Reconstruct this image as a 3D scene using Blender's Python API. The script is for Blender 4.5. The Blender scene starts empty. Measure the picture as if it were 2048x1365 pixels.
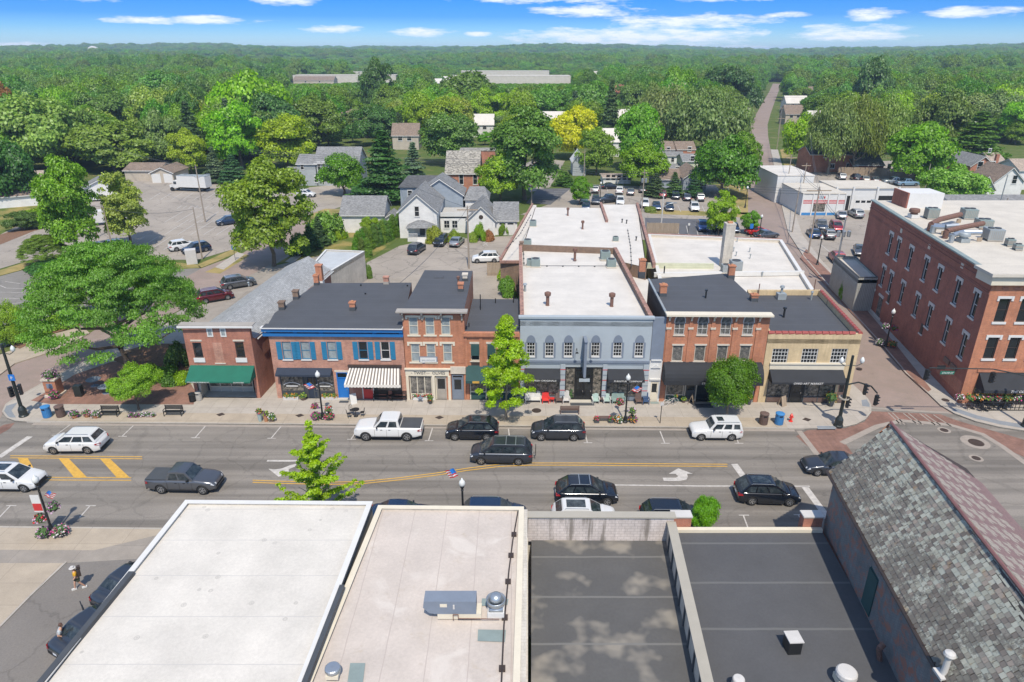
import bpy,math,random
import numpy as np
from math import sin,cos,pi,radians,sqrt,atan2,hypot
from mathutils import Vector,Matrix
sc = bpy.context.scene
col = sc.collection
# ---------------------------------------------------------------- camera, sky, sun, exposure
CAM_H,PITCH = 31.5,radians(23)
cam = bpy.data.cameras.new('camera'); cam.sensor_width = 36; cam.lens = 24.0
cam.clip_start = 0.5; cam.clip_end = 30000
co = bpy.data.objects.new('camera',cam); col.objects.link(co)
co.location = (0,0,CAM_H); co.rotation_euler = (pi/2 - PITCH,0,0)
sc.camera = co
SUN_EL,SUN_AZ = radians(57),radians(6.7)      # sun behind the camera, slightly right
world = bpy.data.worlds.new('World'); sc.world = world; world.use_nodes = True
wn,wl = world.node_tree.nodes,world.node_tree.links
wn.clear()
def N(nodes,t,**kw):
    n = nodes.new(t)
    for k,v in kw.items():
        if k == 'ins':
            for i,x in v.items(): n.inputs[i].default_value = x
        else: setattr(n,k,v)
    return n
SUN_D = Vector((sin(SUN_AZ)*cos(SUN_EL),-cos(SUN_AZ)*cos(SUN_EL),sin(SUN_EL)))   # towards the sun
def build_world():
    def M(op,a,b=None,clamp=False):
        n = N(wn,'ShaderNodeMath',operation=op,use_clamp=clamp)
        for i,x in enumerate((a,b)):
            if x is None: continue
            if isinstance(x,(int,float)): n.inputs[i].default_value = x
            else: wl.new(x,n.inputs[i])
        return n.outputs[0]
    sky = N(wn,'ShaderNodeTexSky',sky_type='NISHITA',sun_disc=False,sun_elevation=SUN_EL,
            sun_rotation=pi - SUN_AZ,altitude=250,air_density=1.0,dust_density=0.6,ozone_density=2.0)
    tc = N(wn,'ShaderNodeTexCoord'); sp = N(wn,'ShaderNodeSeparateXYZ')
    wl.new(tc.outputs['Generated'],sp.inputs[0])
    x,y,z = sp.outputs
    az = M('ARCTAN2',x,y); el = M('ARCSINE',z)
    # deep blue a few degrees up, pale at the horizon
    tint = N(wn,'ShaderNodeValToRGB'); wl.new(M('MULTIPLY',el,5.0,True),tint.inputs[0])
    cr = tint.color_ramp; cr.elements[0].position = 0.0; cr.elements[0].color = (.50,.68,.92,1)
    cr.elements[1].position = 1.0; cr.elements[1].color = (.80,.86,.92,1)
    for p,c in ((.083,(.32,.53,.86,1)),(.14,(.19,.415,.81,1)),(.21,(.085,.28,.75,1)),(.38,(.03,.22,.68,1)),(.6,(.2,.4,.74,1))):
        e = cr.elements.new(p); e.color = c
    mul = N(wn,'ShaderNodeMixRGB',blend_type='MULTIPLY'); mul.inputs[0].default_value = 1
    wl.new(sky.outputs[0],mul.inputs[1]); wl.new(tint.outputs[0],mul.inputs[2])
    # clouds: flat streaks, as (azimuth, elevation, half width, half height) in degrees
    cl = [(-29.5,3.55,4.0,.55),(-16.8,3.45,2.3,.55),(-23.3,2.0,5.2,.32),(-41,.55,6.5,.45),(-36,.35,5,.25),(-13.6,1.5,2.2,.35),(-7.0,1.35,2.6,.35),
          (3.5,3.85,8.5,.6),(15,3.8,5.5,.5),(5.5,2.8,4.3,.45),(9,1.0,10.5,.75),(13.5,2.0,6.8,.55),(24.5,1.2,4.2,.55),(25.6,2.3,2.2,.4),(31.5,2.35,3,.4),(20,2.4,1.6,.25),
          (11,.15,11,.3),(33.5,4.2,5,.3),(-2.5,1.2,1.2,.2)]
    wob = N(wn,'ShaderNodeTexNoise',noise_dimensions='3D',ins={'Scale': 1.0,'Detail': 9,'Roughness': .66})
    cmb = N(wn,'ShaderNodeCombineXYZ'); wl.new(M('MULTIPLY',az,22),cmb.inputs[0]); wl.new(M('MULTIPLY',el,110),cmb.inputs[1])
    wl.new(cmb.outputs[0],wob.inputs['Vector'])
    wv = M('SUBTRACT',wob.outputs[0],.5)
    acc = None
    for (a,e,w,h) in cl:
        dx = M('DIVIDE',M('SUBTRACT',az,radians(a)),radians(w))
        dy = M('DIVIDE',M('SUBTRACT',el,radians(e)),radians(h))
        v = M('SUBTRACT',1.0,M('ADD',M('MULTIPLY',dx,dx),M('MULTIPLY',dy,dy)))
        acc = v if acc is None else M('MAXIMUM',acc,v)
    # the same kind of scattered cloud over the rest of the sky
    n2 = N(wn,'ShaderNodeTexNoise',ins={'Scale': 1.0,'Detail': 4,'Roughness': .55})
    dv = M('ADD',M('ABSOLUTE',z),.12)
    c2 = N(wn,'ShaderNodeCombineXYZ'); wl.new(M('MULTIPLY',M('DIVIDE',x,dv),1.3),c2.inputs[0]); wl.new(M('MULTIPLY',M('DIVIDE',y,dv),1.3),c2.inputs[1])
    wl.new(c2.outputs[0],n2.inputs['Vector'])
    far = M('MULTIPLY',M('SUBTRACT',n2.outputs[0],.55),7)
    far = M('SUBTRACT',far,M('MULTIPLY',M('SUBTRACT',1.0,M('MULTIPLY',M('SUBTRACT',el,radians(5)),12,True)),3))
    acc = M('MAXIMUM',acc,M('MINIMUM',far,1))
    acc = M('MAXIMUM',acc,-1.2)
    d = M('ADD',acc,M('MULTIPLY',wv,4.2))
    dens = M('MULTIPLY',d,.95,True)
    mx = N(wn,'ShaderNodeMixRGB'); mx.inputs[2].default_value = (4.9,5.05,5.5,1)
    wl.new(M('MULTIPLY',dens,.9),mx.inputs[0]); wl.new(mul.outputs[0],mx.inputs[1])
    bg = N(wn,'ShaderNodeBackground'); bg.inputs[1].default_value = 0.15
    wl.new(mx.outputs[0],bg.inputs[0])
    out = N(wn,'ShaderNodeOutputWorld'); wl.new(bg.outputs[0],out.inputs[0])
build_world()
sl = bpy.data.lights.new('sun','SUN'); sl.energy = 3.2; sl.angle = radians(.53); sl.color = (1,.92,.80)
so = bpy.data.objects.new('sun',sl); col.objects.link(so)
so.rotation_euler = (-SUN_D).to_track_quat('-Z','Y').to_euler()
vs = sc.view_settings; vs.view_transform = 'Standard'; vs.look = 'None'; vs.gamma = 1; vs.exposure = 0.6; vs.use_curve_mapping = False
sc.cycles.max_bounces = 6; sc.cycles.diffuse_bounces = 3; sc.cycles.glossy_bounces = 3; sc.cycles.transmission_bounces = 4
sc.cycles.transparent_max_bounces = 6; sc.cycles.volume_bounces = 0; sc.cycles.use_denoising = True
# ---------------------------------------------------------------- survey: bearings read off the photograph -> metres on site
# camera at (0, 0, 31.5), +Y away from it, +X right
FL,CP,SP = 1365.,cos(PITCH),sin(PITCH)
def G(px,py,z=0.):
    u,v = px-1024,py-682.5; t = (CAM_H-z)/(FL*SP+v*CP)
    return Vector((u*t,(FL*CP-v*SP)*t,z))
def GW(px,py,A,B):
    """distance along the wall A-B (world xy) and height of the point seen there"""
    u,v = px-1024,py-682.5
    dx,dy,dz = u,FL*CP-v*SP,-(FL*SP+v*CP)
    ex,ey = B[0]-A[0],B[1]-A[1]; l = hypot(ex,ey); ex /= l; ey /= l
    det = dx*(-ey)+ex*dy
    t = (A[0]*(-ey)+ex*A[1])/det
    X,Y = dx*t,dy*t
    return ((X-A[0])*ex+(Y-A[1])*ey,CAM_H+dz*t)
# ---------------------------------------------------------------- materials
def shader(name):
    m = bpy.data.materials.new(name); m.use_nodes = True
    nt = m.node_tree; return m,nt.nodes,nt.links,nt.nodes['Principled BSDF']
def uvn(n,l,sx=1,sy=1,sz=1,obj=False):
    tc = N(n,'ShaderNodeTexCoord'); mp = N(n,'ShaderNodeMapping'); mp.inputs['Scale'].default_value = (sx,sy,sz)
    l.new(tc.outputs['Object' if obj else 'UV'],mp.inputs[0]); return mp.outputs[0]
def ramp(n,l,src,stops,interp='LINEAR'):
    r = N(n,'ShaderNodeValToRGB'); l.new(src,r.inputs[0]); cr = r.color_ramp; cr.interpolation = interp
    while len(cr.elements) < len(stops): cr.elements.new(.5)
    for e,(p,c) in zip(cr.elements,stops):
        e.position = p; e.color = (*c,1) if len(c) == 3 else c
    return r.outputs[0]
def mixc(n,l,f,a,b,mode='MIX'):
    m = N(n,'ShaderNodeMixRGB',blend_type=mode)
    for i,x in ((0,f),(1,a),(2,b)):
        if isinstance(x,(int,float)): m.inputs[i].default_value = x
        elif isinstance(x,tuple): m.inputs[i].default_value = (*x,1)
        else: l.new(x,m.inputs[i])
    return m.outputs[0]
def noise(n,l,vec,scale,detail=4,rough=.6,dist=0):
    t = N(n,'ShaderNodeTexNoise',ins={'Scale': scale,'Detail': detail,'Roughness': rough,'Distortion': dist})
    l.new(vec,t.inputs['Vector']); return t.outputs[0]
def bump(n,l,p,h,strength=.3,dist=.02):
    b = N(n,'ShaderNodeBump',ins={'Strength': strength,'Distance': dist}); l.new(h,b.inputs['Height']); l.new(b.outputs[0],p.inputs['Normal'])
def sc3(c,k): return tuple(min(1,x*k) for x in c)
def plain(name,c,rough=.6,var=.12,metal=0,spec=.5,scale=1.2,streak=False):
    m,n,l,p = shader(name)
    v = uvn(n,l,1,.12 if streak else 1)
    f = noise(n,l,v,scale,5,.65)
    c2 = ramp(n,l,f,((.25,sc3(c,1-var*1.4)),(.75,sc3(c,1+var))))
    l.new(c2,p.inputs['Base Color']); p.inputs['Roughness'].default_value = rough; p.inputs['Metallic'].default_value = metal
    p.inputs['Specular IOR Level'].default_value = spec
    return m
def brick(name,c1,c2,mortar,bw=.215,bh=.075,ms=.012,dirt=.25,worn=None,drip=0):
    m,n,l,p = shader(name)
    v = uvn(n,l)
    b = N(n,'ShaderNodeTexBrick',ins={'Color1': (*c1,1),'Color2': (*c2,1),'Mortar': (*mortar,1),'Scale': 1.0,'Mortar Size': ms,'Bias': -.1,'Brick Width': bw,'Row Height': bh,'Mortar Smooth': .2})
    l.new(v,b.inputs['Vector'])
    f = noise(n,l,v,.55,6,.7)
    k = ramp(n,l,f,((.3,(1-dirt,)*3),(.62,(1+.12,)*3)))
    c = mixc(n,l,1,b.outputs[0],k,'MULTIPLY')
    f2 = noise(n,l,uvn(n,l,3.5,.35),1,4,.7)
    c = mixc(n,l,1,c,ramp(n,l,f2,((.3,(.84,)*3),(.6,(1.05,)*3))),'MULTIPLY')
    if drip: c = mixc(n,l,ramp(n,l,noise(n,l,uvn(n,l,1.5,.14),1,3,.6),((.53,(0,0,0)),(.62,(drip,)*3))),c,(.14,.12,.095))
    if worn:
        f3 = noise(n,l,v,1.3,7,.75,.6)
        c = mixc(n,l,ramp(n,l,f3,((.5,(0,0,0)),(.6,(1,1,1)))),c,worn)
    l.new(c,p.inputs['Base Color']); p.inputs['Roughness'].default_value = .88
    bump(n,l,p,b.outputs['Fac'],-.5,.01)
    return m
def asphalt(name,c,crack=.5,stain=.3,streak=0,patch=.1,tint=None):
    m,n,l,p = shader(name)
    v = uvn(n,l)
    a = ramp(n,l,noise(n,l,v,.13,6,.62),((.3,sc3(c,1-patch*1.6)),(.7,sc3(c,1+patch*1.6))))
    g = ramp(n,l,noise(n,l,v,9,3,.7),((.3,(.86,)*3),(.7,(1.12,)*3)))
    a = mixc(n,l,1,a,g,'MULTIPLY')
    if tint:
        a = mixc(n,l,ramp(n,l,noise(n,l,v,.5,5,.7),((.42,(0,0,0)),(.62,(.8,)*3))),a,tint)
    if streak:      # tyre-polished lanes and oil along the street
        f = noise(n,l,uvn(n,l,.02,.75),1.0,3,.6)
        a = mixc(n,l,1,a,ramp(n,l,f,((.38,(1-streak,)*3),(.6,(1+streak*.6,)*3))),'MULTIPLY')
    s = noise(n,l,v,.9,5,.75)
    a = mixc(n,l,1,a,ramp(n,l,s,((.30,(1-stain,)*3),(.42,(1,)*3))),'MULTIPLY')
    if crack:
        w = N(n,'ShaderNodeTexVoronoi',feature='DISTANCE_TO_EDGE',ins={'Scale': .22,'Randomness': 1.0})
        nd = N(n,'ShaderNodeTexNoise',ins={'Scale': .8,'Detail': 4}); l.new(v,nd.inputs['Vector'])
        vm = N(n,'ShaderNodeVectorMath',operation='MULTIPLY_ADD'); vm.inputs[1].default_value = (1.6,1.6,0); l.new(nd.outputs[1],vm.inputs[0]); l.new(v,vm.inputs[2])
        l.new(vm.outputs[0],w.inputs['Vector'])
        a = mixc(n,l,1,a,ramp(n,l,w.outputs[0],((.0,(1-crack,)*3),(.012,(1-crack*.6,)*3),(.02,(1,)*3))),'MULTIPLY')
    l.new(a,p.inputs['Base Color']); p.inputs['Roughness'].default_value = .9
    bump(n,l,p,noise(n,l,v,25,2,.7),.25,.01)
    return m
def slabs(name,c,w=1.5,h=1.5,joint=.55,var=.12,off=0.0,ms=.018):
    m,n,l,p = shader(name)
    v = uvn(n,l)
    b = N(n,'ShaderNodeTexBrick',offset=off,ins={'Color1': (*sc3(c,1+var),1),'Color2': (*sc3(c,1-var),1),'Mortar': (*sc3(c,joint),1),'Scale': 1.0,'Mortar Size': ms,'Bias': 0,'Brick Width': w,'Row Height': h,'Mortar Smooth': .1})
    l.new(v,b.inputs['Vector'])
    a = mixc(n,l,1,b.outputs[0],ramp(n,l,noise(n,l,v,.8,6,.7),((.3,(.86,)*3),(.7,(1.1,)*3))),'MULTIPLY')
    a = mixc(n,l,1,a,ramp(n,l,noise(n,l,v,14,2,.6),((.3,(.94,)*3),(.7,(1.05,)*3))),'MULTIPLY')
    l.new(a,p.inputs['Base Color']); p.inputs['Roughness'].default_value = .85
    return m
def shingles(name,c,w=.32,h=.16,var=.28,joint=.6):
    m,n,l,p = shader(name)
    v = uvn(n,l)
    b = N(n,'ShaderNodeTexBrick',offset=.5,ins={'Color1': (*sc3(c,1+var),1),'Color2': (*sc3(c,1-var),1),'Mortar': (*sc3(c,joint),1),'Scale': 1.0,'Mortar Size': .012,'Brick Width': w,'Row Height': h,'Mortar Smooth': .3})
    l.new(v,b.inputs['Vector'])
    a = mixc(n,l,1,b.outputs[0],ramp(n,l,noise(n,l,v,.5,6,.7),((.3,(.84,)*3),(.7,(1.1,)*3))),'MULTIPLY')
    l.new(a,p.inputs['Base Color']); p.inputs['Roughness'].default_value = .9
    bump(n,l,p,b.outputs['Fac'],-.4,.02)
    return m
def membrane(name,c,seam=2.0,seamc=None,stain=(.7,.6),stainc=(.35,.3,.22),spots=0,seam_axis=1,sw=.03,big=None):
    """rolled roofing: lapped seams, stains, patches of dried mud"""
    m,n,l,p = shader(name)
    v = uvn(n,l)
    a = ramp(n,l,noise(n,l,v,.35,6,.65),((.3,sc3(c,.88)),(.7,sc3(c,1.1))))
    a = mixc(n,l,1,a,ramp(n,l,noise(n,l,v,6,3,.7),((.3,(.93,)*3),(.7,(1.06,)*3))),'MULTIPLY')
    if big:
        a = mixc(n,l,ramp(n,l,noise(n,l,v,.42,5,.55,.8),((.56,(0,0,0)),(.66,(.55,)*3))),a,big)
    if stain[0]:
        soft = stain[0] > .85; f = noise(n,l,v,.33 if soft else .8,3 if soft else 6,.55 if soft else .7,0 if soft else .5)
        a = mixc(n,l,ramp(n,l,f,((stain[1]-.04*soft,(0,0,0)),(stain[1]+(.07 if soft else .09),(stain[0],)*3))),a,stainc)
    if seam:
        sp = N(n,'ShaderNodeSeparateXYZ'); l.new(v,sp.inputs[0])
        wv = N(n,'ShaderNodeMath',operation='MULTIPLY_ADD'); l.new(noise(n,l,v,.6,2),wv.inputs[0]); wv.inputs[1].default_value = .08; l.new(sp.outputs[seam_axis],wv.inputs[2])
        md = N(n,'ShaderNodeMath',operation='PINGPONG'); l.new(wv.outputs[0],md.inputs[0]); md.inputs[1].default_value = seam/2
        a = mixc(n,l,ramp(n,l,md.outputs[0],((sw*.5,(.8,)*3),(sw,(0,0,0)))),a,seamc or sc3(c,.6))
    if spots:
        w = N(n,'ShaderNodeTexVoronoi',ins={'Scale': 1.0}); l.new(v,w.inputs['Vector'])
        f = ramp(n,l,w.outputs['Distance'],((.0,(.75,)*3),(.08,(.1,)*3),(.12,(.55,)*3),(.16,(0,0,0))))
        a = mixc(n,l,mixc(n,l,1,f,ramp(n,l,w.outputs['Color'],((.55,(0,0,0)),(.6,(spots,)*3))),'MULTIPLY'),a,sc3(c,.5))
    l.new(a,p.inputs['Base Color']); p.inputs['Roughness'].default_value = .8
    return m
def grass_mat(name,c1,c2,dry,amt=.5):
    m,n,l,p = shader(name)
    v = uvn(n,l)
    a = ramp(n,l,noise(n,l,v,2.5,5,.7),((.3,c1),(.7,c2)))
    a = mixc(n,l,ramp(n,l,noise(n,l,v,.18,6,.7),((amt-.08,(0,0,0)),(amt+.1,(.9,)*3))),a,dry)
    l.new(a,p.inputs['Base Color']); p.inputs['Roughness'].default_value = 1; p.inputs['Specular IOR Level'].default_value = .1
    bump(n,l,p,noise(n,l,v,12,3,.8),.6,.05)
    return m
def leaf_mat(name,c,var=.35,trans=.3,hue=None):
    """leaf colour changes a little from clump to clump and from tree to tree"""
    m = bpy.data.materials.new(name); m.use_nodes = True; n,l = m.node_tree.nodes,m.node_tree.links; n.clear()
    tc = N(n,'ShaderNodeTexCoord'); oi = N(n,'ShaderNodeObjectInfo'); ge = N(n,'ShaderNodeNewGeometry')
    f = noise(n,l,tc.outputs['Object'],2.4,3,.6)
    a = ramp(n,l,f,((.3,sc3(c,1-var)),(.7,sc3(c,1+var))))
    a = mixc(n,l,1,a,ramp(n,l,ge.outputs['Random Per Island'],((0,(.72,)*3),(1,(1.3,)*3))),'MULTIPLY')
    hs = N(n,'ShaderNodeHueSaturation'); l.new(a,hs.inputs['Color'])
    for i,(lo,hi,k) in enumerate(((.472,.522,1),(.98,1.2,7.13),(.82,1.28,3.71))):
        md = N(n,'ShaderNodeMath',operation='MULTIPLY'); l.new(oi.outputs['Random'],md.inputs[0]); md.inputs[1].default_value = k
        fr = N(n,'ShaderNodeMath',operation='FRACT'); l.new(md.outputs[0],fr.inputs[0])
        mr = N(n,'ShaderNodeMapRange',ins={'To Min': lo,'To Max': hi}); l.new(fr.outputs[0],mr.inputs[0]); l.new(mr.outputs[0],hs.inputs[i])
    d = N(n,'ShaderNodeBsdfDiffuse'); l.new(hs.outputs[0],d.inputs[0])
    t = N(n,'ShaderNodeBsdfTranslucent'); l.new(mixc(n,l,1,hs.outputs[0],(1.15,1.3,.35),'MULTIPLY'),t.inputs[0])
    g = N(n,'ShaderNodeBsdfGlossy',ins={'Roughness': .5}); g.inputs[0].default_value = (.9,1,.9,1)
    m1 = N(n,'ShaderNodeMixShader',ins={0: trans}); l.new(d.outputs[0],m1.inputs[1]); l.new(t.outputs[0],m1.inputs[2])
    m2 = N(n,'ShaderNodeMixShader',ins={0: .035}); l.new(m1.outputs[0],m2.inputs[1]); l.new(g.outputs[0],m2.inputs[2])
    o = N(n,'ShaderNodeOutputMaterial'); l.new(m2.outputs[0],o.inputs[0])
    return m
def paint(name,c,metal=.0,rough=.28):
    m,n,l,p = shader(name)
    p.inputs['Base Color'].default_value = (*c,1); p.inputs['Metallic'].default_value = metal; p.inputs['Roughness'].default_value = rough
    p.inputs['Coat Weight'].default_value = .8; p.inputs['Coat Roughness'].default_value = .06
    return m
def glass(name,c=(.012,.016,.018),rough=.05,mix=None,scale=1.2):
    m,n,l,p = shader(name)
    if mix:
        v = uvn(n,l)
        l.new(ramp(n,l,noise(n,l,v,scale,4,.7),((.38,c),(.55,sc3(mix,.5)),(.68,mix))),p.inputs['Base Color'])
    else: p.inputs['Base Color'].default_value = (*c,1)
    p.inputs['Roughness'].default_value = rough; p.inputs['Specular IOR Level'].default_value = .6
    return m
MT = {}
MT.update(
 brick_red=brick('red_brick',(.41,.135,.072),(.31,.10,.058),(.30,.20,.16)),
 brick_orange=brick('orange_brick',(.50,.175,.075),(.39,.13,.06),(.34,.21,.15)),
 brick_pink=brick('pinkish_brick',(.50,.215,.13),(.36,.135,.08),(.38,.29,.24),dirt=.3),
 brick_dark=brick('dark_red_shade_brick',(.35,.105,.062),(.26,.078,.05),(.24,.13,.10)),
 brick_brown=brick('brown_brick',(.21,.13,.08),(.13,.085,.06),(.23,.17,.13)),
 brick_yellow=brick('yellow_painted_brick',(.56,.44,.26),(.52,.40,.235),(.45,.34,.2),dirt=.14),
 brick_far=brick('house_brick',(.44,.155,.085),(.36,.12,.07),(.36,.24,.17),.4,.15,.02),
 brick_painted=brick('painted_brick_peeling',(.195,.195,.19),(.17,.17,.165),(.13,.13,.125),worn=(.30,.13,.085)),
 brick_white=brick('whitewashed_brick',(.56,.50,.46),(.50,.44,.40),(.38,.33,.30),.4,.2,.015,dirt=.2,drip=.75),
 block=brick('painted_block',(.50,.46,.39),(.46,.42,.36),(.4,.36,.3),.4,.2,.01,dirt=.2),
 coping=brick('coping_tile',(.36,.20,.15),(.26,.14,.11),(.16,.11,.09),.5,.5,.03),
 grey_blue=plain('grey_blue_paint',(.345,.385,.405),.7,.06,scale=.7),grey_blue_dark=plain('slate_blue_paint',(.17,.20,.245),.7,.08),
 cream=plain('cream_paint',(.62,.56,.44),.7,.06),stone=plain('pale_stone',(.55,.49,.40),.8,.12,scale=3),white=plain('white_paint',(.60,.59,.56),.6,.05),
 grey_trim=plain('grey_trim',(.33,.30,.26),.7,.1),dark_trim=plain('charcoal_trim',(.06,.065,.07),.6,.1),taupe=plain('taupe_metal',(.36,.33,.27),.5,.05),
 blue_trim=plain('royal_blue_paint',(.013,.135,.36),.5,.08),shutter=plain('teal_blue_paint',(.02,.17,.30),.55,.1),blue_door=plain('bright_blue_paint',(.012,.15,.46),.45,.05),
 navy=plain('navy_canvas',(.022,.032,.052),.85,.15),green_canvas=plain('green_canvas',(.008,.115,.072),.85,.1),dgreen_canvas=plain('dark_green_canvas',(.022,.065,.062),.85,.12),
 black_canvas=plain('black_canvas',(.022,.024,.028),.85,.15,scale=.8),black=plain('black_metal',(.014,.015,.016),.4,.1),darkwood=plain('dark_wood',(.05,.035,.028),.6,.2),
 iron=plain('cast_iron_green_black',(.018,.024,.022),.4,.1),steel=plain('galvanised_steel',(.42,.45,.47),.35,.12,metal=.7),zinc=plain('weathered_sheet_metal',(.34,.37,.37),.5,.14,metal=.3),
 acgreen=plain('grey_green_enamel',(.22,.27,.255),.5,.12),rust=plain('rusty_pipe',(.17,.09,.065),.8,.35,scale=5),concrete=plain('concrete',(.42,.40,.36),.9,.12,scale=2),
 wood=plain('weathered_wood',(.33,.255,.18),.85,.22,scale=4,streak=True),pole=plain('pole_wood',(.30,.25,.20),.9,.2,scale=6),red=plain('red_enamel',(.62,.035,.025),.35,.05),
 redwood=plain('red_painted_wood',(.50,.03,.03),.5,.08),blue=plain('blue_enamel',(.045,.20,.44),.45,.1),brown=plain('brown_enamel',(.13,.085,.07),.5,.1),navychair=plain('navy_plastic',(.035,.07,.15),.5,.08),
 mint=plain('pale_mint_plastic',(.36,.47,.42),.5,.08),slate_cushion=plain('grey_green_fabric',(.22,.30,.27),.9,.1),palegrey=plain('pale_grey_plastic',(.52,.50,.47),.5,.08),
 pot=plain('glazed_pot',(.32,.40,.38),.35,.1),terracotta=plain('terracotta',(.46,.22,.11),.8,.1),bark=plain('bark',(.15,.115,.085),.95,.3,scale=7,streak=True),palebark=plain('pale_bark',(.27,.225,.175),.95,.25,scale=7,streak=True),
 mulch=plain('mulch',(.19,.105,.06),1,.35,scale=4),tyre=plain('tyre_rubber',(.018,.018,.018),.85,.15),rim=plain('alloy_rim',(.45,.46,.47),.3,.12,metal=.8),under=plain('underbody',(.01,.01,.011),.8,.1),
 lamp_red=plain('tail_lens',(.35,.012,.014),.2,.1),lamp_white=plain('head_lens',(.62,.64,.66),.15,.1),plate=plain('plate',(.6,.62,.65),.4,.05),chrome=plain('chrome',(.6,.6,.6),.12,.05,metal=1),
 skin=plain('skin',(.50,.29,.20),.6,.05),siding_w=slabs('white_siding',(.68,.665,.63),40,.22,.75,.03,ms=.012),siding_g=slabs('grey_siding',(.36,.38,.38),40,.25,.6,.04,ms=.02),
 siding_y=slabs('pale_yellow_siding',(.52,.53,.38),40,.22,.7,.03,ms=.012),siding_b=slabs('blue_grey_siding',(.27,.31,.35),40,.2,.7,.03,ms=.012),siding_t=slabs('tan_siding',(.45,.39,.31),40,.22,.7,.03,ms=.012),
 corrugated=slabs('ribbed_metal_siding',(.33,.33,.30),.22,40,.6,.04,ms=.03),
 asphalt=asphalt('street_asphalt',(.192,.172,.147),crack=.16,stain=.26,streak=.28,patch=.07),
 asphalt2=asphalt('cross_street_asphalt',(.18,.163,.144),crack=.2,stain=.12,patch=.08),dark_asphalt=asphalt('fresh_asphalt',(.10,.10,.105),crack=0,stain=.05),
 lot=asphalt('old_parking_lot',(.30,.262,.218),crack=.34,stain=.18,patch=.1),lot_dk=asphalt('grey_parking_lot',(.20,.185,.163),crack=.2,stain=.2,patch=.08),
 gravel=asphalt('gravel_yard',(.31,.27,.22),crack=0,stain=.3,patch=.15),
 brickroad=asphalt('brick_street_distance',(.27,.205,.172),crack=0,stain=.15,patch=.1,tint=(.235,.185,.15)),brickpave=brick('brick_paving',(.27,.135,.095),(.21,.11,.08),(.19,.12,.09),.22,.11,.012,dirt=.3),
 crosswalk=brick('brick_crosswalk',(.24,.125,.09),(.19,.10,.075),(.20,.13,.105),.22,.11,.012,dirt=.35),band=plain('concrete_band',(.30,.26,.22),.9,.12,scale=2),
 walk=slabs('sidewalk_concrete',(.385,.345,.295),1.6,1.6,.72,.04),walk_tan=slabs('tan_sidewalk',(.37,.31,.235),3.0,1.9,.72,.04),apron=slabs('driveway_concrete',(.27,.238,.20),4.2,4.2,.75,.07),kerb=slabs('kerb_concrete',(.37,.335,.285),3,3,.6,.05),
 yellow=plain('yellow_road_paint',(.55,.32,.055),.8,.18,scale=3),wpaint=plain('white_road_paint',(.47,.44,.40),.8,.24,scale=3),fadedpaint=plain('faded_lot_paint',(.47,.45,.42),.9,.15,scale=4),
 tactile=slabs('tactile_paving',(.24,.26,.28),.1,.1,.8,.05),roof_dark=membrane('charcoal_roll_roof',(.066,.069,.076),1.6,(.085,.09,.10),(.25,.66),(.12,.12,.125),sw=.05),
 roof_black=membrane('black_rubber_roof',(.078,.078,.080),3.4,(.13,.13,.125),(.0,.6),sw=.10),roof_mud=membrane('muddy_rubber_roof',(.088,.085,.08),3.3,(.16,.155,.14),(.9,.56),(.24,.215,.175),sw=.09),
 roof_white=membrane('white_membrane',(.56,.525,.47),1.05,(.44,.42,.40),(.35,.68),(.55,.47,.38),sw=.02),roof_white2=membrane('white_membrane_spotted',(.555,.52,.46),2.9,(.42,.40,.375),(.35,.70),(.50,.44,.34),spots=1.0,sw=.03),
 roof_pink=membrane('pinkish_white_membrane',(.485,.425,.37),2.0,(.38,.32,.28),(.6,.60),(.40,.33,.25),seam_axis=0,sw=.03,big=(.58,.53,.47)),roof_grey=membrane('pale_grey_roof',(.42,.44,.45),1.5,(.36,.37,.37),(.3,.6),(.3,.3,.28)),
 roof_cream=membrane('cream_membrane',(.52,.475,.40),2,(.40,.365,.31),(.3,.62),(.45,.40,.33)),
 shingle_pale=shingles('pale_grey_shingle',(.30,.305,.30),.34,.17,.16,.62),shingle=shingles('grey_shingle',(.21,.21,.205)),shingle_dk=shingles('dark_shingle',(.09,.092,.095)),shingle_brown=shingles('brown_shingle',(.22,.165,.125)),shingle_tan=shingles('tan_shingle',(.35,.28,.22)),
 slate_old=shingles('patchy_slate',(.28,.26,.22),.4,.3,.5,.6),
 grass=grass_mat('lawn',(.075,.115,.025),(.115,.15,.035),(.30,.235,.085),.50),ground=grass_mat('ground',(.07,.105,.025),(.10,.135,.035),(.20,.175,.08),.58),dry=grass_mat('dry_verge',(.13,.14,.045),(.19,.18,.06),(.34,.26,.11),.46),
 glass=glass('window_glass'),glass_blind=glass('glass_with_blind',(.30,.34,.34),.25,(.40,.45,.46),.8),glass_shop=glass('shop_glass',(.018,.022,.022),.06,(.34,.30,.24),3.2),glass_curtain=glass('glass_with_curtain',(.06,.06,.06),.2,(.33,.31,.27),2.2),carglass=glass('car_glass',(.010,.017,.022),.04,(.07,.09,.10),1.6),
 tread=plain('step_stone',(.5,.46,.38),.8,.08),
)
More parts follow.
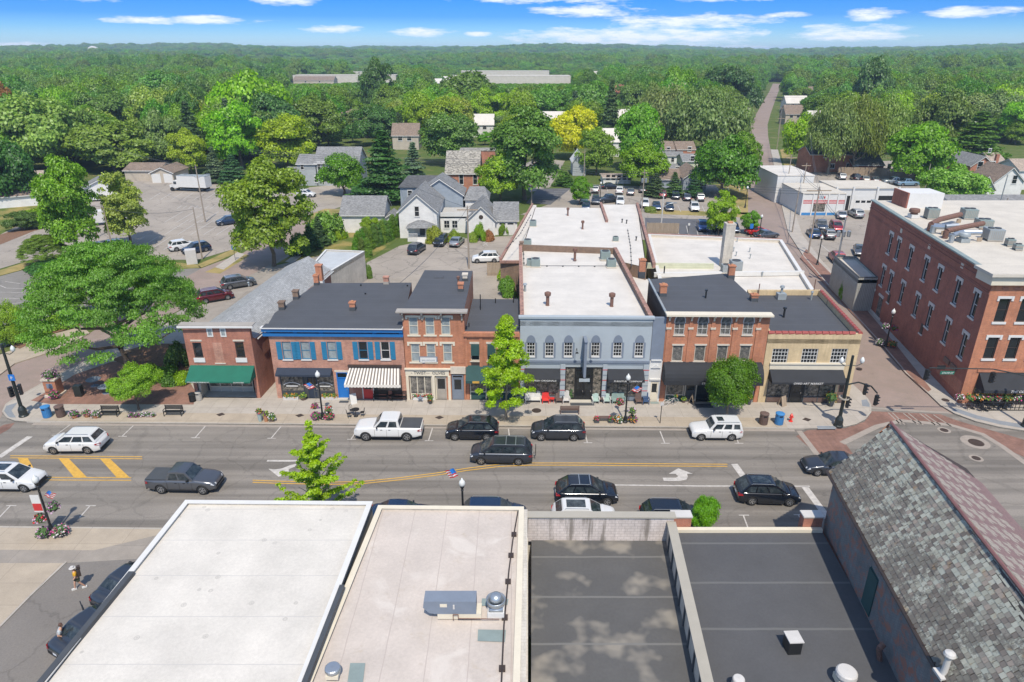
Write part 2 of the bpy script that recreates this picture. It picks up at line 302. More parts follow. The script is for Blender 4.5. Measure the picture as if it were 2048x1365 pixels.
# ---------------------------------------------------------------- geometry helpers
W = {}          # world matrix of every object made here
def reg(o,parent=None,Mw=None,label=None,cat=None,group=None,kind=None):
    Mw = Mw or (W[parent] if parent else Matrix())
    col.objects.link(o)
    if parent: o.parent = parent; o.matrix_basis = W[parent].inverted() @ Mw
    else: o.matrix_basis = Mw
    W[o] = Mw
    if label: o['label'] = label
    if cat: o['category'] = cat
    if group: o['group'] = group
    if kind: o['kind'] = kind
    return o
def TR(x,y,z=0,rz=0): return Matrix.Translation((x,y,z)) @ Matrix.Rotation(rz,4,'Z')
def thing(name,label,cat,loc=(0,0,0),rz=0,group=None):
    return reg(bpy.data.objects.new(name,None),None,TR(loc[0],loc[1],loc[2] if len(loc) > 2 else 0,rz),label,cat,group)
class MB:
    def __init__(s): s.v = []; s.f = []; s.m = []; s.M = None
    def add(s,vs,fs,m=0):
        b = len(s.v)
        s.v += [(s.M @ Vector(v)) if s.M else Vector(v) for v in vs]
        s.f += [tuple(b+i for i in f) for f in fs]; s.m += [m]*len(fs); return s
    def box(s,x0,x1,y0,y1,z0,z1,m=0):
        return s.add([(x0,y0,z0),(x1,y0,z0),(x1,y1,z0),(x0,y1,z0),(x0,y0,z1),(x1,y0,z1),(x1,y1,z1),(x0,y1,z1)],
                     [(0,3,2,1),(4,5,6,7),(0,1,5,4),(1,2,6,5),(2,3,7,6),(3,0,4,7)],m)
    def cbox(s,c,d,rz=0,m=0,tilt=None):
        o = s.M; R = TR(c[0],c[1],c[2],rz)
        if tilt: R = R @ tilt
        s.M = (o @ R) if o else R
        s.box(-d[0]/2,d[0]/2,-d[1]/2,d[1]/2,-d[2]/2,d[2]/2,m); s.M = o; return s
    def poly(s,pts,m=0): return s.add(pts,[tuple(range(len(pts)))],m)
    def prism(s,pts,z0,z1,m=0,ms=None,bottom=False):
        pts = [(p[0],p[1]) for p in pts]
        a = sum(pts[i][0]*pts[(i+1) % len(pts)][1]-pts[(i+1) % len(pts)][0]*pts[i][1] for i in range(len(pts)))
        if a < 0: pts = pts[::-1]
        n = len(pts); ms = m if ms is None else ms
        zz0 = z0 if callable(z0) else (lambda x,y: z0); zz1 = z1 if callable(z1) else (lambda x,y: z1)
        v = [(x,y,zz0(x,y)) for x,y in pts]+[(x,y,zz1(x,y)) for x,y in pts]
        s.add(v,[tuple(range(n,2*n))],m)
        s.add(v,[(i,(i+1) % n,n+(i+1) % n,n+i) for i in range(n)],ms)
        if bottom: s.add(v,[tuple(range(n-1,-1,-1))],m)
        return s
    def tube(s,p0,p1,r0,r1=None,n=8,m=0,caps=True):
        p0,p1 = Vector(p0),Vector(p1); r1 = r0 if r1 is None else r1
        d = (p1-p0).normalized(); a = d.orthogonal().normalized(); b = d.cross(a)
        v = [p+(a*cos(2*pi*i/n)+b*sin(2*pi*i/n))*r for p,r in ((p0,r0),(p1,r1)) for i in range(n)]
        s.add(v,[(i,(i+1) % n,n+(i+1) % n,n+i) for i in range(n)],m)
        if caps: s.add(v,[tuple(range(n-1,-1,-1)),tuple(range(n,2*n))],m)
        return s
    def path(s,pts,r,n=6,m=0):
        for a,b in zip(pts,pts[1:]): s.tube(a,b,r,r,n,m)
        return s
    def lathe(s,prof,c=(0,0,0),n=14,m=0):
        v = [(c[0]+r*cos(2*pi*i/n),c[1]+r*sin(2*pi*i/n),c[2]+z) for r,z in prof for i in range(n)]
        f = [(k*n+i,k*n+(i+1) % n,(k+1)*n+(i+1) % n,(k+1)*n+i) for k in range(len(prof)-1) for i in range(n)]
        f += [tuple(range(n-1,-1,-1)),tuple(range((len(prof)-1)*n,len(prof)*n))]
        return s.add(v,f,m)
    def mesh(s,name,mats,smooth=False,Mi=None):
        me = bpy.data.meshes.new(name)
        vs = [(Mi @ v) for v in s.v] if Mi else s.v
        me.from_pydata([tuple(v) for v in vs],[],s.f)
        uv = me.uv_layers.new(name='UVMap'); dat = np.zeros(len(me.loops)*2,dtype=np.float32)
        up = Vector((0,0,1)); k = 0
        for f in s.f:
            p = [s.v[i] for i in f]
            nx = ny = nz = 0.
            for i in range(len(p)):
                a,b = p[i],p[(i+1) % len(p)]
                nx += (a.y-b.y)*(a.z+b.z); ny += (a.z-b.z)*(a.x+b.x); nz += (a.x-b.x)*(a.y+b.y)
            h = hypot(nx,ny); L = sqrt(h*h+nz*nz) or 1
            if h/L < .05: ux,uy,vx,vy,vz = 1,0,0,1,0
            else:
                ux,uy = -ny/h,nx/h; vx,vy,vz = -nx/h*nz/L,-ny/h*nz/L,h/L
            for q in p:
                dat[k] = q.x*ux+q.y*uy; dat[k+1] = q.x*vx+q.y*vy+q.z*vz; k += 2
        uv.data.foreach_set('uv',dat)
        for mt in mats: me.materials.append(MT[mt] if isinstance(mt,str) else mt)
        if len(mats) > 1: me.polygons.foreach_set('material_index',s.m)
        if smooth: me.polygons.foreach_set('use_smooth',[True]*len(s.f))
        me.update(); return me
    def out(s,name,mats,parent=None,smooth=False,Mw=None,**kw):
        """geometry given in world coordinates; the object sits at its parent's place"""
        if not isinstance(mats,(list,tuple)): mats = [mats]
        Mw = Mw or (W[parent] if parent else Matrix())
        o = bpy.data.objects.new(name,s.mesh(name,mats,smooth,Mw.inverted()))
        return reg(o,parent,Mw,**kw)
    def loc(s,name,mats,parent=None,Mw=None,smooth=False,**kw):
        """geometry given in its own coordinates, placed by Mw"""
        if not isinstance(mats,(list,tuple)): mats = [mats]
        o = bpy.data.objects.new(name,s.mesh(name,mats,smooth))
        return reg(o,parent,Mw,**kw)
def inst(src,name=None,parent=None,Mw=None,**kw):
    o = bpy.data.objects.new(name or src.name.split('.')[0],src.data)
    return reg(o,parent,Mw,**kw)
def copy_tree(root,Mw,label=None,group=None,paint_mat=None,skip=()):
    def rec(o,parent,M):
        c = o.copy(); col.objects.link(c); c.parent = parent
        if parent is None: c.matrix_basis = M
        W[c] = M
        for ch in kids.get(o,()):
            if ch.name.split('.')[0] in skip: continue
            rec(ch,c,M @ W[o].inverted() @ W[ch])
        if paint_mat is not None and c.type == 'MESH':
            for sl_ in c.material_slots:
                if sl_.link == 'OBJECT': sl_.material = paint_mat
        return c
    kids = {}
    for o in list(W):
        if o.parent is not None: kids.setdefault(o.parent,[]).append(o)
    r = rec(root,None,Mw)
    if label: r['label'] = label
    if group: r['group'] = group
    return r
def wall(mb,A,B,z0,z1,holes=(),dep0=.16,m=0,mr=0,ztop=None):
    """wall from A to B (outside on the right-hand side), with real openings (u0,u1,z0,z1)"""
    ex,ey = B[0]-A[0],B[1]-A[1]; L = hypot(ex,ey); ex /= L; ey /= L
    nx,ny = -ey,ex                      # inward
    P = lambda u,z,d=0: (A[0]+ex*u+nx*d,A[1]+ey*u+ny*d,z)
    us = sorted({0,L,*[min(max(h[i],0),L) for h in holes for i in (0,1)]}); zs = sorted({z0,z1,*[min(max(h[i],z0),z1) for h in holes for i in (2,3)]})
    for i in range(len(us)-1):
        j = 0
        while j < len(zs)-1:
            uc,zc = (us[i]+us[i+1])/2,(zs[j]+zs[j+1])/2
            if not any(h[0] < uc < h[1] and h[2] < zc < h[3] for h in holes):
                mb.poly([P(us[i],zs[j]),P(us[i+1],zs[j]),P(us[i+1],zs[j+1]),P(us[i],zs[j+1])],m)
            j += 1
    for h_ in holes:
        a,b,c,d = h_[:4]; depth = h_[4] if len(h_) > 4 else dep0
        mb.poly([P(a,c),P(a,d),P(a,d,depth),P(a,c,depth)],mr); mb.poly([P(b,c),P(b,c,depth),P(b,d,depth),P(b,d)],mr)
        mb.poly([P(a,d),P(b,d),P(b,d,depth),P(a,d,depth)],mr); mb.poly([P(a,c),P(a,c,depth),P(b,c,depth),P(b,c)],mr)
        mb.poly([P(a,c,depth),P(b,c,depth),P(b,d,depth),P(a,d,depth)],mr)
    return P
WC = {}
def window(parent,A,B,u,z,w,h,frame='white',pane='glass',nx=1,nz=2,sill=None,lintel=None,shutter=None,fw=.06,dp=.10,sh=.1,lh=.16,arch=None,name='window',ext=.1,wide=0):
    """a sash window standing in its opening: frame with glazing bars > pane, sill, lintel, shutters"""
    ang = atan2(B[1]-A[1],B[0]-A[0]); ex,ey = cos(ang),sin(ang)
    Mw = TR(A[0]+ex*u,A[1]+ey*u,z,ang)
    w,h = round(w,2),round(h,2)
    def get(kind,mats,fn):
        k = (kind,w,h,mats,nx,nz,fw,dp,sh,lh,arch,ext,wide)
        if k not in WC:
            mb = MB(); fn(mb); WC[k] = mb.mesh(kind,list(mats))
        return WC[k]
    def f_frame(mb):
        y0,y1 = dp-.05,dp+.02
        mb.box(-w/2,-w/2+fw,y0,y1,0,h); mb.box(w/2-fw,w/2,y0,y1,0,h); mb.box(-w/2+fw,w/2-fw,y0,y1,0,fw); mb.box(-w/2+fw,w/2-fw,y0,y1,h-fw,h)
        b = fw*.6
        for i in range(1,nx):
            x = -w/2+w*i/nx; mb.box(x-b/2,x+b/2,y0+.012,y1-.004,fw,h-fw)
        for j in range(1,nz):
            t = h*j/nz; mb.box(-w/2+fw,w/2-fw,y0+.008,y1-.006,t-b/2,t+b/2)
    o = reg(bpy.data.objects.new(name,get('window',(frame,),f_frame)),parent,Mw)
    def sub(nm,mats,fn): return reg(bpy.data.objects.new(nm,get(nm,mats,fn)),o,Mw)
    sub('pane',(pane,),lambda mb: mb.poly([(-w/2+.01,dp,.01),(w/2-.01,dp,.01),(w/2-.01,dp,h-.01),(-w/2+.01,dp,h-.01)]))
    if sill: sub('sill',(sill,),lambda mb: mb.box(-w/2-ext,w/2+ext,-.09,dp-.06,-sh,-.003))
    if lintel:
        def f(mb):
            mb.box(-w/2-ext,w/2+ext,-.05,.02,h+.003,h+lh)
            if wide:
                for s in (-1,1): mb.box(s*(w/2+ext)-wide/2,s*(w/2+ext)+wide/2,-.07,.02,h-lh*.9,h+lh)
        sub('lintel',(lintel,),f)
    if arch:
        def f(mb):
            r = w/2+.06; n = 12; pts = []
            for i in range(n+1):
                a = pi*i/n; k = arch[1]
                pts.append((r*cos(a),k*sin(a)**(.75 if arch[0] == 'gothic' else 1)))
            for i in range(n):
                (x0,z0),(x1,z1) = pts[i],pts[i+1]
                mb.add([(x0,-.012,h+z0),(x0*.84,-.012,h+z0*.84),(x1*.84,-.012,h+z1*.84),(x1,-.012,h+z1)],[(0,1,2,3)],0)
                mb.add([(x0*.84,-.006,h+z0*.84),(0,-.006,h),(x1*.84,-.006,h+z1*.84)],[(0,1,2)],1)
        sub('arch',(arch[2],arch[3]),f)
    if shutter:
        for s in (-1,1):
            def f(mb,s=s):
                x = s*(w/2+.30); mb.box(x-.24,x+.24,-.06,-.006,0,h)
                for k in range(int(h/.16)): mb.box(x-.19,x+.19,-.075,-.06,.06+k*.16,.15+k*.16)
            kk = 'shutter' if s < 0 else 'shutter '
            reg(bpy.data.objects.new('shutter',get(kk,(shutter,),f)),o,Mw)
    return o
def text(parent,s,A,B,u,z,size,mat='white',proud=.02,bold=True,align='CENTER',tilt=0,name='lettering',w=None,italic=0,Mw=None):
    cu = bpy.data.curves.new(name,'FONT'); cu.body = s; cu.size = size; cu.align_x = align; cu.extrude = .004; cu.offset = .012*size if bold else 0; cu.shear = italic
    cu.resolution_u = 2
    cu.materials.append(MT[mat])
    tmp = bpy.data.objects.new(name,cu); me = bpy.data.meshes.new_from_object(tmp); bpy.data.objects.remove(tmp)
    o = bpy.data.objects.new(name,me)
    if Mw is None:
        ang = atan2(B[1]-A[1],B[0]-A[0]); ex,ey = cos(ang),sin(ang)
        Mw = TR(A[0]+ex*u+ey*proud,A[1]+ey*u-ex*proud,z,ang) @ Matrix.Rotation(pi/2+tilt,4,'X')
    if w: cu.size = size; Mw = Mw @ Matrix.Diagonal((w,1,1,1))
    return reg(o,parent,Mw,kind='stuff')
rnd = random.Random(7)
# ================================================================ GROUND, STREETS, PAVEMENTS
def kf(x): return 54.12-.0165*x          # far kerb of the main street
def kn(x): return 39.3-.0165*x           # near kerb
def ff(x): return 59.12-.018*x           # shop fronts
def nf(x): return 35.1-.01*x             # fronts of the near row
def terr(x,y):
    d = hypot(x,y)
    if d < 900: return 0.
    a = atan2(x,y); t = min(1,(d-900)/2600)
    h = 25+8*sin(a*5.1+1.9)+5*sin(a*13+.5)
    h += 5*sin(x/210+1)*sin(y/330)+3*sin(x/90)*sin(y/140+2)+14*math.exp(-((a+.62)/.24)**2) + 8*math.exp(-((a-.62)/.25)**2)
    return h*t*t*(3-2*t)
def build_ground():
    mb = MB(); R = [0,60,150,300,500,700,900,1100,1300,1600,1900,2300,2800,3400,4200,5200,6500,9000]; n = 72
    vs = [(0,0,-.03)]
    for r in R[1:]:
        for i in range(n):
            a = 2*pi*i/n; x,y = r*sin(a),r*cos(a); vs.append((x,y,-.03+terr(x,y)))
    f = [(0,1+(i+1) % n,1+i) for i in range(n)]
    for k in range(len(R)-2):
        for i in range(n):
            a,b = 1+k*n+i,1+k*n+(i+1) % n; f.append((a,b,b+n,a+n))
    mb.add(vs,f); mb.out('ground','ground',kind='structure')
build_ground()
def flat(name,pts,z,mat,label=None,th=None):
    """a sheet of ground cover; pts in photograph bearings (tuples) or site metres (Vectors)"""
    q = [p if isinstance(p,Vector) else G(p[0],p[1]) for p in pts]
    mb = MB()
    if th: mb.prism(q,z-th,z)
    else:
        a = sum(q[i].x*q[(i+1) % len(q)].y-q[(i+1) % len(q)].x*q[i].y for i in range(len(q)))
        if a < 0: q = q[::-1]
        mb.poly([(p.x,p.y,z) for p in q])
    return mb.out(name,mat,kind='structure',label=label)
V = lambda x,y: Vector((x,y,0))
flat('street',[V(-130,kn(-130)-9),V(130,kn(130)-9),V(130,kf(130)+6),V(-130,kf(-130)+6)],.0,'asphalt')
# cross street on the right (bricks beyond the crossing) and on the left
RK = [(1907,829),(1880,813),(1853,787),(1811,749),(1766,695),(1663,581),(1607,515),(1576,467),(1560,400),(1549,340),(1541,300),(1536,272),(1535,250),(1541,228),(1549,205),(1556,186),(1562,168)]
rk = [G(*p) for p in RK]
lk = [V(p.x-w,p.y+2) for p,w in zip(rk,(9,8.2,7.4,6.9,6.7,6.6,6.6,6.6,6.9,7.2,7.2,7,7,7,7,7,8))]
flat('side_street_brick',rk+lk[::-1],.008,'brickroad')
flat('cross_street_far_left',[(-120,860),(-60,790),(0,752),(30,729),(127,698),(250,625),(403,537),(487,506),(545,468),(600,437),(650,418),(705,418),(640,470),(600,497),(511,546),(440,579),(260,672),(91,766),(54,787),(12,813),(0,840),(-20,860)],.008,'brickroad')
flat('parking_lot',[(-420,500),(-200,455),(0,440),(110,418),(190,385),(290,352),(380,350),(480,365),(560,385),(640,380),(700,392),(690,412),(600,437),(545,468),(463,500),(395,520),(330,520),(240,512),(180,509),(110,510),(60,520),(0,538),(-220,590)],.002,'lot')
flat('parking_lot_lower',[(-500,720),(-300,600),(0,553),(75,533),(170,524),(300,540),(403,537),(340,575),(300,620),(127,662),(20,690),(0,700),(-200,790)],.004,'lot_dk')
flat('yard_by_brick_shop',[(440,579),(511,546),(600,497),(650,470),(680,480),(640,520),(580,545),(410,660),(300,740),(200,735),(150,735)],.006,'apron')
flat('house_parking_lot',[(690,620),(700,570),(735,525),(800,492),(850,482),(1060,470),(1120,440),(1080,520),(1000,545),(1050,620)],.004,'lot')
flat('gravel_yard',[(735,562),(900,542),(1005,545),(1045,640),(880,640)],.010,'gravel')
flat('parking_lot_rear',[(1040,430),(1101,408),(1150,368),(1290,374),(1500,368),(1500,440),(1500,480),(1280,480),(1100,430)],.002,'lot')
flat('fresh_asphalt_bays',[(1052,407),(1075,378),(1142,377),(1101,410)],.008,'dark_asphalt')
flat('parking_bays_by_side_street',[(1290,436),(1440,440),(1440,478),(1290,476)],.008,'dark_asphalt')
flat('parking_lot_right',[(1572,440),(1600,425),(1640,420),(1830,430),(1900,440),(1960,640),(1720,620),(1672,581),(1616,515),(1584,467)],.002,'lot')
flat('garage_forecourt',[(1570,350),(1590,330),(1830,320),(1850,430),(1585,432)],.004,'lot')
flat('driveway',[(560,400),(620,375),(760,362),(830,372),(700,412)],.010,'gravel')
flat('side_lane',[(1040,330),(1080,318),(1130,322),(1100,375),(1060,385)],.002,'lot')
for pts,nm in (([(-60,566),(0,541),(60,522),(110,512),(180,511),(300,520),(395,530),(403,536),(340,541),(170,523),(75,532),(0,552),(-50,577)],'verge_island'),([(395,530),(463,500),(478,505),(400,537)],'verge_by_lot'),
           ([(410,545),(487,508),(500,512),(440,548)],'verge_by_street'),([(545,533),(600,500),(650,470),(640,440),(700,418),(775,412),(800,455),(795,480),(720,530),(640,512)],'lawn'),
           ([(1497,426),(1440,424),(1300,420),(1300,428),(1497,436)],'verge_of_bays'),([(1570,340),(1560,300),(1580,296),(1610,420),(1590,425)],'verge_of_side_street'),([(0,470),(-120,480),(-120,430),(60,395),(130,385),(110,420),(50,445)],'lawn_by_shed'),
           ([(1430,370),(1496,366),(1496,430),(1475,428)],'verge_corner'),([(600,437),(650,418),(700,420),(640,455)],'verge_far')):
    flat(nm,pts,.012,'dry' if 'verge' in nm else 'grass')
flat('mulch_bed',[(-20,478),(0,470),(60,452),(128,440),(130,447),(70,462),(0,490),(-20,496)],.016,'mulch')
flat('path_to_lot',[(430,535),(447,540),(490,509),(475,505)],.016,'walk')
flat('path_by_lawn',[(570,524),(585,527),(660,470),(720,425),(710,421)],.018,'walk')
# pavement of the shop block, with kerbs
def arc(c,r,a0,a1,n=8): return [V(c[0]+r*cos(a0+(a1-a0)*i/n),c[1]+r*sin(a0+(a1-a0)*i/n)) for i in range(n+1)]
cornerR = [G(1608,860),G(1660,859),G(1690,856),G(1712,851),G(1731,841),G(1742,827),G(1742,812),G(1734,798)]+lk[3:7]
cornerL = [G(54,846),G(30,844),G(14,838),G(5,826),G(12,811),G(30,799),G(54,786),G(91,765),G(150,735),G(235,690),G(330,640)]
flat('sidewalk',[V(x,kf(x)) for x in (-44,-20,0,26)][::1]+cornerR+[V(30,76),V(-24,76)]+cornerL[::-1],.13,'walk',th=.16)
def ribbon(name,line,w,z0,z1,mat,side=1,**kw):
    mb = MB(); q = [p if isinstance(p,Vector) else G(*p) for p in line]; nrm = []
    for i in range(len(q)):
        a,b = q[max(i-1,0)],q[min(i+1,len(q)-1)]; d = (b-a); d.normalize(); nrm.append(Vector((-d.y,d.x,0))*side*w)
    for i in range(len(q)-1):
        a,b,c,d = q[i],q[i+1],q[i+1]+nrm[i+1],q[i]+nrm[i]
        if z1-z0 > .02: mb.prism([a,b,c,d],z0,z1)
        else: mb.poly([(p.x,p.y,z1) for p in ((a,b,c,d) if side > 0 else (d,c,b,a))])
    return mb.out(name,mat,kind=kw.pop('kind','structure'),**kw)
klineF = cornerL[::-1]+[V(x,kf(x)) for x in (-40,-20,0,20)]+cornerR[:8]
ribbon('kerb',klineF,.16,.0,.145,'kerb',1)
ribbon('tan_paving_strip',[V(x,kf(x)+.17) for x in (-43.5,-20,0,25)],1.75,.1,.136,'walk_tan',1)
ribbon('concrete_gutter',[V(x,kf(x)-.35) for x in (-44,-20,0,25.5)],.34,.0,.010,'band',1)  # pale concrete strip along the foot of the kerb
flat('tactile_strip',[G(12,815),G(8,827),G(20,838),G(33,838),G(24,824),G(36,808)],.138,'tactile')
flat('tactile_strip',[G(1722,803),G(1737,801),G(1740,817),G(1724,815)],.138,'tactile'); flat('tactile_strip',[G(1633,855),G(1668,855),G(1672,861.5),G(1635,861.5)],.148,'tactile')
flat('brick_plaza',[(63,804),(96,785),(150,752),(225,726),(312,730),(377,762),(391,785),(388,812),(101,811)],.140,'brickpave')
flat('planting_bed',[(225,722),(300,690),(372,690),(380,757),(345,768),(312,745),(268,742)],.150,'mulch')
flat('sidewalk_left_of_side_street',[(-100,815),(0,752),(30,729),(127,698),(180,668),(165,655),(100,672),(0,712),(-140,780)],.12,'walk_tan',th=.14)
flat('planting_strip',[(20,690),(40,700),(100,672),(165,650),(150,640),(80,660)],.14,'mulch',th=.1)
# right corner: pavement in front of the tall brick corner building
cornerB = [G(1880,813),G(1907,829),G(1950,845),G(2000,857),G(2060,866)]
flat('sidewalk_by_corner_building',[G(1766,695),G(1811,749),G(1853,787)]+cornerB+[V(110,kf(110)+4),V(110,80),V(46.5,80),V(47,92),rk[6],rk[5]],.13,'walk',th=.16)
ribbon('kerb_by_corner_building',rk[2:8][::-1]+[G(1811,749),G(1853,787)]+cornerB,.16,0,.145,'kerb',1)
ribbon('sidewalk_right',rk[4:11],2.4,0,.12,'walk',-1); ribbon('kerb_right',rk[4:11],.16,0,.14,'kerb',-1)
flat('brick_sidewalk',[G(1600,518),G(1663,585),G(1766,697),G(1811,750),G(1853,788),G(1862,782),G(1790,690),G(1724,612),G(1660,548),G(1612,500)],.140,'brickpave')
ribbon('tactile_strip_long',[G(1903,824),G(1950,840),G(2000,852),G(2050,860)],.8,.13,.138,'tactile',1)
# brick crosswalks between concrete bands
flat('crosswalk',[(1592,873),(1615,861),(1690,857),(1729,844),(1742,823),(1880,829),(1915,842),(2048,880),(2048,915),(1995,890),(1960,868),(1900,850),(1806,842),(1760,853),(1690,887),(1718,925),(1760,985),(1700,985),(1640,915)],.012,'crosswalk')
def band(pts,w,name='concrete_band',z=.018,mat='band',side=1): return ribbon(name,pts,w,z-.01,z,mat,side)
band([(1690,890),(1760,856),(1806,845),(1900,853),(1962,871),(2000,895),(2048,930)],.55)
band([(1592,862),(1640,925),(1700,1000)],.5); band([(1742,818),(1820,824),(1900,828)],.35)
for a,b in (((1775,826),(1800,850)),((1783,826),(1808,850)),((1805,827),(1835,851)),((1815,827),(1845,851)),((1838,828),(1872,853)),((1848,829),(1882,853)),((1865,830),(1903,855))): band([a,b],.13)
flat('crosswalk_left',[(-60,880),(-20,866),(8,850),(30,846),(20,858),(-20,880)],.012,'crosswalk')
# near pavement
flat('sidewalk_near',[V(-90,kn(-90)),V(-22.2,kn(-22.2)),V(-21.6,36),V(-22.4,14),V(-27.5,14),V(-27.6,29.8),V(-30,30.6),V(-90,30.6)],.13,'walk_tan',th=.16)
flat('apron_paving',[(-120,1105),(0,1103),(190,1104),(330,1070),(300,1120),(130,1130),(-200,1130)],.138,'apron')
flat('sidewalk_near_row',[V(-22.2,kn(-22.2)),V(60,kn(60)),V(60,30),V(-21.6,30)],.13,'walk',th=.16)
ribbon('kerb_near',[V(x,kn(x)) for x in (-90,-20,60)],.16,0,.145,'kerb',-1)
flat('alley',[(-60,1365+150),(0,1258),(55,1200),(130,1130),(300,1120),(290,1500)],.142,'asphalt2')
flat('concrete_corner_slab',[(-300,1130),(130,1130),(0,1258),(-60,1320),(-350,1320)],.144,'walk_tan')
ribbon('kerb_alley',[G(132,1128),G(60,1196),G(0,1257),G(-50,1310)],.14,.13,.20,'kerb',1)
# painted markings
mk = {}
def line(pts,w,mat='wpaint',name='road_marking',z=.022,side=1,**kw): return ribbon(name,pts,w,z-.008,z,mat,side,**kw)
for (x0,y0,x1,y1) in ((142,850,112,872),(268,852,245,874),(412,853,391,877),(563,854,543,878),(718,856,703,880),(866,857,858,883),(1018,858,1021,884),(1170,862,1176,887),(1321,863,1331,888),(1470,864,1478,888)):
    a,b = G(x0,y0),G(x1,y1); line([a,b],.10,side=-1); line([b+V(-.38,0),b+V(.38,0)],.10,z=.024)
for (x0,y0,x1,y1) in ((0,1036,22,1013),(161,1036,181,1013),(1497,1056,1488,1032),(1614,1056,1598,1031)):
    a,b = G(x0,y0),G(x1,y1); line([a,b],.10); line([b+V(-.38,0),b+V(.38,0)],.10,z=.024)
line([(4,916),(66,874)],.55); line([(1230,972),(1400,974),(1620,974.5)],.16); line([(1462,929),(1492,971)],.55,side=1); line([(1602,974),(1652,1042)],.55,side=1)
for dy in (0,5.2): line([(20,913+dy*.8),(150,914+dy*.8),(284,915+dy*.8)],.11,'yellow'); line([(0,955+dy),(120,956.5+dy),(262,957+dy)],.11,'yellow')
for xa,xb,ya,yb in ((36,62,917,955),(117,158,917,955),(200,245,918,957)): flat('road_marking',[(xa,ya),(xa+20,ya),(xb+20-4,yb),(xb-10,yb)],.020,'yellow')
Yc = [(505,962),(560,964),(650,966),(720,965),(800,957),(870,948),(935,938),(1000,930),(1060,927.5),(1150,927.5),(1300,929),(1455,930)]
for dy in (0,4.4): line([(x,y+dy) for x,y in Yc],.11,'yellow')
def arrow(fl,cx,cy):
    """left-turn arrow: shaft that bends to the head"""
    o = G(cx,cy); P = lambda a,b: V(o.x+a,o.y+b)
    if fl > 0:
        pts = [(-1.3,-.75),(.0,-.75),(.55,-.55),(.75,-.15),(.78,.25),(1.25,.25),(.25,1.05),(-.7,.25),(-.15,.25),(.0,-.1),(-.25,-.3),(-1.3,-.3)]
    else: pts = [(1.5,.75),(-.8,.75),(-.8,.42),(1.5,.4)]
    q = [P(a,b) for a,b in pts]
    flat('turn_arrow',q,.022,'wpaint')
    return P
arrow(1,1356,952)
o_ = G(556,922); flat('turn_arrow',[o_+V(*p) for p in ((-.9,.1),(1.6,.1),(1.6,-.16),(-.9,-.16))],.022,'wpaint')
o_ = G(562,946); flat('turn_arrow',[o_+V(*p) for p in ((-1.2,.55),(-.6,.45),(-.1,.6),(.45,1.1),(.9,1.3),(.9,.85),(.5,.5),(.6,.1),(1.1,.0),(.0,-.6))],.022,'wpaint')
# parking lot lines
def lots(segs,mat='fadedpaint',w=.11,z=.016):
    for x0,y0,x1,y1 in segs: line([(x0,y0),(x1,y1)],w,mat,'bay_line',z,1)
lots([(12,577,48,578),(0,572,12,577),(0,585,55,586),(0,597,60,599),(0,611,62,604),(0,625,55,627),(0,640,52,642),(0,655,50,657),(0,671,45,672),(0,690,30,691),(10,564,40,568),(80,632,98,640),(62,648,85,650)],'wpaint')
lots([(x,470,x+48,440) for x in range(330,560,26)]+[(x,445,x+36,424) for x in range(330,520,24)]+[(x,400,x+22,386) for x in range(300,500,22)]+[(340,455,520,452)]+[(x,418,x+9,412) for x in range(355,425,11)]+[(x,500,x+40,474) for x in range(250,330,26)])
lots([(1068+8*k+a,402-3.6*k,1092+8*k+a,402-3.6*k) for k in range(7) for a in (0,)],'wpaint',.12)
lots([(1290+x,424,1284+x,412) for x in range(0,210,24)]+[(1150+x,383,1148+x,375) for x in range(0,340,22)])
lots([(1293+x,476,1287+x,452) for x in range(10,150,19)],'wpaint')
lots([(820,498,835,512),(880,486,895,496),(915,486,935,497),(960,480,975,492),(985,478,965,492),(865,494,925,491)])
lots([(1640,470,1625,455),(1660,505,1640,488),(1700,500,1745,508),(1715,525,1748,530)])
# manholes, grates and drain covers
def cover(px,py,r,z=.16,sq=False,mat='darkwood',lab='',flatz=False):
    p = G(px,py,0); mb = MB()
    if sq: mb.prism([(p.x+r*cos(a),p.y+r*.8*sin(a)) for a in (0,pi/2,pi,1.5*pi)],z-.02,z)
    else:
        mb.lathe([(r,z-.02),(r,z),(r*.8,z),(r*.8,z+.004),(.01,z+.004)],(p.x,p.y,0),20)
    return mb.out('drain_cover' if sq else 'manhole_cover',mat,label=lab,cat='drain cover' if sq else 'manhole cover')
for px,py,sq,lab in ((442,832,True,'diamond drain grate in the tan paving before the green awning shop'),(600,834,True,'diamond drain grate in the paving beside the tall flower pots'),(879,838,True,'diamond drain grate in the paving left of the black crossover'),(1613,842,True,'small drain grate in the paving right of the fire hydrant')): cover(px,py,.42,.15,sq,'darkwood',lab)
cover(1073,824,.45,.145,lab='round brown manhole cover in the pavement before the grey furniture store'); cover(1890,806-3,.35,.145,lab='small round cover in the paving at the foot of the dark brick wall')
flat('manhole_collar',[G(1950,885)+V(1.15*cos(a*pi/10),1.15*sin(a*pi/10)) for a in range(20)],.020,'band')
cover(1952,886,.62,.034,lab='big manhole cover set in a pale concrete ring in the crossing'); cover(1718,740,.3,.145,lab='round cover in the pavement beside the yellow corner shop')
for px,py,lab in ((1888,861,'small manhole cover near the bent crossing band'),(1952,917,'small manhole cover in the asphalt below the ringed one')):
    p = G(px,py); flat('manhole_collar',[p+V(.55*cos(a*pi/8),.55*sin(a*pi/8)) for a in range(16)],.016,'band'); cover(px,py,.34,.030,lab=lab)
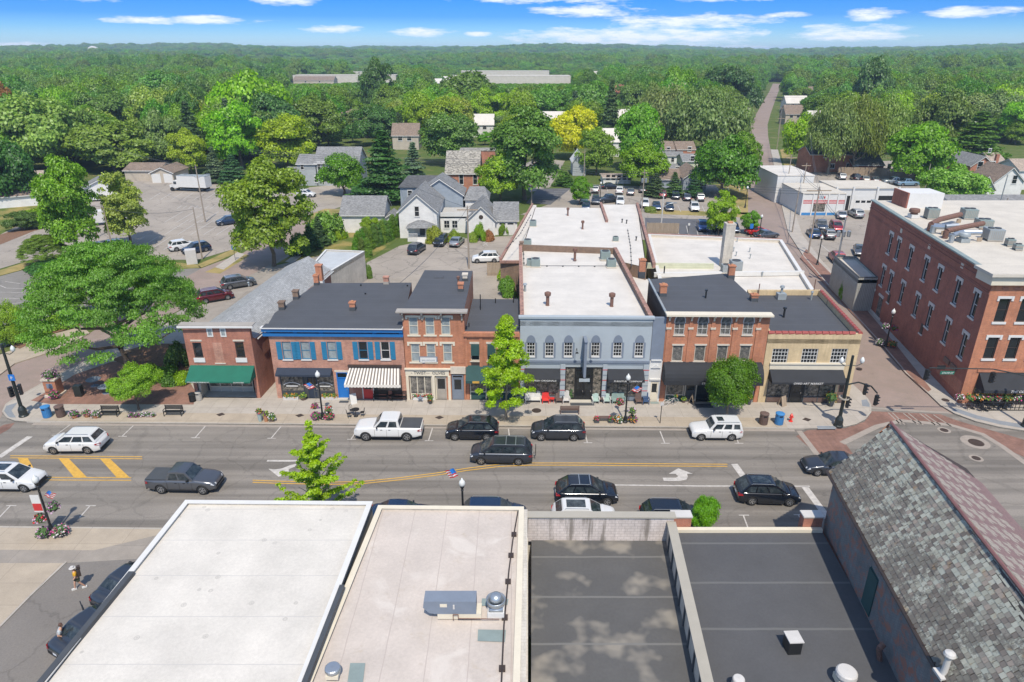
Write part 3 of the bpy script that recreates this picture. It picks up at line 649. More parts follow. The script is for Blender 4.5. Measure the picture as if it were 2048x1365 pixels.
# ================================================================ BUILDINGS
def XY(p): return (p[0],p[1])
def offs(fp,d):
    n = len(fp); o = []
    for i in range(n):
        p,q,r = Vector(fp[i-1][:2]),Vector(fp[i][:2]),Vector(fp[(i+1) % n][:2])
        a,b = (q-p).normalized(),(r-q).normalized(); na,nb = Vector((-a.y,a.x)),Vector((-b.y,b.x))
        k = na+nb; k /= max(.2,1+na.dot(nb)); o.append((q.x+k.x*d,q.y+k.y*d))
    return o
def ccw(fp):
    a = sum(fp[i][0]*fp[(i+1) % len(fp)][1]-fp[(i+1) % len(fp)][0]*fp[i][1] for i in range(len(fp)))
    return [tuple(p[:2]) for p in (fp if a > 0 else fp[::-1])]
def shell(root,fp,z1,mats,roof,holes=(),z0=0.,par=0.,pt=.25,coping=None,cz=.07,over=.03,holes_at=None,slope=0.,parts=None):
    """outer walls round a footprint (front edge first), roof sheet, parapet and coping; mats = front, reveal, sides"""
    fp = ccw(fp); mb = MB(); rz = z1-par; n = len(fp); H_ = {0: list(holes)}; H_.update(holes_at or {})
    for i in range(n): wall(mb,fp[i],fp[(i+1) % n],z0,rz,H_.get(i,()),.16,0 if i == 0 else 2,1)
    mb.out('wall',list(mats),root)
    inner = offs(fp,pt if par else .002)
    zr = (lambda x,y: rz-.02-slope*max(0,y-fp[0][1])) if slope else (lambda x,y: rz-.02)
    rb = MB(); rb.poly([(x,y,zr(x,y)+(.03 if not par else 0)) for x,y in inner]); r = rb.out('roof',roof,root)
    if par:
        pb = MB()
        for i in range(n):
            j = (i+1) % n; pb.prism([fp[i],fp[j],inner[j],inner[i]],rz-.45,z1,0 if i == 0 else 1,0 if i == 0 else 1)
        pb.v = [Vector((v.x,v.y,v.z)) for v in pb.v]; pb.out('parapet',[mats[0],mats[2]],root)
    if coping:
        o,i2,cb = offs(fp,-over),offs(fp,(pt if par else .2)+over),MB()
        for i in range(n):
            j = (i+1) % n; cb.prism([o[i],o[j],i2[j],i2[i]],z1,z1+cz,bottom=True)
        cb.out('coping',coping,root)
    return r
def strip(root,A,B,u0,u1,z0,z1,d0,d1,name,mat):
    """a board, band or pilaster standing d1..d0 in front of the wall A-B"""
    ang = atan2(B[1]-A[1],B[0]-A[0]); mb = MB(); mb.M = TR(A[0],A[1],0,ang); mb.box(u0,u1,-d1,-d0,z0,z1); return mb.out(name,mat,root)
def awning(root,A,B,u0,u1,zt,zb,out_,mat,val=.35,name='awning',curved=False,sides=True,stripes=None,thick=.05):
    ang = atan2(B[1]-A[1],B[0]-A[0]); mb = MB(); mb.M = TR(A[0],A[1],0,ang)
    prof = [(-.02,zt),(-out_,zb)]
    if curved: prof = [(-.02-out_*sin(t*pi/2)**1.0,zb+(zt-zb)*cos(t*pi/2)**1.15) for t in [k/6 for k in range(7)]]
    if stripes:
        n = stripes
        for k in range(n):
            a,b = u0+(u1-u0)*k/n,u0+(u1-u0)*(k+1)/n; s = .3*(2*(k+.5)/n-1)
            e0,e1 = a+.25*(2*k/n-1),b+.25*(2*(k+1)/n-1)
            mb.poly([(e0,-out_,zb),(e1,-out_,zb),(b,-.02,zt),(a,-.02,zt)],k % 2)
            mb.poly([(e0,-out_,zb-val+(.04 if k % 2 else 0)),(e1,-out_,zb-val+(.04 if k % 2 else 0)),(e1,-out_,zb),(e0,-out_,zb)],0)
        o = mb.out(name,['white_canvas','grey_stripe'],root)
        return o
    for (y0,z0_),(y1,z1_) in zip(prof,prof[1:]):
        mb.poly([(u0,y1,z1_),(u1,y1,z1_),(u1,y0,z0_),(u0,y0,z0_)])
    y,z = prof[-1]
    mb.poly([(u0,y,z-val),(u1,y,z-val),(u1,y,z),(u0,y,z)])
    if sides:
        for u in (u0,u1):
            pts = [(u,py_,pz) for py_,pz in prof]+[(u,y,z-val),(u,-.02,z-val)]
            mb.poly(pts if u == u1 else pts[::-1])
    return mb.out(name,mat,root)
MT['white_canvas'] = plain('cream_canvas',(.66,.62,.55),.85,.05); MT['grey_stripe'] = plain('brown_grey_canvas',(.17,.145,.125),.85,.08)
def chimney(root,p,z0,z1,w=.55,d=.55,mat='brick_orange',base='dark_trim',roof=None,name='chimney',basez=.45,pots=1):
    x,y = p[0],p[1]; mb = MB()
    mb.box(x-w/2,x+w/2,y-d/2,y+d/2,z0-.3,z1-.12,0); mb.box(x-w/2-.06,x+w/2+.06,y-d/2-.06,y+d/2+.06,z1-.12,z1,0)
    mb.box(x-w/2-.02,x+w/2+.02,y-d/2-.02,y+d/2+.02,z0-.3,z0+basez,1)
    if pots: mb.box(x-w*.22,x+w*.22,y-d*.22,y+d*.22,z1,z1+.12,2)
    return mb.out(name,[mat,base,'terracotta'],roof or root)
def vent(root,p,z,h,r=.08,mat='rust',cap='mush',name='vent_pipe'):
    x,y = p[0],p[1]; mb = MB()
    if cap == 'mush': prof = [(r*1.6,0),(r*1.2,.08),(r,.14),(r,h*.72),(r*1.75,h*.74),(r*1.9,h*.84),(r*1.9,h*.95),(r*1.1,h)]
    elif cap == 'cap': prof = [(r,0),(r,h*.8),(r*.5,h*.82),(r*2,h*.86),(r*1.6,h)]
    else: prof = [(r,0),(r,h),(r*.7,h+.001)]
    mb.lathe(prof,(x,y,z),12)
    return mb.out(name,mat,root,smooth=False)
def shopfront(root,A,B,u0,u1,z0,z1,depth,fr='dark_trim',kick=.5,bays=3,kmat=None,pane='glass_shop',fw=.08,name='shop_window'):
    """shop glazing set back in its opening: frame > panes, kick plate"""
    ang = atan2(B[1]-A[1],B[0]-A[0]); mb = MB(); mb.M = TR(A[0],A[1],0,ang); y = depth
    mb.box(u0,u1,y-.06,y+.04,z0+kick-.05,z0+kick+.05); mb.box(u0,u1,y-.06,y+.04,z1-fw,z1)
    for k in range(bays+1):
        u = u0+(u1-u0)*k/bays; u = min(max(u,u0+fw/2),u1-fw/2); mb.box(u-fw/2,u+fw/2,y-.07,y+.05,z0,z1)
    o = mb.out(name,fr,root)
    for k in range(bays):
        a,b = u0+(u1-u0)*k/bays+fw/2,u0+(u1-u0)*(k+1)/bays-fw/2
        m2 = MB(); m2.M = mb.M; m2.poly([(a,y,z0+kick),(b,y,z0+kick),(b,y,z1-fw),(a,y,z1-fw)]); m2.out('pane',pane,o)
    m3 = MB(); m3.M = mb.M; m3.box(u0+.01,u1-.01,y-.03,y+.03,z0,z0+kick-.05); m3.out('kick_plate',kmat or fr,o)
    return o
def door(root,A,B,u,z0,w,h,depth=.1,mat='dark_trim',glass_=True,frame=None,name='door',knob='chrome',transom=0):
    ang = atan2(B[1]-A[1],B[0]-A[0]); mb = MB(); mb.M = TR(A[0],A[1],0,ang); y = depth
    mb.box(u-w/2,u+w/2,y-.05,y,z0,z0+h)
    for a,b in (((z0+.15,z0+h*.42),) if glass_ else ((z0+.15,z0+h*.45),(z0+h*.52,z0+h-.15))): mb.box(u-w/2+.12,u+w/2-.12,y-.065,y-.05,a,b)
    o = mb.out(name,mat,root)
    def sub(nm,mt,f): m2 = MB(); m2.M = mb.M; f(m2); return m2.out(nm,mt,o)
    if glass_: sub('pane','glass',lambda m: m.box(u-w/2+.12,u+w/2-.12,y-.056,y-.049,z0+h*.48,z0+h-.13))
    sub('handle',knob,lambda m: m.box(u+w/2-.11,u+w/2-.07,y-.12,y-.05,z0+.95,z0+1.12))
    if frame:
        t = transom
        sub('frame',frame,lambda m: (m.box(u-w/2-.1,u-w/2-.001,y-.1,y+.02,z0,z0+h+t+.1),m.box(u+w/2+.001,u+w/2+.1,y-.1,y+.02,z0,z0+h+t+.1),m.box(u-w/2,u+w/2,y-.1,y+.02,z0+h+t,z0+h+t+.1),t and m.box(u-w/2,u+w/2,y-.1,y+.02,z0+h,z0+h+.07)))
        if t: sub('transom_pane','glass',lambda m: m.box(u-w/2,u+w/2,y-.02,y-.01,z0+h+.07,z0+h+t))
    return o
def winpx(root,A,B,cx,yt,yb,w,**k):
    u,z0 = GW(cx,yb,A,B); z1 = GW(cx,yt,A,B)[1]; return u,z0,z1-z0
def bracket(root,A,B,u,z1,h,d,mat,name='bracket'):
    ang = atan2(B[1]-A[1],B[0]-A[0]); mb = MB(); mb.M = TR(A[0],A[1],0,ang)
    pr = [(0,z1),(-d,z1),(-d,z1-h*.25),(-d*.45,z1-h*.55),(-d*.35,z1-h),(0,z1-h)]
    v = [(u-.07,y,z) for y,z in pr]+[(u+.07,y,z) for y,z in pr]; n = len(pr)
    mb.add(v,[tuple(range(n-1,-1,-1)),tuple(range(n,2*n))]+[(i,(i+1) % n,n+(i+1) % n,n+i) for i in range(n)]); return mb.out(name,mat,root)
SW = .13      # pavement level
F = lambda x: (x,ff(x))
# ---------------- A: red brick shop with the green awning, long gabled shingle roof behind
A_,B_ = F(-31.1),F(-24.7)
bA = thing('brick_shop','two storey red brick shop with wide green awning and long grey shingle roof behind','building',A_)
zA = 7.8
P1,P2 = (-22.7,81.9),(-28.6,84.2)
hs = []
wA = [winpx(bA,A_,B_,399,683,716,.9),winpx(bA,A_,B_,483,683,716,.9)]
for u,z,h in wA: hs.append((u-.42,u+.42,z,z+h))
hs.append((.35,6.0,SW,3.05,1.5))
mb = MB(); wall(mb,A_,B_,0,zA,hs,.22,0,1)
Bb = (-24.45,ff(-24.45)+3.9)
wall(mb,B_,P1,0,6.35,(),m=2); wall(mb,P1,P2,0,6.2,(),m=2); wall(mb,P2,(A_[0],A_[1]),0,6.2,(),m=2)
mb.box(-31.05,-24.75,B_[1]+.1,B_[1]+.55,6.0,zA-.02,2)
apx = ((P1[0]+P2[0])/2,(P1[1]+P2[1])/2)
mb.poly([(P1[0],P1[1],6.2),(P2[0],P2[1],6.2),(apx[0],apx[1],7.7)],2)
mb.out('wall',['brick_red','dark_trim','brick_red'],bA)
mb = MB(); f0 = ff(-28)+.5; fL,fR,fM = (-31.3,f0),(-24.5,f0),(-27.5,f0)
mb.poly([(*fM,7.75),(*fR,6.25),(P1[0]+.25,P1[1]+.3,6.15),(apx[0],apx[1]+.3,7.75)]); mb.poly([(*fL,6.15),(*fM,7.75),(apx[0],apx[1]+.3,7.75),(P2[0]-.25,P2[1]+.3,6.15)])
rA = mb.out('roof','shingle_pale',bA)
mb = MB(); mb.prism([(-31.35,ff(-31)-.25),(-24.3,ff(-24)-.25),(-24.3,f0+.1),(-31.35,f0+.1)],zA,zA+.09,bottom=True); mb.out('coping','grey_trim',bA)
mb = MB(); mb.box(-31.38,-24.27,ff(-27.7)-.36,ff(-27.7)-.26,zA-.16,zA+.02); mb.out('cornice','white',bA)
mb = MB(); mb.tube((-24.28,f0,6.22),(P1[0]+.33,P1[1]+.3,6.1),.06,n=5); mb.out('gutter','white',rA)
chimney(bA,G(640,556,7.0),6.2,8.6,.7,.7,'brick_orange','white',rA,pots=0,basez=.5)
for px,py in ((497,568),(480,612),(520,600),(575,545)): vent(rA,G(px,py,7.0),6.7,.5,.07,'zinc','cap')
for u,z,h in wA: window(bA,A_,B_,u,z,.84,h,'darkwood','glass',1,2,'white','stone',sh=.45,dp=.14,fw=.09,ext=.12)
for cx in (421,447.5):
    u,z,h = winpx(bA,A_,B_,cx,659,671,.4); strip(bA,A_,B_,u-.28,u+.28,z-.15,z+h+.15,-.01,.05,'attic_vent','white'); strip(bA,A_,B_,u-.17,u+.17,z,z+h,.05,.06,'attic_pane','glass_blind')
u,z,h = winpx(bA,A_,B_,441,686,726,1); strip(bA,A_,B_,u-.42,u+.42,z,z+h,-.01,.012,'bricked_up_window','brick_pink'); strip(bA,A_,B_,u-.52,u+.52,z-.12,z-.002,-.01,.05,'sill','stone')
ztA = GW(440,731,A_,B_)[1]
aw = awning(bA,A_,B_,.1,6.3,ztA,2.65,1.55,'green_canvas',.14,sides=True)
for s,u in (('COLUMBUS RUNNING CO.',1.35),('SKI FOOTERS',5.2)): text(aw,s,A_,B_,u,2.52,.17,'white',1.57,w=1.05 if u < 3 else 1.0)
shopfront(bA,A_,B_,.9,5.3,SW+.02,3.0,1.35,'stone',.55,4,'concrete'); strip(bA,A_,B_,.36,.6,SW,3.0,-1.5,-.2,'shop_jamb','stone')
mb = MB(); mb.M = TR(A_[0],A_[1],0,-.018); mb.box(.36,6.0,.17,1.6,SW,SW+.03); mb.box(.36,6.0,.17,1.6,2.98,3.02); mb.out('entry_floor','concrete',bA)
# cut behind: the opening is deep, so its back is the glazing
bK = thing('grey_annexe','low tan walled building with pale flat roof behind the shingle roofed shop','building',XY(G(658,545,4.4)))
shell(bK,[XY(G(x,y,4.4)) for x,y in ((624,530),(658,545),(729,503),(651,500))],4.4,['block','dark_trim','block'],'roof_grey',par=.15,pt=.2,coping='white',cz=.05)
# ---------------- B: pinkish brick, blue shutters
A_,B_ = F(-23.0),F(-10.25)
bB = thing('brick_storefront','pinkish brick building with blue shutters, blue cornice and striped awning','building',A_)
zB = 7.75; hs = []; ws = []
for cx in (576.5,613.5,666,728,772):
    u,z,h = winpx(bB,A_,B_,cx,684,719,.85); ws.append((u,z,h)); hs.append((u-.42,u+.42,z,z+h))
s0,s1 = GW(565,795,A_,B_)[0],GW(672,797,A_,B_)[0]
d0 = GW(690,795,A_,B_)[0]; e0,e1 = GW(708,795,A_,B_)[0],GW(806,798,A_,B_)[0]
hs += [(s0,s1,SW,3.1),(d0-.55,d0+.45,SW,3.0),(e0,e1,SW,2.7)]
rB = shell(bB,[A_,B_,(-11.2,72.6),(-21.6,72.4),(-23.4,63)],zB,['brick_pink','dark_trim','brick_red'],'roof_dark',hs)
for i,(u,z,h) in enumerate(ws): window(bB,A_,B_,u,z,.84,h,'white' if i == 4 else 'shutter','glass_blind' if i < 3 else 'glass',1,2,'white',None,shutter='shutter',sh=.12)
zc0 = GW(667,661,A_,B_)[1]
L_ = hypot(B_[0]-A_[0],B_[1]-A_[1])
strip(bB,A_,B_,-.45,L_+.05,zc0-.55,zc0-.25,-.02,.28,'lower_cornice','blue_trim'); strip(bB,A_,B_,-.45,L_+.05,zB-.42,zB-.08,-.02,.42,'cornice','blue_trim'); strip(bB,A_,B_,-.5,L_+.08,zB-.08,zB+.04,-.02,.55,'fascia','white')
strip(bB,A_,B_,-.3,L_,zB+.04,zB+.06,-.5,.54,'eave_flashing','roof_dark')
for k in range(6): strip(bB,A_,B_,(k/5)*(L_-.3)-.05+.0,(k/5)*(L_-.3)+.3,zc0-.25,zB-.42,-.02,.2,'bracket','blue_trim')
for cx in (562,609.5,661.5,721,775):
    u,z,h = winpx(bB,A_,B_,cx,655,662,.5); strip(bB,A_,B_,u-.3,u+.3,z-.06,z+h+.02,-.02,.06,'attic_window','white'); strip(bB,A_,B_,u-.2,u+.2,z+.02,z+h-.06,.06,.065,'attic_pane','glass_shop')
zt = GW(612,736,A_,B_)[1]; aw = awning(bB,A_,B_,s0-.1,s1-.05,zt,3.05,.75,'navy',.2)
shopfront(bB,A_,B_,s0,s0+2.25,SW,3.05,.12,'dark_trim',.75,1,'dark_trim','glass_shop'); shopfront(bB,A_,B_,s1-2.1,s1,SW,3.05,.12,'dark_trim',.75,1,'dark_trim','glass_shop')
door(bB,A_,B_,s0+3.1,SW,.95,2.3,.15,'navy',True,'dark_trim',transom=.45)
def arc_sign(root,A,B,u,z,r,mat,name='arched_sign'):
    ang = atan2(B[1]-A[1],B[0]-A[0]); mb = MB(); mb.M = TR(A[0],A[1],0,ang); n = 10
    for i in range(n):
        a,b = pi*(.15+.7*i/n),pi*(.15+.7*(i+1)/n)
        mb.poly([(u+r*cos(a),.04,z+r*.55*sin(a)),(u+(r-.12)*cos(a),.04,z+(r-.12)*.55*sin(a)),(u+(r-.12)*cos(b),.04,z+(r-.12)*.55*sin(b)),(u+r*cos(b),.04,z+r*.55*sin(b))])
    mb.box(u-r*.6,u+r*.6,.035,.045,z+.05,z+.16); mb.out(name,mat,root)
arc_sign(bB,A_,B_,s0+1.1,1.35,.95,'white'); arc_sign(bB,A_,B_,s1-1.0,1.35,.95,'white')
door(bB,A_,B_,d0-.05,SW,.9,2.25,.06,'blue_door',False,'blue_door',transom=.55); strip(bB,A_,B_,d0-.75,d0+.6,3.02,3.22,-.02,.05,'lintel','stone')
strip(bB,A_,B_,d0-.75,d0+.7,SW,SW+.12,-.02,.4,'door_step','tread')
zt = GW(755,733,A_,B_)[1]; strip(bB,A_,B_,e0-.25,e1+.1,zt-.05,zt+.18,-.02,.22,'awning_box','darkwood')
awning(bB,A_,B_,e0-.1,e1-.05,zt-.06,2.55,1.7,None,.32,stripes=34,name='striped_awning')
shopfront(bB,A_,B_,e0+2.4,e1,SW,2.65,.12,'brown',.9,3,'brick_red'); door(bB,A_,B_,e0+1.45,SW,.95,2.15,.1,'redwood',True,'white'); strip(bB,A_,B_,e0,e0+.85,SW,2.65,-.14,.0,'brick_panel','brick_red')
chimney(bB,G(565,618,7.8),7.6,8.6,.55,.55,'brick_brown','dark_trim',rB,pots=0); chimney(bB,G(593,597,7.8),7.6,8.7,.55,.55,'brick_brown','dark_trim',rB,pots=0); chimney(bB,G(706,620,7.8),7.7,8.65,.55,.5,'brick_orange','dark_trim',rB); chimney(bB,G(634,569,7.8),7.6,8.9,.5,.5,'brick_orange','dark_trim',rB); chimney(bB,G(773,567,7.8),7.6,8.6,.55,.5,'brick_pink','grey_trim',rB,pots=0)
for px,py in ((722,573),(731,590),(815,574)): vent(rB,G(px,py,7.7),7.7,.22,.09,'black','flat')
mb = MB(); mb.prism([(-20.5,72.4),(-13,72.5),(-13,76.2),(-20.5,76.2)],0,5.2); mb.out('rear_wing',['brick_brown'],bB); mb = MB(); mb.prism([(-20.6,72.3),(-12.9,72.4),(-12.9,76.3),(-20.6,76.3)],5.2,5.32); mb.out('rear_roof','roof_dark',bB)
# ---------------- T: three-window-wide orange brick building, dark lean roof
A_,B_ = F(-10.2),F(-4.45)
bT = thing('brick_storefront','tall narrow red brick building with bracketed window hoods above a cream shop front','building',A_)
zT = 9.35; hs = []; ws = []
for cy,cxs in ((0,(828,860.5,892)),(1,(832,863,896))):
    for cx in cxs:
        u,z,h = winpx(bT,A_,B_,cx,(635,688)[cy],(670,724)[cy],.8); ws.append((u,z,h)); hs.append((u-.42,u+.42,z,z+h))
hs += [(.25,3.85,SW,2.7),(4.35,5.55,SW,2.95)]
Lt = 5.75
rT = shell(bT,[A_,B_,(-4.3,71.8),(-9.6,72.1)],zT,['brick_orange','dark_trim','brick_orange'],'roof_dark',hs,slope=.0)
for u,z,h in ws: window(bT,A_,B_,u,z,.84,h,'cream','glass_blind',1,2,'cream','cream',lh=.2,wide=.2,ext=.2,sh=.14)
strip(bT,A_,B_,-.5,Lt+.35,zT+.0,zT+.14,-.3,.6,'cornice','grey_trim')
strip(bT,A_,B_,-.2,Lt+.1,zT-.35,zT-.15,-.02,.12,'frieze','brick_dark')
for u in (.05,1.85,3.65,5.55): bracket(bT,A_,B_,u,zT,.85,.5,'grey_trim')
u,z,h = winpx(bT,A_,B_,923,686,727,.6); strip(bT,A_,B_,u-.3,u+.3,z,z+h,-.01,.03,'blind_arch','brick_orange')
zf0,zf1 = 2.72,3.42
strip(bT,A_,B_,-.05,4.15,zf0,zf1,-.02,.1,'fascia','cream'); strip(bT,A_,B_,-.1,4.3,zf1,zf1+.12,-.02,.25,'shop_cornice','cream'); strip(bT,A_,B_,4.3,Lt,zf0+.25,zf1+.3,-.02,.12,'fascia','stone')
text(bT,'A',A_,B_,.55,2.95,.22,'grey_trim',.11); text(bT,'TWIST',A_,B_,1.35,2.9,.42,'dark_trim',.11,w=.95); text(bT,'ON',A_,B_,2.13,2.95,.2,'grey_trim',.11); text(bT,'OLIVES',A_,B_,3.15,2.9,.42,'dark_trim',.11,w=.95)
sg = strip(bT,A_,B_,1.35,3.1,4.05,4.75,-.02,.08,'plaque','grey_blue_dark'); strip(sg,A_,B_,1.45,3.0,4.13,4.67,.08,.09,'plaque_face','white'); text(sg,'BALLROOM',A_,B_,2.22,4.31,.2,'grey_blue_dark',.095,bold=False,w=1.2)
shopfront(bT,A_,B_,.3,2.45,SW,2.7,.1,'cream',.55,3,'cream','glass_curtain',.07)
for u in (.1,2.62,4.15): strip(bT,A_,B_,u-.13,u+.13,SW,zf0,-.02,.14,'pilaster','cream')
door(bT,A_,B_,3.35,SW,.95,2.35,.15,'grey_trim',True,'cream'); door(bT,A_,B_,4.95,SW,.92,2.3,.1,'grey_blue_dark',True,'grey_blue_dark',transom=.3)
chimney(bT,G(922,583,9.3),9.2,10.2,.5,.6,'brick_orange','dark_trim',rT,pots=0); chimney(bT,G(930.5,562,9.3),9.2,10.1,.5,.6,'stone','dark_trim',rT,pots=0); vent(rT,G(917,575,9.3),9.3,1.2,.09,'rust','mush')
mb = MB(); p = G(878,556,9.3); mb.prism([(p.x-.5,p.y-.35),(p.x+.5,p.y-.35),(p.x+.5,p.y+.35),(p.x-.5,p.y+.35)],9.3,9.42); mb.out('roof_hatch','roof_dark',rT)
# ---------------- L: low orange-brick building with the dark green awning
A_,B_ = F(-4.43),F(.74)
bL = thing('brick_storefront','low orange brick building with dark green awning, directly left of the grey store','building',A_)
zL = 7.2; hs = []; ws = []
for cx in (951,983.5,1016):
    u,z,h = winpx(bL,A_,B_,cx,688,722,.8); ws.append((u,z,h)); hs.append((u-.42,u+.42,z,z+h))
hs += [(.3,4.9,SW,3.0)]
rL = shell(bL,[A_,B_,(.72,68.6),(-4.2,68.7)],zL,['brick_orange','dark_trim','brick_red'],'roof_dark',hs)
for i,(u,z,h) in enumerate(ws):
    w = window(bL,A_,B_,u,z,.84,h,'cream','glass',1,2,'stone','stone',lh=.2)
    if i < 2: strip(w,A_,B_,u-.38,u+.38,z+.1+h*.3,z+h-.05,-.02,.25,'window_awning','dgreen_canvas')
    strip(bL,A_,B_,u-.42,u+.42,z-.85,z-.15,-.01,.02,'panel','darkwood')
for k,(a,b) in enumerate(((-.02,.2),(1.35,1.65),(3.05,3.35),(4.85,5.1))): strip(bL,A_,B_,a,b,3.6,zL-.55,-.02,.1,'pilaster','brick_orange')
strip(bL,A_,B_,-.1,5.12,zL-.3,zL+.06,-.25,.22,'cornice','brick_orange')
mb = MB(); mb.M = TR(A_[0],A_[1],0,-.018)
for k in range(26): mb.box(.05+k*.195,.15+k*.195,-.16,.01,zL-.45,zL-.3)
d_ = mb.out('dentils','brick_red',bL); d_['kind'] = 'stuff'
zt = 3.85; aw = awning(bL,A_,B_,.05,3.0,zt,2.7,1.1,'dgreen_canvas',.25); strip(aw,A_,B_,.7,1.35,2.48,2.7,1.1,1.115,'awning_patch','yellow'); awning(bL,A_,B_,3.1,5.1,zt,2.7,1.1,'dgreen_canvas',.25)
shopfront(bL,A_,B_,.35,1.95,SW,2.95,.12,'cream',.85,1,'dgreen_canvas'); shopfront(bL,A_,B_,3.3,4.85,SW,2.95,.12,'cream',.85,1,'dgreen_canvas'); door(bL,A_,B_,2.6,SW,1.0,2.3,.13,'dark_trim',True,'dark_trim',transom=.4)
for px,py,h in ((961,620,1.7),(991,607,.6),(1027,606,.8),(938,655,.5)): vent(rL,G(px,py,7.2),7.15,h,.05,'black','flat')
# ---------------- G: grey-blue painted furniture store
A_,B_ = F(.76),F(13.05)
bG = thing('painted_store','grey blue painted store with six arched windows and a white roof running far back','building',A_)
zG = 8.85; hs = []; ws = []
for cx in (1061.5,1098.5,1136,1190,1234,1277):
    u,z,h = winpx(bG,A_,B_,cx,685.5,713,.78); ws.append((u,z,h)); hs.append((u-.40,u+.40,z,z+h))
Lg = 12.29
hs += [(.45,3.85,SW,3.4),(4.35,7.9,SW,3.75),(8.35,11.75,SW,3.4)]
rG = shell(bG,[A_,B_,(13.0,83.2),(.95,84.9)],zG,['grey_blue','dark_trim','brick_brown'],'roof_white',hs,par=.45,pt=.3,coping=None,slope=.012)
strip(bG,A_,B_,-.15,Lg+.15,zG-.14,zG+.06,-.35,.14,'cornice','grey_blue'); 
cb = MB(); cb.prism([(.74,ff(0)+.35),(1.12,ff(0)+.35),(1.28,85),(.86,85)],zG,zG+.08,bottom=True); cb.out('parapet_coping','coping',bG)
cb = MB(); cb.prism([(12.7,ff(13)+.35),(13.1,ff(13)+.35),(13.1,83.2),(12.68,83.2)],zG,zG+.08,bottom=True); cb.out('parapet_coping','coping',bG)
for u,z,h in ws:
    window(bG,A_,B_,u,z,.78,h,'white','glass',3,4,'white',None,fw=.05,arch=('round',.75,'grey_blue_dark','grey_blue_dark'),ext=.02)
    for s in (-1,1): strip(bG,A_,B_,u+s*.5-.09,u+s*.5+.09,z-.2,z+h,-.01,.012,'surround','grey_blue_dark')
zb = GW(1150,723,A_,B_)[1]
strip(bG,A_,B_,-.02,Lg+.02,zb-.1,zb+.12,-.02,.16,'band_course','grey_blue_dark'); strip(bG,A_,B_,-.02,Lg+.02,zb-.28,zb-.1,-.02,.07,'band_course','grey_blue')
for a,b in ((.0,.42),(3.87,4.33),(7.92,8.33),(11.77,Lg)):
    strip(bG,A_,B_,a,b,SW,zb-.3,-.02,.12,'pier','grey_blue')
    for k in range(6): strip(bG,A_,B_,a-.02,b+.02,.75+k*.55,.81+k*.55,.10,.14,'pier_band','redwood' if k % 2 else 'grey_blue_dark')
zt = GW(1085,737,A_,B_)[1]
for (u0,u1,s) in ((.42,3.85,'AMISH ORIGINALS'),(8.36,11.8,'FURNITURE COMPANY')):
    aw = awning(bG,A_,B_,u0,u1,zt,2.95,1.05,'black_canvas',.3); text(aw,s,A_,B_,(u0+u1)/2+.15,2.72,.235,'white',1.07,w=1.22 if 'A' == s[0] else 1.1)
for u0,u1 in ((.45,3.85),(8.35,11.75)): shopfront(bG,A_,B_,u0,u1,SW,3.35,.13,'dark_trim',.5,3,'grey_blue_dark')
shopfront(bG,A_,B_,4.37,5.35,SW,3.7,.12,'black',.2,1); shopfront(bG,A_,B_,6.95,7.88,SW,3.7,.12,'black',.2,1); door(bG,A_,B_,5.78,SW,.8,2.4,.14,'black',True,'black',transom=.9); door(bG,A_,B_,6.55,SW,.8,2.4,.14,'black',True,'black',transom=.9)
strip(bG,A_,B_,4.8,7.4,SW,SW+.12,-.02,.5,'door_step','tread')
# big blade sign hung out from the wall with gooseneck lamps
bs = thing('blade_sign','dark grey blade sign projecting over the furniture store entrance','sign',(A_[0]+6.05,ff(6.8)-.1,3))
mb = MB(); o_ = W[bs].translation; mb.box(o_.x-.12,o_.x+.12,o_.y-1.3,o_.y,3.3,6.9); mb.box(o_.x-.16,o_.x+.16,o_.y-1.4,o_.y+.02,6.9,7.0); mb.out('sign_board','grey_blue_dark',bs); mb = MB(); mb.box(o_.x+.125,o_.x+.14,o_.y-1.15,o_.y-.9,3.6,6.6); mb.out('sign_trim','dark_trim',bs)
mb = MB(); mb.tube((o_.x,o_.y-1.2,3.3),(o_.x,o_.y-1.2,3.15),.02,n=5); mb.box(o_.x-.5,o_.x+.5,o_.y-1.25,o_.y-1.15,2.85,3.15); mb.out('hanging_panel','grey_blue',bs)
for s in (-1,1):
    mb = MB(); x = o_.x+s*.75; mb.path([(x,o_.y+.1,5.5),(x,o_.y-.5,6.0),(x,o_.y-.75,5.8)],.025,6); mb.lathe([(.03,.15),(.16,0),(.02,.01)],(x,o_.y-.78,5.6),8); mb.out('gooseneck_lamp','black',bs)
# rear parts of the grey store
mb = MB(); rear = [(.95,84.9),(13.0,83.2),(16.4,80.0),(21.6,117.4),(15.3,117.4),(15.2,114.6),(3.9,115.0)]
zr = 7.2; fp = ccw(rear)
for i in range(len(fp)): wall(mb,fp[i],fp[(i+1) % len(fp)],0,zr,(),m=0)
mb.out('rear_wall','brick_brown',bG); mb = MB(); mb.poly([(x,y,zr+.02) for x,y in offs(fp,.1)]); rG2 = mb.out('rear_roof','roof_white',bG)
mb = MB(); fp3 = [(13.15,ff(14)+9.6),(16.3,68.5),(16.9,80.2),(13.1,83.0)]; mb.prism(fp3,0,5.6); mb.out('side_wing','brick_brown',bG); mb = MB(); mb.prism(offs(ccw(fp3),.05),5.6,5.66); rG3 = mb.out('side_roof','roof_white',bG)
mb = MB(); lw = [(-1.6,91.0),(.9,90.6),(4.0,115),(4.15,127.8),(3.2,127.8)]; lw = [(-1.6,91.0),(1.0,90.6),(4.3,115),(4.6,127.8),(3.9,127.9)]
mb.prism(lw,0,4.9); mb.out('left_wing','brick_brown',bG); mb = MB(); mb.prism(offs(ccw(lw),.05),4.9,4.96); mb.out('left_wing_roof','roof_white',bG)
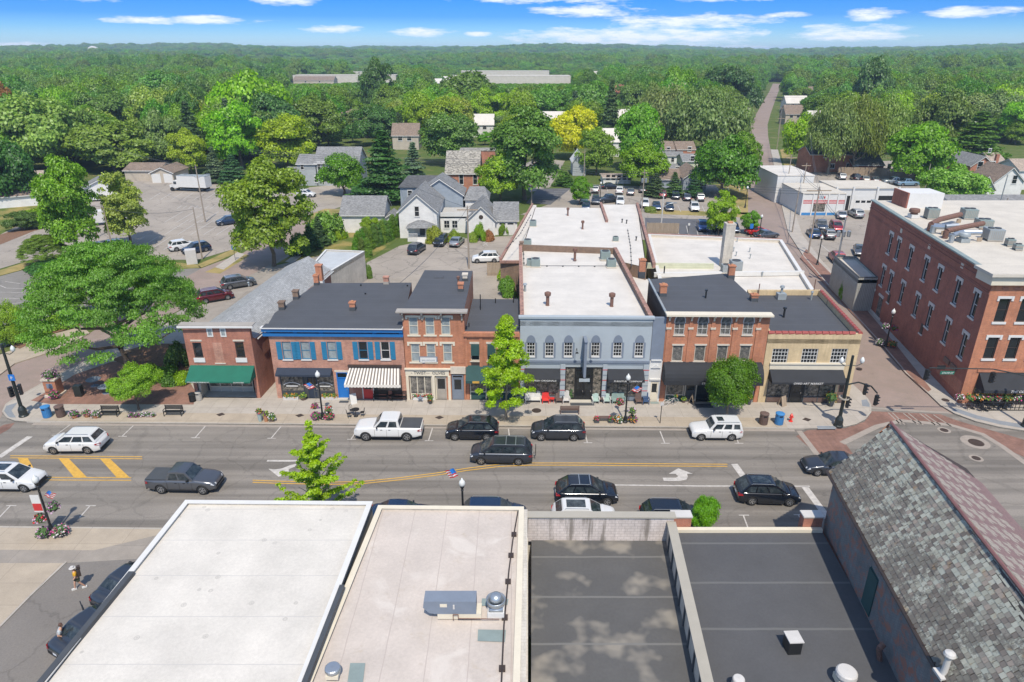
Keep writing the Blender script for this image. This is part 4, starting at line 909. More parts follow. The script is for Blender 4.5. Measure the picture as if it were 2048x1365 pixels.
mb = MB(); mb.prism([(-1.75,90.9),(-1.4,90.9),(4.0,128),(3.7,128)],4.9,5.25); mb.out('wing_parapet','coping',bG)
mb = MB(); mb.box(-1.7,1.0,90.4,90.9,4.7,5.0); mb.out('wing_fascia','coping',bG)
for a,b in (((21.25,116.9),(17.2,80.6)),((15.05,117.2),(14.4,104))): mb = MB(); mb.prism([a,(a[0]+.4,a[1]),(b[0]+.4,b[1]),b],zr-.2,zr+.45); mb.out('rear_parapet','coping',bG)
for px,py,h,r in ((1095,612,1.5,.17),(1223,614,1.5,.17),(1149.5,520,1.5,.15)): vent(rG,G(px,py,8.3),8.25,h,r)
vent(rG,G(1050,583,8.3),8.25,.9,.12,'zinc','cap')
for px,py in ((1135.5,432),(1165,459)): vent(rG2,G(px,py,7.2),7.2,1.3,.13)
for px,py in ((1244,446),(1272,482),(1253,448)): vent(rG2,G(px,py,7.2),7.2,.6,.08,'black','cap')
chimney(bG,(1.2,84.2),7.2,9.4,.45,.5,'brick_brown','brick_brown',rG,pots=0)
# conduits pegged along the roof
def conduit(root,pts,z,r=.03,pegs=0,mat='dark_trim',name='roof_conduit'):
    q = [(*XY(G(x,y,z)),z+.1) for x,y in pts]; mb = MB(); mb.path(q,r,5)
    for a,b in zip(q,q[1:]):
        n = max(1,int(hypot(a[0]-b[0],a[1]-b[1])/1.6))
        for k in range(n): t = (k+.5)/n; mb.cbox((a[0]+(b[0]-a[0])*t,a[1]+(b[1]-a[1])*t,z+.05),(.18,.18,.1))
    return mb.out(name,mat,root)
conduit(rG,[(1046,532),(1078,533),(1237,534)],8.2); conduit(rG,[(1040,490),(1047,505),(1048,532)],8.2); conduit(rG2,[(1255,460),(1261,495),(1263,535)],7.2); conduit(rG2,[(1012,500),(1040,470),(1062,430)],7.2)
# the slate blue strip and the little white door house beside the store
A_,B_ = F(13.08),F(14.28)
bW = thing('narrow_doorway_house','narrow white doorway front squeezed between grey store and brick cafe','building',A_)
mb = MB(); wall(mb,A_,B_,4.55,8.75,(),m=0); wall(mb,A_,B_,0,4.5,((.28,1.02,SW,2.25),),.12,1,1)
mb.prism([A_,B_,(B_[0],A_[1]+.4),(A_[0],A_[1]+.4)][::1],8.75,8.8,0); wall(mb,B_,(B_[0],B_[1]+9),0,8.7,(),m=2); mb.out('wall',['grey_blue_dark','white','brick_brown'],bW)
door(bW,A_,B_,.65,SW,.72,2.05,.08,'cream',True,None)
strip(bW,A_,B_,.1,1.15,2.45,2.6,-.02,.12,'door_hood','white'); strip(bW,A_,B_,.12,1.1,4.5,4.6,-.02,.15,'ledge','white')
mb = MB(); mb.M = TR(A_[0],A_[1],0,-.018); mb.add([(.15,-.12,3.75),(1.05,-.12,3.75),(.6,-.12,4.15),(.15,.02,3.75),(1.05,.02,3.75),(.6,.02,4.15)],[(0,1,2),(0,2,5,3),(1,4,5,2),(0,3,4,1)]); mb.out('pediment','white',bW)
# ---------------- S: orange brick cafe with pointed-arch windows
A_,B_ = F(14.3),F(23.8)
bS = thing('brick_cafe_building','orange brick building with pointed arch windows over a long rounded black awning','building',A_)
zS = 9.2; hs = []; wu = []; wl_ = []; Ls = 9.5
for cx in (1357.5,1403.5,1449.5,1494): u,z,h = winpx(bS,A_,B_,cx,646,670,.95); wu.append((u,z,h)); hs.append((u-.48,u+.48,z,z+h))
for cx in (1353,1397.5,1442,1487): u,z,h = winpx(bS,A_,B_,cx,691.5,723,.95); wl_.append((u,z,h)); hs.append((u-.50,u+.50,z,z+h))
hs += [(.5,9.1,SW,3.05)]
rS = shell(bS,[A_,B_,(23.4,71.4),(14.9,69.4),(14.5,69.2)],zS,['brick_orange','dark_trim','brick_brown'],'roof_dark',hs)
for u,z,h in wu: window(bS,A_,B_,u,z,.96,h,'palegrey','glass_curtain',2,2,'stone',None,arch=('gothic',.85,'palegrey','glass_curtain'),ext=.06)
for u,z,h in wl_: window(bS,A_,B_,u,z,1.0,h,'stone','glass_curtain',1,1,'stone','stone',lh=.16,ext=.08)
strip(bS,A_,B_,-.15,Ls+.1,zS-.02,zS+.16,-.3,.6,'cornice','cream')
for k,cx in enumerate((1339,1383,1428,1472,1519)):
    u = GW(cx,640,A_,B_)[0]; u = min(max(u,.15),Ls-.2); strip(bS,A_,B_,u-.16,u+.16,4.35,zS-.5,-.02,.1,'pilaster','brick_orange'); strip(bS,A_,B_,u-.24,u+.24,7.75,7.93,-.02,.15,'capital','stone'); bracket(bS,A_,B_,u,zS-.02,.6,.45,'cream')
zt = GW(1420,724,A_,B_)[1]; aw = awning(bS,A_,B_,.05,9.3,zt,3.0,1.35,'black_canvas',.42,curved=True)
text(aw,'STONE',A_,B_,4.05,2.68,.27,'white',1.37,w=1.2)
for u in (.75,8.75): strip(aw,A_,B_,u-.22,u+.22,2.72,2.86,1.35,1.365,'bird_emblem','white'); strip(aw,A_,B_,u-.08,u+.12,2.6,2.96,1.35,1.365,'bird_emblem','white')
shopfront(bS,A_,B_,.55,2.3,SW,3.0,.13,'stone',.7,1,'dgreen_canvas'); door(bS,A_,B_,2.95,SW,.95,2.5,.13,'dark_trim',True,'stone'); shopfront(bS,A_,B_,5.2,9.05,SW,3.0,.13,'stone',.7,3,'dark_trim')
mb = MB(); mb.M = TR(A_[0],A_[1],0,-.018); mb.add([(3.6,.158,SW),(5.1,.158,SW),(5.1,.158,3),(3.6,.158,3)],[(0,1,2,3)]); mb.out('recessed_entry','glass',bS)
for px,py,zt_ in ((1279+4,549,10.9),(1325,592,10.4),(1461,556,10.6),(1507,602,9.9)): chimney(bS,G(px,py,9.2),9.1,zt_,.65,.55,'brick_orange','dark_trim',rS)
vent(rS,G(1411,597,9.2),9.2,.9,.08,'black','cap'); vent(rS,G(1328,547,9.2),9.2,.8,.07,'black','flat')
mb = MB(); mb.prism([(14.15,59.4),(14.35,59.4),(14.6,69.2),(14.4,69.2)],9.2,9.32); mb.out('roof_edge','zinc',rS)
# ---------------- Y: yellow corner shop
A_,B_ = F(23.84),F(32.5)
bY = thing('yellow_corner_shop','pale yellow brick corner shop with straight black awning and red tile coping','building',A_)
zY = 7.35; hs = []; ws = []; Ly = 8.66
for cx in (1557,1616,1674.5): u,z,h = winpx(bY,A_,B_,cx,698,727,1.5); ws.append((u,z,h)); hs.append((u-.74,u+.74,z,z+h))
hs += [(.7,7.2,SW,3.05),(7.45,8.2,SW,2.8)]
rY = shell(bY,[A_,B_,(34.0,71.4),(25.9,71.4)],zY,['brick_yellow','dark_trim','brick_yellow'],'roof_dark',hs,par=.55,pt=.3)
for u,z,h in ws: window(bY,A_,B_,u,z,1.48,h,'white','glass',5,4,'stone',None,fw=.06,ext=.05)
for i,(a,b) in enumerate(((A_,B_),(B_,(34.0,71.4)))):
    L = hypot(b[0]-a[0],b[1]-a[1]); ang = atan2(b[1]-a[1],b[0]-a[0]); n = int(L/.62); m0 = None
    for k in range(n):
        if m0 is None:
            q = MB(); q.tube((0.01,.14,0),(.585,.14,0),.2,.17,8); m0 = q.mesh('coping_tile',['roof_tile_red'] if 'roof_tile_red' in MT else ['coping_red']) if False else None
            MT.setdefault('coping_red',plain('glazed_red_tile',(.36,.085,.065),.4,.25)); MT.setdefault('coping_pale',plain('pale_tile_joint',(.5,.36,.32),.5,.1))
            m0 = q.mesh('coping_tile',['coping_red'])
        o = bpy.data.objects.new('coping_tile',m0); reg(o,bY,TR(a[0]+cos(ang)*(k*.62+.02),a[1]+sin(ang)*(k*.62+.02),zY+.03,ang))
strip(bY,A_,B_,.55,7.65,4.25,4.4,-.02,.18,'shop_cornice','cream'); strip(bY,A_,B_,.6,7.6,3.65,4.25,-.02,.08,'signboard','cream')
aw = awning(bY,A_,B_,.62,7.55,3.75,2.9,1.25,'black_canvas',.2); text(aw,'OHIO ART MARKET',A_,B_,3.95,2.72,.27,'white',1.27,w=1.15,italic=.25)
shopfront(bY,A_,B_,.75,2.9,SW,3.0,.12,'dark_trim',.6,1,'brown'); shopfront(bY,A_,B_,4.3,7.15,SW,3.0,.12,'dark_trim',.6,2,'brown'); door(bY,A_,B_,3.6,SW,1.0,2.5,.14,'black',True,'black'); door(bY,A_,B_,7.83,SW,.7,2.4,.13,'brown',True,None)
for px,py,h,r,m,c in ((1567,635,1.1,.1,'black','cap'),(1561,598,1.5,.13,'zinc','cap'),(1622,600,1.0,.08,'zinc','cap'),(1626,590,1.8,.05,'rust','flat'),(1654,610,.5,.07,'black','flat'),(1516,592,1.4,.05,'rust','flat')): vent(rY,G(px,py,6.8),6.78,h,r,m,c)
mb = MB(); p = G(1561,598,6.8); mb.prism([(p.x-.45,p.y-.4),(p.x+.45,p.y-.4),(p.x+.45,p.y+.4),(p.x-.45,p.y+.4)],6.8,7.45); mb.out('curb_box','zinc',rY)
# ---------------- R: long white roofed building behind cafe and corner shop
bR = thing('low_white_roofed_building','low building with large white roof and tall square chimney behind the cafe','building',(25,75))
fr = [(17.2,72.2),(37.4,79.3) if False else (35.2,72.2),(41.2,102.0),(21.4,105.5)]
rR = shell(bR,fr,5.0,['stone','dark_trim','stone'],'roof_white',par=.35,pt=.4,coping='white',cz=.08)
mb = MB(); q = [G(1290,553,5),G(1612,540,5),G(1612,543,5),G(1290,556,5)]; mb.prism([(18.3,84.2),(37.9,84.9),(37.9,85.3),(18.3,84.6)],4.7,5.25); mb.out('roof_upstand','white',rR)
mb = MB(); mb.prism([(17.6,88.3),(27,88),(27,88.3),(17.6,88.6)],4.6,5.35); mb.out('green_upstand','siding_y',rR)
p = G(1450,528,5); mb = MB(); mb.box(p.x-.62,p.x+.62,p.y-.6,p.y+.6,0,10.4,0); mb.box(p.x-.66,p.x+.66,p.y-.64,p.y+.64,10.4,10.6,0); mb.box(p.x-.3,p.x+.3,p.y-.3,p.y+.3,10.6,10.8,1); mb.out('tall_chimney',['block','terracotta'],bR)
for px,py in ((1474,484),(1467,503),(1499,504),(1524,553),(1472,512),(1500,517)): vent(rR,G(px,py,4.7),4.7,.6,.07,'zinc','cap')
mb = MB(); mb.prism([(21.0,105.4),(41.2,101.9),(41.4,102.4),(21.2,106)],4.6,5.1); mb.out('rear_coping','coping',bR)
# ---------------- O: three storey red brick corner building, right
A_,B_ = (48.2,91.5),(43.2,58.5); C_,D_ = (75,57.9),(75,91.5)
bO = thing('brick_corner_building','three storey dark red brick corner building with black awning and cream cornice','building',B_)
zO = 13.1; Lo = hypot(A_[0]-B_[0],A_[1]-B_[1])
side = []; c4 = lambda x,y: (1640+x/2.625,360+y/2.625)
for row,pts in ((0,((362,283,405),(402,310,436),(470,347,480),(552,397,538),(620,443,590),(722,503,658),(818,560,722))),(1,((325,455,575),(366,487,610),(425,532,658),(502,588,722),(572,642,780),(660,708,858),(748,775,933)))):
    for x,yt,yb in pts:
        xb,yb_ = c4(x-8,yb-8); xt,yt_ = c4(x+12,yt+12)
        u,z0 = GW(xb,yb_,A_,B_); u2,z1 = GW(xt,yt_,A_,B_); u = (u+u2)/2; side.append((u,z0,max(1.8,z1-z0)))
# even out the rows
zs_ = [sum(s[1] for s in side[k*7:k*7+7])/7 for k in (0,1)]; hs_ = [sum(s[2] for s in side[k*7:k*7+7])/7 for k in (0,1)]
us_ = [(side[k][0]+side[k+7][0])/2 for k in range(7)]
print('O side windows',[round(u,1) for u in us_],[round(z,2) for z in zs_],[round(h,2) for h in hs_])
hsd = [(u-.45,u+.45,zs_[r],zs_[r]+hs_[r]) for r in (0,1) for u in us_]
front = []
for cx,yt,yb in ((1996.5,595,641),(2041,595,641),(1967,683,729),(2008,683,729),(2049,683,729)):
    pass
fu = [1.55+2.02*k for k in range(13)]; fz = [(4.9,2.15),(8.6,2.25)]
hf = [(u-.5,u+.5,z,z+h) for z,h in fz for u in fu]+[(1.15,30,.2,3.1)]
mb = MB(); wall(mb,A_,B_,0,zO,hsd,.2,0,1); wall(mb,B_,C_,0,zO,hf,.2,2,1); wall(mb,C_,D_,0,zO,(),m=0); wall(mb,D_,A_,0,zO,(),m=0); mb.out('wall',['brick_dark','dark_trim','brick_orange'],bO)  # side walls take a darker brick, so their shade is in the colour
mb = MB(); mb.poly([(p[0],p[1],zO+.02) for p in (B_,C_,D_,A_)]); rO = mb.out('roof','roof_cream',bO)
for r in (0,1):
    for u in us_: window(bO,A_,B_,u,zs_[r],.9,hs_[r],'palegrey','glass',1,2,'palegrey','palegrey',lh=.3,wide=.22,ext=.14,sh=.18,dp=.17,fw=.1)
for z,h in fz:
    for u in fu: window(bO,B_,C_,u,z,1.0,h,'darkwood','glass',1,2,'white','white',lh=.24,wide=.2,ext=.14,sh=.22,dp=.15,fw=.07)
for cx,cy in ((1803,462),(1859,494),(1925,532)):
    u,z = GW(cx,cy,A_,B_); strip(bO,A_,B_,u-.25,u+.25,z-.25,z+.25,-.01,.06,'attic_vent','stone')
for k,dz in enumerate((.55,.9,1.6,1.75)): strip(bO,A_,B_,.0,Lo,zO-dz-.12,zO-dz,-.01,.06+.02*(k % 2),'corbel_band','brick_dark')
mb = MB(); mb.prism([(A_[0]-.15,A_[1]),(B_[0]-.12,B_[1]+2),(B_[0]+.4,B_[1]+2),(A_[0]+.4,A_[1])],zO,zO+.14,bottom=True); mb.out('coping','acgreen',bO)
mb = MB(); mb.prism([(B_[0]-.75,B_[1]-.75),(76,B_[1]-1.3),(76,B_[1]+.6),(B_[0]+.6,B_[1]+2.2),(B_[0]-.55,B_[1]+2.2)],zO+.0,zO+.28,bottom=True); mb.out('cornice','roof_cream',bO)
mb = MB(); mb.prism([(B_[0]-.45,B_[1]-.45),(76,B_[1]-.9),(76,B_[1]-.1),(B_[0]+.0,B_[1]+.0),(B_[0]+.0,B_[1]+1.9),(B_[0]-.35,B_[1]+1.9)],zO-.85,zO-.01,bottom=True); mb.out('frieze','cream',bO)
for k in range(16): strip(bO,B_,C_,1.0+k*1.0,1.5+k*1.0,zO-1.35,zO-1.18,-.01,.08,'dentil','brick_red')
strip(bO,B_,C_,.9,30,3.5,3.75,-.02,.1,'band_course','brick_orange')
aw = awning(bO,B_,C_,1.15,24,3.45,2.2,1.35,'black_canvas',.3); text(aw,'THE OLD BA',B_,C_,4.6,2.0,.33,'white',1.37,w=1.1,italic=.25)
shopfront(bO,B_,C_,1.2,7.5,.2,3.05,.15,'yellow',.9,3,'black'); shopfront(bO,B_,C_,7.6,20,.2,3.05,.15,'dark_trim',.9,6,'brick_red')
for cx,cy,w,h in ((1756,625,1.3,2.3),(1741,610,1.0,2.3)):
    u,z = GW(cx,cy,A_,B_); strip(bO,A_,B_,u-w/2,u+w/2,.2,2.9,-.01,.03,'side_window','glass_curtain'); strip(bO,A_,B_,u-w/2-.15,u+w/2+.15,2.9,3.2,-.01,.12,'lintel','palegrey')
strip(bO,A_,B_,us_[0]-3,us_[0]+2.2,.13,.4,-.01,.1,'plinth','palegrey')
strip(bO,A_,B_,Lo-5.6,Lo-.2,.9,2.2,-.01,.012,'red_wall_patch','brick_red')
for s_ in (0,1): strip(bO,A_,B_,Lo-4.6+s_*1.5,Lo-3.4+s_*1.5,2.6,3.1,-.01,.12,'notice_board','brown')
for u in (12.3,22.5): strip(bO,A_,B_,u-.3,u+.3,3.0,4.1,-.01,.06,'small_window','darkwood'); strip(bO,A_,B_,u-.42,u+.42,2.85,3.0,-.01,.12,'small_sill','palegrey')
# penthouse, roof plant on O
mb = MB(); p = G(1960,400,zO); mb.box(50.2,54.6,86.5,90,zO,zO+1.9,0); mb.out('stair_house','white',bO); mb = MB(); mb.box(50.0,50.2,86.5,90,zO,zO+1.95); mb.out('stair_house_side','brick_dark',bO)
# annexe at the back of it, ribbed metal
bN = thing('metal_annexe','small ribbed grey metal annexe behind the dark brick corner building','building',(45,86))
shell(bN,[(44.6,84.0),(47.1,84.0),(48.7,93.6),(45.8,94)][0:4],4.7,['corrugated','dark_trim','corrugated'],'roof_cream',par=.3,pt=.15,coping='dark_trim')
# ================================================================ the near row, seen from above
b1 = thing('white_roofed_building','near building with broad plain white roof and dark metal edge at its corner','building',(-20,35))
f1 = [(-20.5,35.6),(-8.75,35.3),(-9.7,14),(-21.7,14)]
shell(b1,[(-20.4,35.4),(-21.4,14),(-9.65,14),(-8.75,35.25)],5.6,['block','dark_trim','block'],'roof_white2',par=.12,pt=.2,coping='white',cz=.05,over=.06)
mb = MB(); mb.prism([(-20.65,29.0),(-20.35,29.0),(-21.35,14),(-21.65,14)],5.45,5.72); mb.out('edge_flashing','dark_trim',b1); mb = MB(); mb.prism([(-9.05,28),(-8.8,28),(-9.5,14),(-9.75,14)],5.45,5.72); mb.out('edge_flashing','dark_trim',b1)
b2 = thing('pink_white_roofed_building','near building with stained pinkish white roof carrying a long blue grey air handler','building',(-8,35))
shell(b2,[(-8.35,35.35),(-9.9,14),(.05,14),(.7,35.2)],5.25,['brick_brown','dark_trim','block'],'roof_pink',par=.12,pt=.22,coping='cream',cz=.05,over=.05)
mb = MB(); mb.prism([(.45,35),(.97,35),(.40,14),(-.2,14)],3.0,5.265); mb.out('party_wall_cap','block',b2)
b3 = thing('parapet_roofed_building','near building with muddy black roof sunk behind a tall whitewashed parapet','building',(5,34))
fp = ccw([(.98,34.9),(.4,14),(8.4,14),(10.0,34.85)])
mb = MB()
for i in range(4): wall(mb,fp[i],fp[(i+1) % 4],0,3.2,(),m=0)
mb.out('wall','block',b3); mb = MB(); mb.poly([(x,y,3.3) for x,y in offs(fp,.25)]); r3 = mb.out('roof','roof_mud',b3)
mb = MB(); mb.prism([(.98,34.5),(10.0,34.45),(10.02,34.85),(.98,34.9)],3.2,5.05); mb.out('parapet','brick_white',b3); mb = MB(); mb.prism([(.9,34.4),(10.1,34.35),(10.12,34.95),(.9,35.0)],5.05,5.14,bottom=True); mb.out('coping','taupe',b3)
mb = MB(); mb.prism([(9.65,34.45),(10.0,34.45),(8.55,14),(8.2,14)],3.2,4.7); mb.out('side_parapet','block',b3); mb = MB(); mb.prism([(9.55,34.4),(10.1,34.4),(8.65,14),(8.1,14)],4.7,4.8,bottom=True); mb.out('side_coping','taupe',b3)
for k in range(14): y = 33.4-k*1.45; mb = MB(); x = 9.65-(34.45-y)*.0709; mb.box(x-.09,x-.01,y-.06,y+.06,3.3,4.7); mb.out('parapet_rib','dark_trim',b3)
mb = MB(); mb.prism([(.55,34.4),(1.0,34.4),(.55,14),(.05,14)],3.2,3.6); mb.out('low_upstand','block',b3)
b4 = thing('black_roofed_building','near low building with dark rubber roof crossed by pale seams','building',(15,35))
fp = ccw([(10.15,35.2),(8.75,14),(18.4,14),(19.75,35.2)])
mb = MB()
for i in range(4): wall(mb,fp[i],fp[(i+1) % 4],0,3.45,(),m=0)
mb.out('wall','brick_red',b4); mb = MB(); mb.poly([(x,y,3.5) for x,y in offs(fp,.1)]); r4 = mb.out('roof','roof_black',b4)
mb = MB(); mb.prism([(10.15,34.95),(19.6,34.95),(19.6,35.25),(10.15,35.25)],3.4,3.72); mb.out('front_edge','cream',b4)
for x,nm in ((10.9,'brick_pier'),(19.2,'brick_pier')): mb = MB(); mb.box(x-.75,x+.45,35.3,35.9,0,4.4,0); mb.box(x-.8,x+.5,35.25,35.95,4.4,4.5,1); mb.out(nm,['brick_red','palegrey'],b4)
# slate roofed building at the near right corner
b5 = thing('slate_roofed_building','near corner building with mossy slate gable roof and peeling blue red wall','building',(20,35))
EL0,EL1 = Vector((19.75,36.0,7.4)),Vector((17.15,13.5,7.4)); RG0,RG1 = Vector((22.7,35.6,11)),Vector((19.95,13,11)); ER0,ER1 = Vector((28.6,36.4,7.4)),Vector((26,13,7.4))
mb = MB(); wall(mb,XY(EL1+Vector((.25,0,0))),XY(EL0+Vector((.25,-.3,0))),0,7.3,((0,0,0,0),)[0:0],m=0)
wl0,wl1 = EL0+Vector((.25,-.3,0)),EL1+Vector((.25,0,0)); mb = MB()
mb.poly([(wl0.x,wl0.y,0),(wl1.x,wl1.y,0),(wl1.x,wl1.y,7.25),(wl0.x,wl0.y,7.25)]); mb.out('side_wall','brick_painted',b5)
mb = MB(); mb.poly([(wl0.x,wl0.y,0),(wl0.x,wl0.y,7.25),(22.7,35.9,10.9),(28.3,36.1,7.25),(28.3,36.1,0)]); mb.poly([(28.3,36.1,0),(28.3,36.1,7.25),(25.8,13,7.25),(25.8,13,0)]); mb.out('wall','brick_orange',b5)
mb = MB()
for a,b,c,d in ((EL0,RG0,RG1,EL1),(RG0,ER0,ER1,RG1)):
    mb.poly([a-Vector((0,0,.06)),b-Vector((0,0,.06)),c-Vector((0,0,.06)),d-Vector((0,0,.06))][::-1])
mb.out('roof_deck','darkwood',b5)
mb = MB(); mb.tube(RG0+Vector((0,.15,.05)),RG1+Vector((0,0,.05)),.09,n=6); mb.out('ridge_cap','redridge' if 'redridge' in MT else MT.setdefault('redridge',plain('dull_red_ridge',(.20,.09,.08),.6,.2)),b5)
mb = MB(); mb.tube(EL0+Vector((-.05,.1,-.08)),EL1+Vector((-.05,0,-.08)),.10,n=6)
for k in range(24): q = EL0.lerp(EL1,(k+.5)/24); mb.cbox((q.x+.12,q.y,q.z+.06),(.42,.05,.03),.0)
mb.out('gutter','darkwood',b5)
mb = MB(); p = GW(1745,1165,(wl1.x,wl1.y),(wl0.x,wl0.y)); e_ = (wl0-wl1).normalized(); q = wl1+e_*p[0]; mb.M = TR(q.x,q.y,0,atan2(e_.y,e_.x)+pi); mb.box(-.55,.55,-.001,.05,3.9,6.2); mb.M = TR(q.x,q.y,0,atan2(e_.y,e_.x)); mb.box(-.55,.55,.0,.06,3.7,6.1); mb.out('shutter_door','dgreen_canvas',b5)
# slates: each one is its own piece where it can be picked apart (nearest 300), the rest joined
MT['slate_a'] = None; del MT['slate_a']
def slate_mat(name,pal):
    m,n,l,p = shader(name); oi = N(n,'ShaderNodeObjectInfo'); ge = N(n,'ShaderNodeNewGeometry'); tc = N(n,'ShaderNodeTexCoord')
    ad = N(n,'ShaderNodeMath',operation='ADD'); l.new(oi.outputs['Random'],ad.inputs[0]); l.new(ge.outputs['Random Per Island'],ad.inputs[1]); fr = N(n,'ShaderNodeMath',operation='FRACT'); l.new(ad.outputs[0],fr.inputs[0])
    c = ramp(n,l,fr.outputs[0],pal,'CONSTANT')
    # dark moss and soot gather in broad patches; the upper courses stay pale
    f = noise(n,l,ge.outputs['Position'],.75,6,.75); f2 = noise(n,l,ge.outputs['Position'],5,5,.8)
    sm = N(n,'ShaderNodeMath',operation='ADD'); l.new(f,sm.inputs[0]); mu = N(n,'ShaderNodeMath',operation='MULTIPLY'); l.new(f2,mu.inputs[0]); mu.inputs[1].default_value = .55; l.new(mu.outputs[0],sm.inputs[1]); sz = N(n,'ShaderNodeSeparateXYZ'); l.new(ge.outputs['Position'],sz.inputs[0]); mz = N(n,'ShaderNodeMath',operation='MULTIPLY_ADD'); l.new(sz.outputs[2],mz.inputs[0]); mz.inputs[1].default_value = -.05; mz.inputs[2].default_value = .47; s2_ = N(n,'ShaderNodeMath',operation='ADD'); l.new(mz.outputs[0],s2_.inputs[0]); l.new(sm.outputs[0],s2_.inputs[1]); sm = s2_
    c = mixc(n,l,ramp(n,l,sm.outputs[0],((.77,(0,0,0)),(.85,(.8,)*3))),c,(.12,.105,.085))
    c = mixc(n,l,ramp(n,l,noise(n,l,ge.outputs['Position'],1.6,4,.6),((.62,(0,0,0)),(.72,(.5,)*3))),c,(.34,.21,.09))
    l.new(c,p.inputs['Base Color']); p.inputs['Roughness'].default_value = .75; return m
MT['slate_l'] = slate_mat('weathered_slate',((0,(.32,.315,.25)),(.16,(.26,.245,.195)),(.3,(.385,.38,.31)),(.45,(.22,.20,.165)),(.6,(.33,.335,.275)),(.74,(.17,.145,.12)),(.84,(.28,.235,.19)),(.93,(.13,.11,.09))))
MT['slate_r1'] = plain('pale_cut_slate',(.31,.27,.225),.7,.15,scale=4); MT['slate_r2'] = plain('plum_cut_slate',(.21,.135,.125),.7,.2,scale=4)
def slates():
    W_,T = .26,.016; course = .25
    e = (EL1-EL0); Ln = e.length; e.normalize(); up = (RG0-EL0); up -= e*up.dot(e); Hs = up.length; up.normalize(); nrm = e.cross(up).normalized()
    if nrm.z < 0: nrm = -nrm
    items = []
    for r in range(int(Hs/course)+1):
        n = int(Ln/W_)+1
        for k in range(n):
            u = k*W_+(r % 2)*W_/2+rnd.uniform(-.008,.008)
            if u+W_ > Ln+.2: continue
            items.append((u,r*course,rnd.uniform(.95,1.0),rnd.uniform(-.006,.012)))
    items.sort(key=lambda i: i[0],reverse=True)
    def geo(mb,u,v,w,dz,org):
        a = EL0+e*(u+.006)+up*v+nrm*(.028+dz)-org; b = a+e*(W_*w-.012); hh = course*1.12; tilt = nrm*.022
        c,d = b+up*hh-tilt,a+up*hh-tilt; t = nrm*T
        mb.add([a-t,b-t,c-t,d-t,a,b,c,d],[(4,5,6,7),(0,1,5,4)[::-1],(1,2,6,5)[::-1],(3,0,4,7)[::-1]])
    vis = [i for i in items if G(0,1365,9).y-.3 < (EL0+e*i[0]+up*i[1]).y < 27.5]
    near = set(id(i) for i in sorted(vis,key=lambda i: (EL0+e*i[0]+up*i[1]).y)[:300])
    shapes = []
    for k in range(6):
        mb = MB(); geo(mb,0,0,1-.012*k,.004*(k % 3),EL0); shapes.append(mb.mesh('slate',['slate_l']))
    rest = MB()
    for i in items:
        if id(i) in near:
            o = bpy.data.objects.new('slate',rnd.choice(shapes)); reg(o,b5,Matrix.Translation(EL0+e*i[0]+up*i[1]))
        else: geo(rest,i[0],i[1],i[2],i[3],Vector((0,0,0)))
    # normals of the joined courses face up
    rest.out('slate_courses','slate_l',b5)['kind'] = 'stuff'
    # right slope: patterned fish-scale slates, plum and cream
    e2 = (ER1-RG1) ; e = (RG1-RG0).normalized(); up = (ER0-RG0); up -= e*up.dot(e); Hs = up.length; up.normalize(); nrm = e.cross(up).normalized()
    if nrm.z < 0: nrm = -nrm
    mb = MB()
    for r in range(int(Hs/.26)):
        for k in range(int(23.5/.2)):
            u = k*.2+(r % 2)*.1; v = r*.26+.12
            ph = (u/1.2+(.5 if int(v/1.1) % 2 else 0)) % 1; pv = (v/1.1) % 1
            pale = abs(ph-.5)*1.25+abs(pv-.5)*1.0 < .52 and .25 < v < Hs-1.2
            a = RG0+e*u+up*v+nrm*(.03+rnd.uniform(0,.006)); b = a+e*.19; c = b+up*.29-nrm*.0+nrm*.02; d = a+up*.29+nrm*.02; m_ = (c+d)/2+up*.03
            mb.add([a,b,c-up*.05,m_,d-up*.05],[(0,1,2,3,4)],0 if pale else 1)
    o = mb.out('fishscale_slates',['slate_r1','slate_r2'],b5); o['kind'] = 'stuff'
slates()
p = G(1845,1310,9.2) 
mb = MB(); q = Vector((G(1900,1308,8.6).x,G(1900,1308,8.6).y,0)); zq = 7.4+(q.x-17.9)*1.26*.0+.9; zq = 7.4+ (q.x-(EL0.x+(q.y-EL0.y)*(EL1.x-EL0.x)/(EL1.y-EL0.y)))*1.22
mb.lathe([(.16,-.2),(.13,.1),(.12,.95),(.2,.96),(.24,1.05),(.2,1.16),(.02,1.22)],(q.x,q.y,zq),14); mb.box(q.x-.28,q.x+.28,q.y-.3,q.y+.3,zq-.12,zq+.0); mb.out('flue_pipe','palegrey',b5)
# ---------------- rooftop plant: things that rest on the roofs
def ac_unit(px,py,z,s,label,group=None,mat='acgreen',rz=0,base='stone'):
    p = G(px,py,z); t = thing('ac_condenser',label,'air conditioner',(p.x,p.y,z),rz,group); M_ = W[t]
    mb = MB(); mb.box(-s/2,s/2,-s/2,s/2,.1,s*.95); mb.loc('cabinet',mat,t,M_)
    mb = MB()
    for k in range(9): x = -s/2+s*(k+.5)/9; mb.box(x-.015,x+.015,-s/2-.02,-s/2,.16,s*.88)
    for k in range(9): x = -s/2+s*(k+.5)/9; mb.box(-s/2-.02,-s/2,x-.015,x+.015,.16,s*.88); mb.box(s/2,s/2+.02,x-.015,x+.015,.16,s*.88)
    mb.loc('grille','steel' if mat == 'zinc' else mat,t,M_)
    mb = MB(); mb.lathe([(s*.40,0),(s*.40,.05),(s*.33,.05),(s*.33,.01)],(0,0,s*.95),16); mb.loc('fan_guard','dark_trim',t,M_); mb = MB(); mb.box(-s/2-.1,s/2+.1,-s/2-.1,s/2+.1,0,.1); mb.loc('base_pad',base,t,M_)
    return t
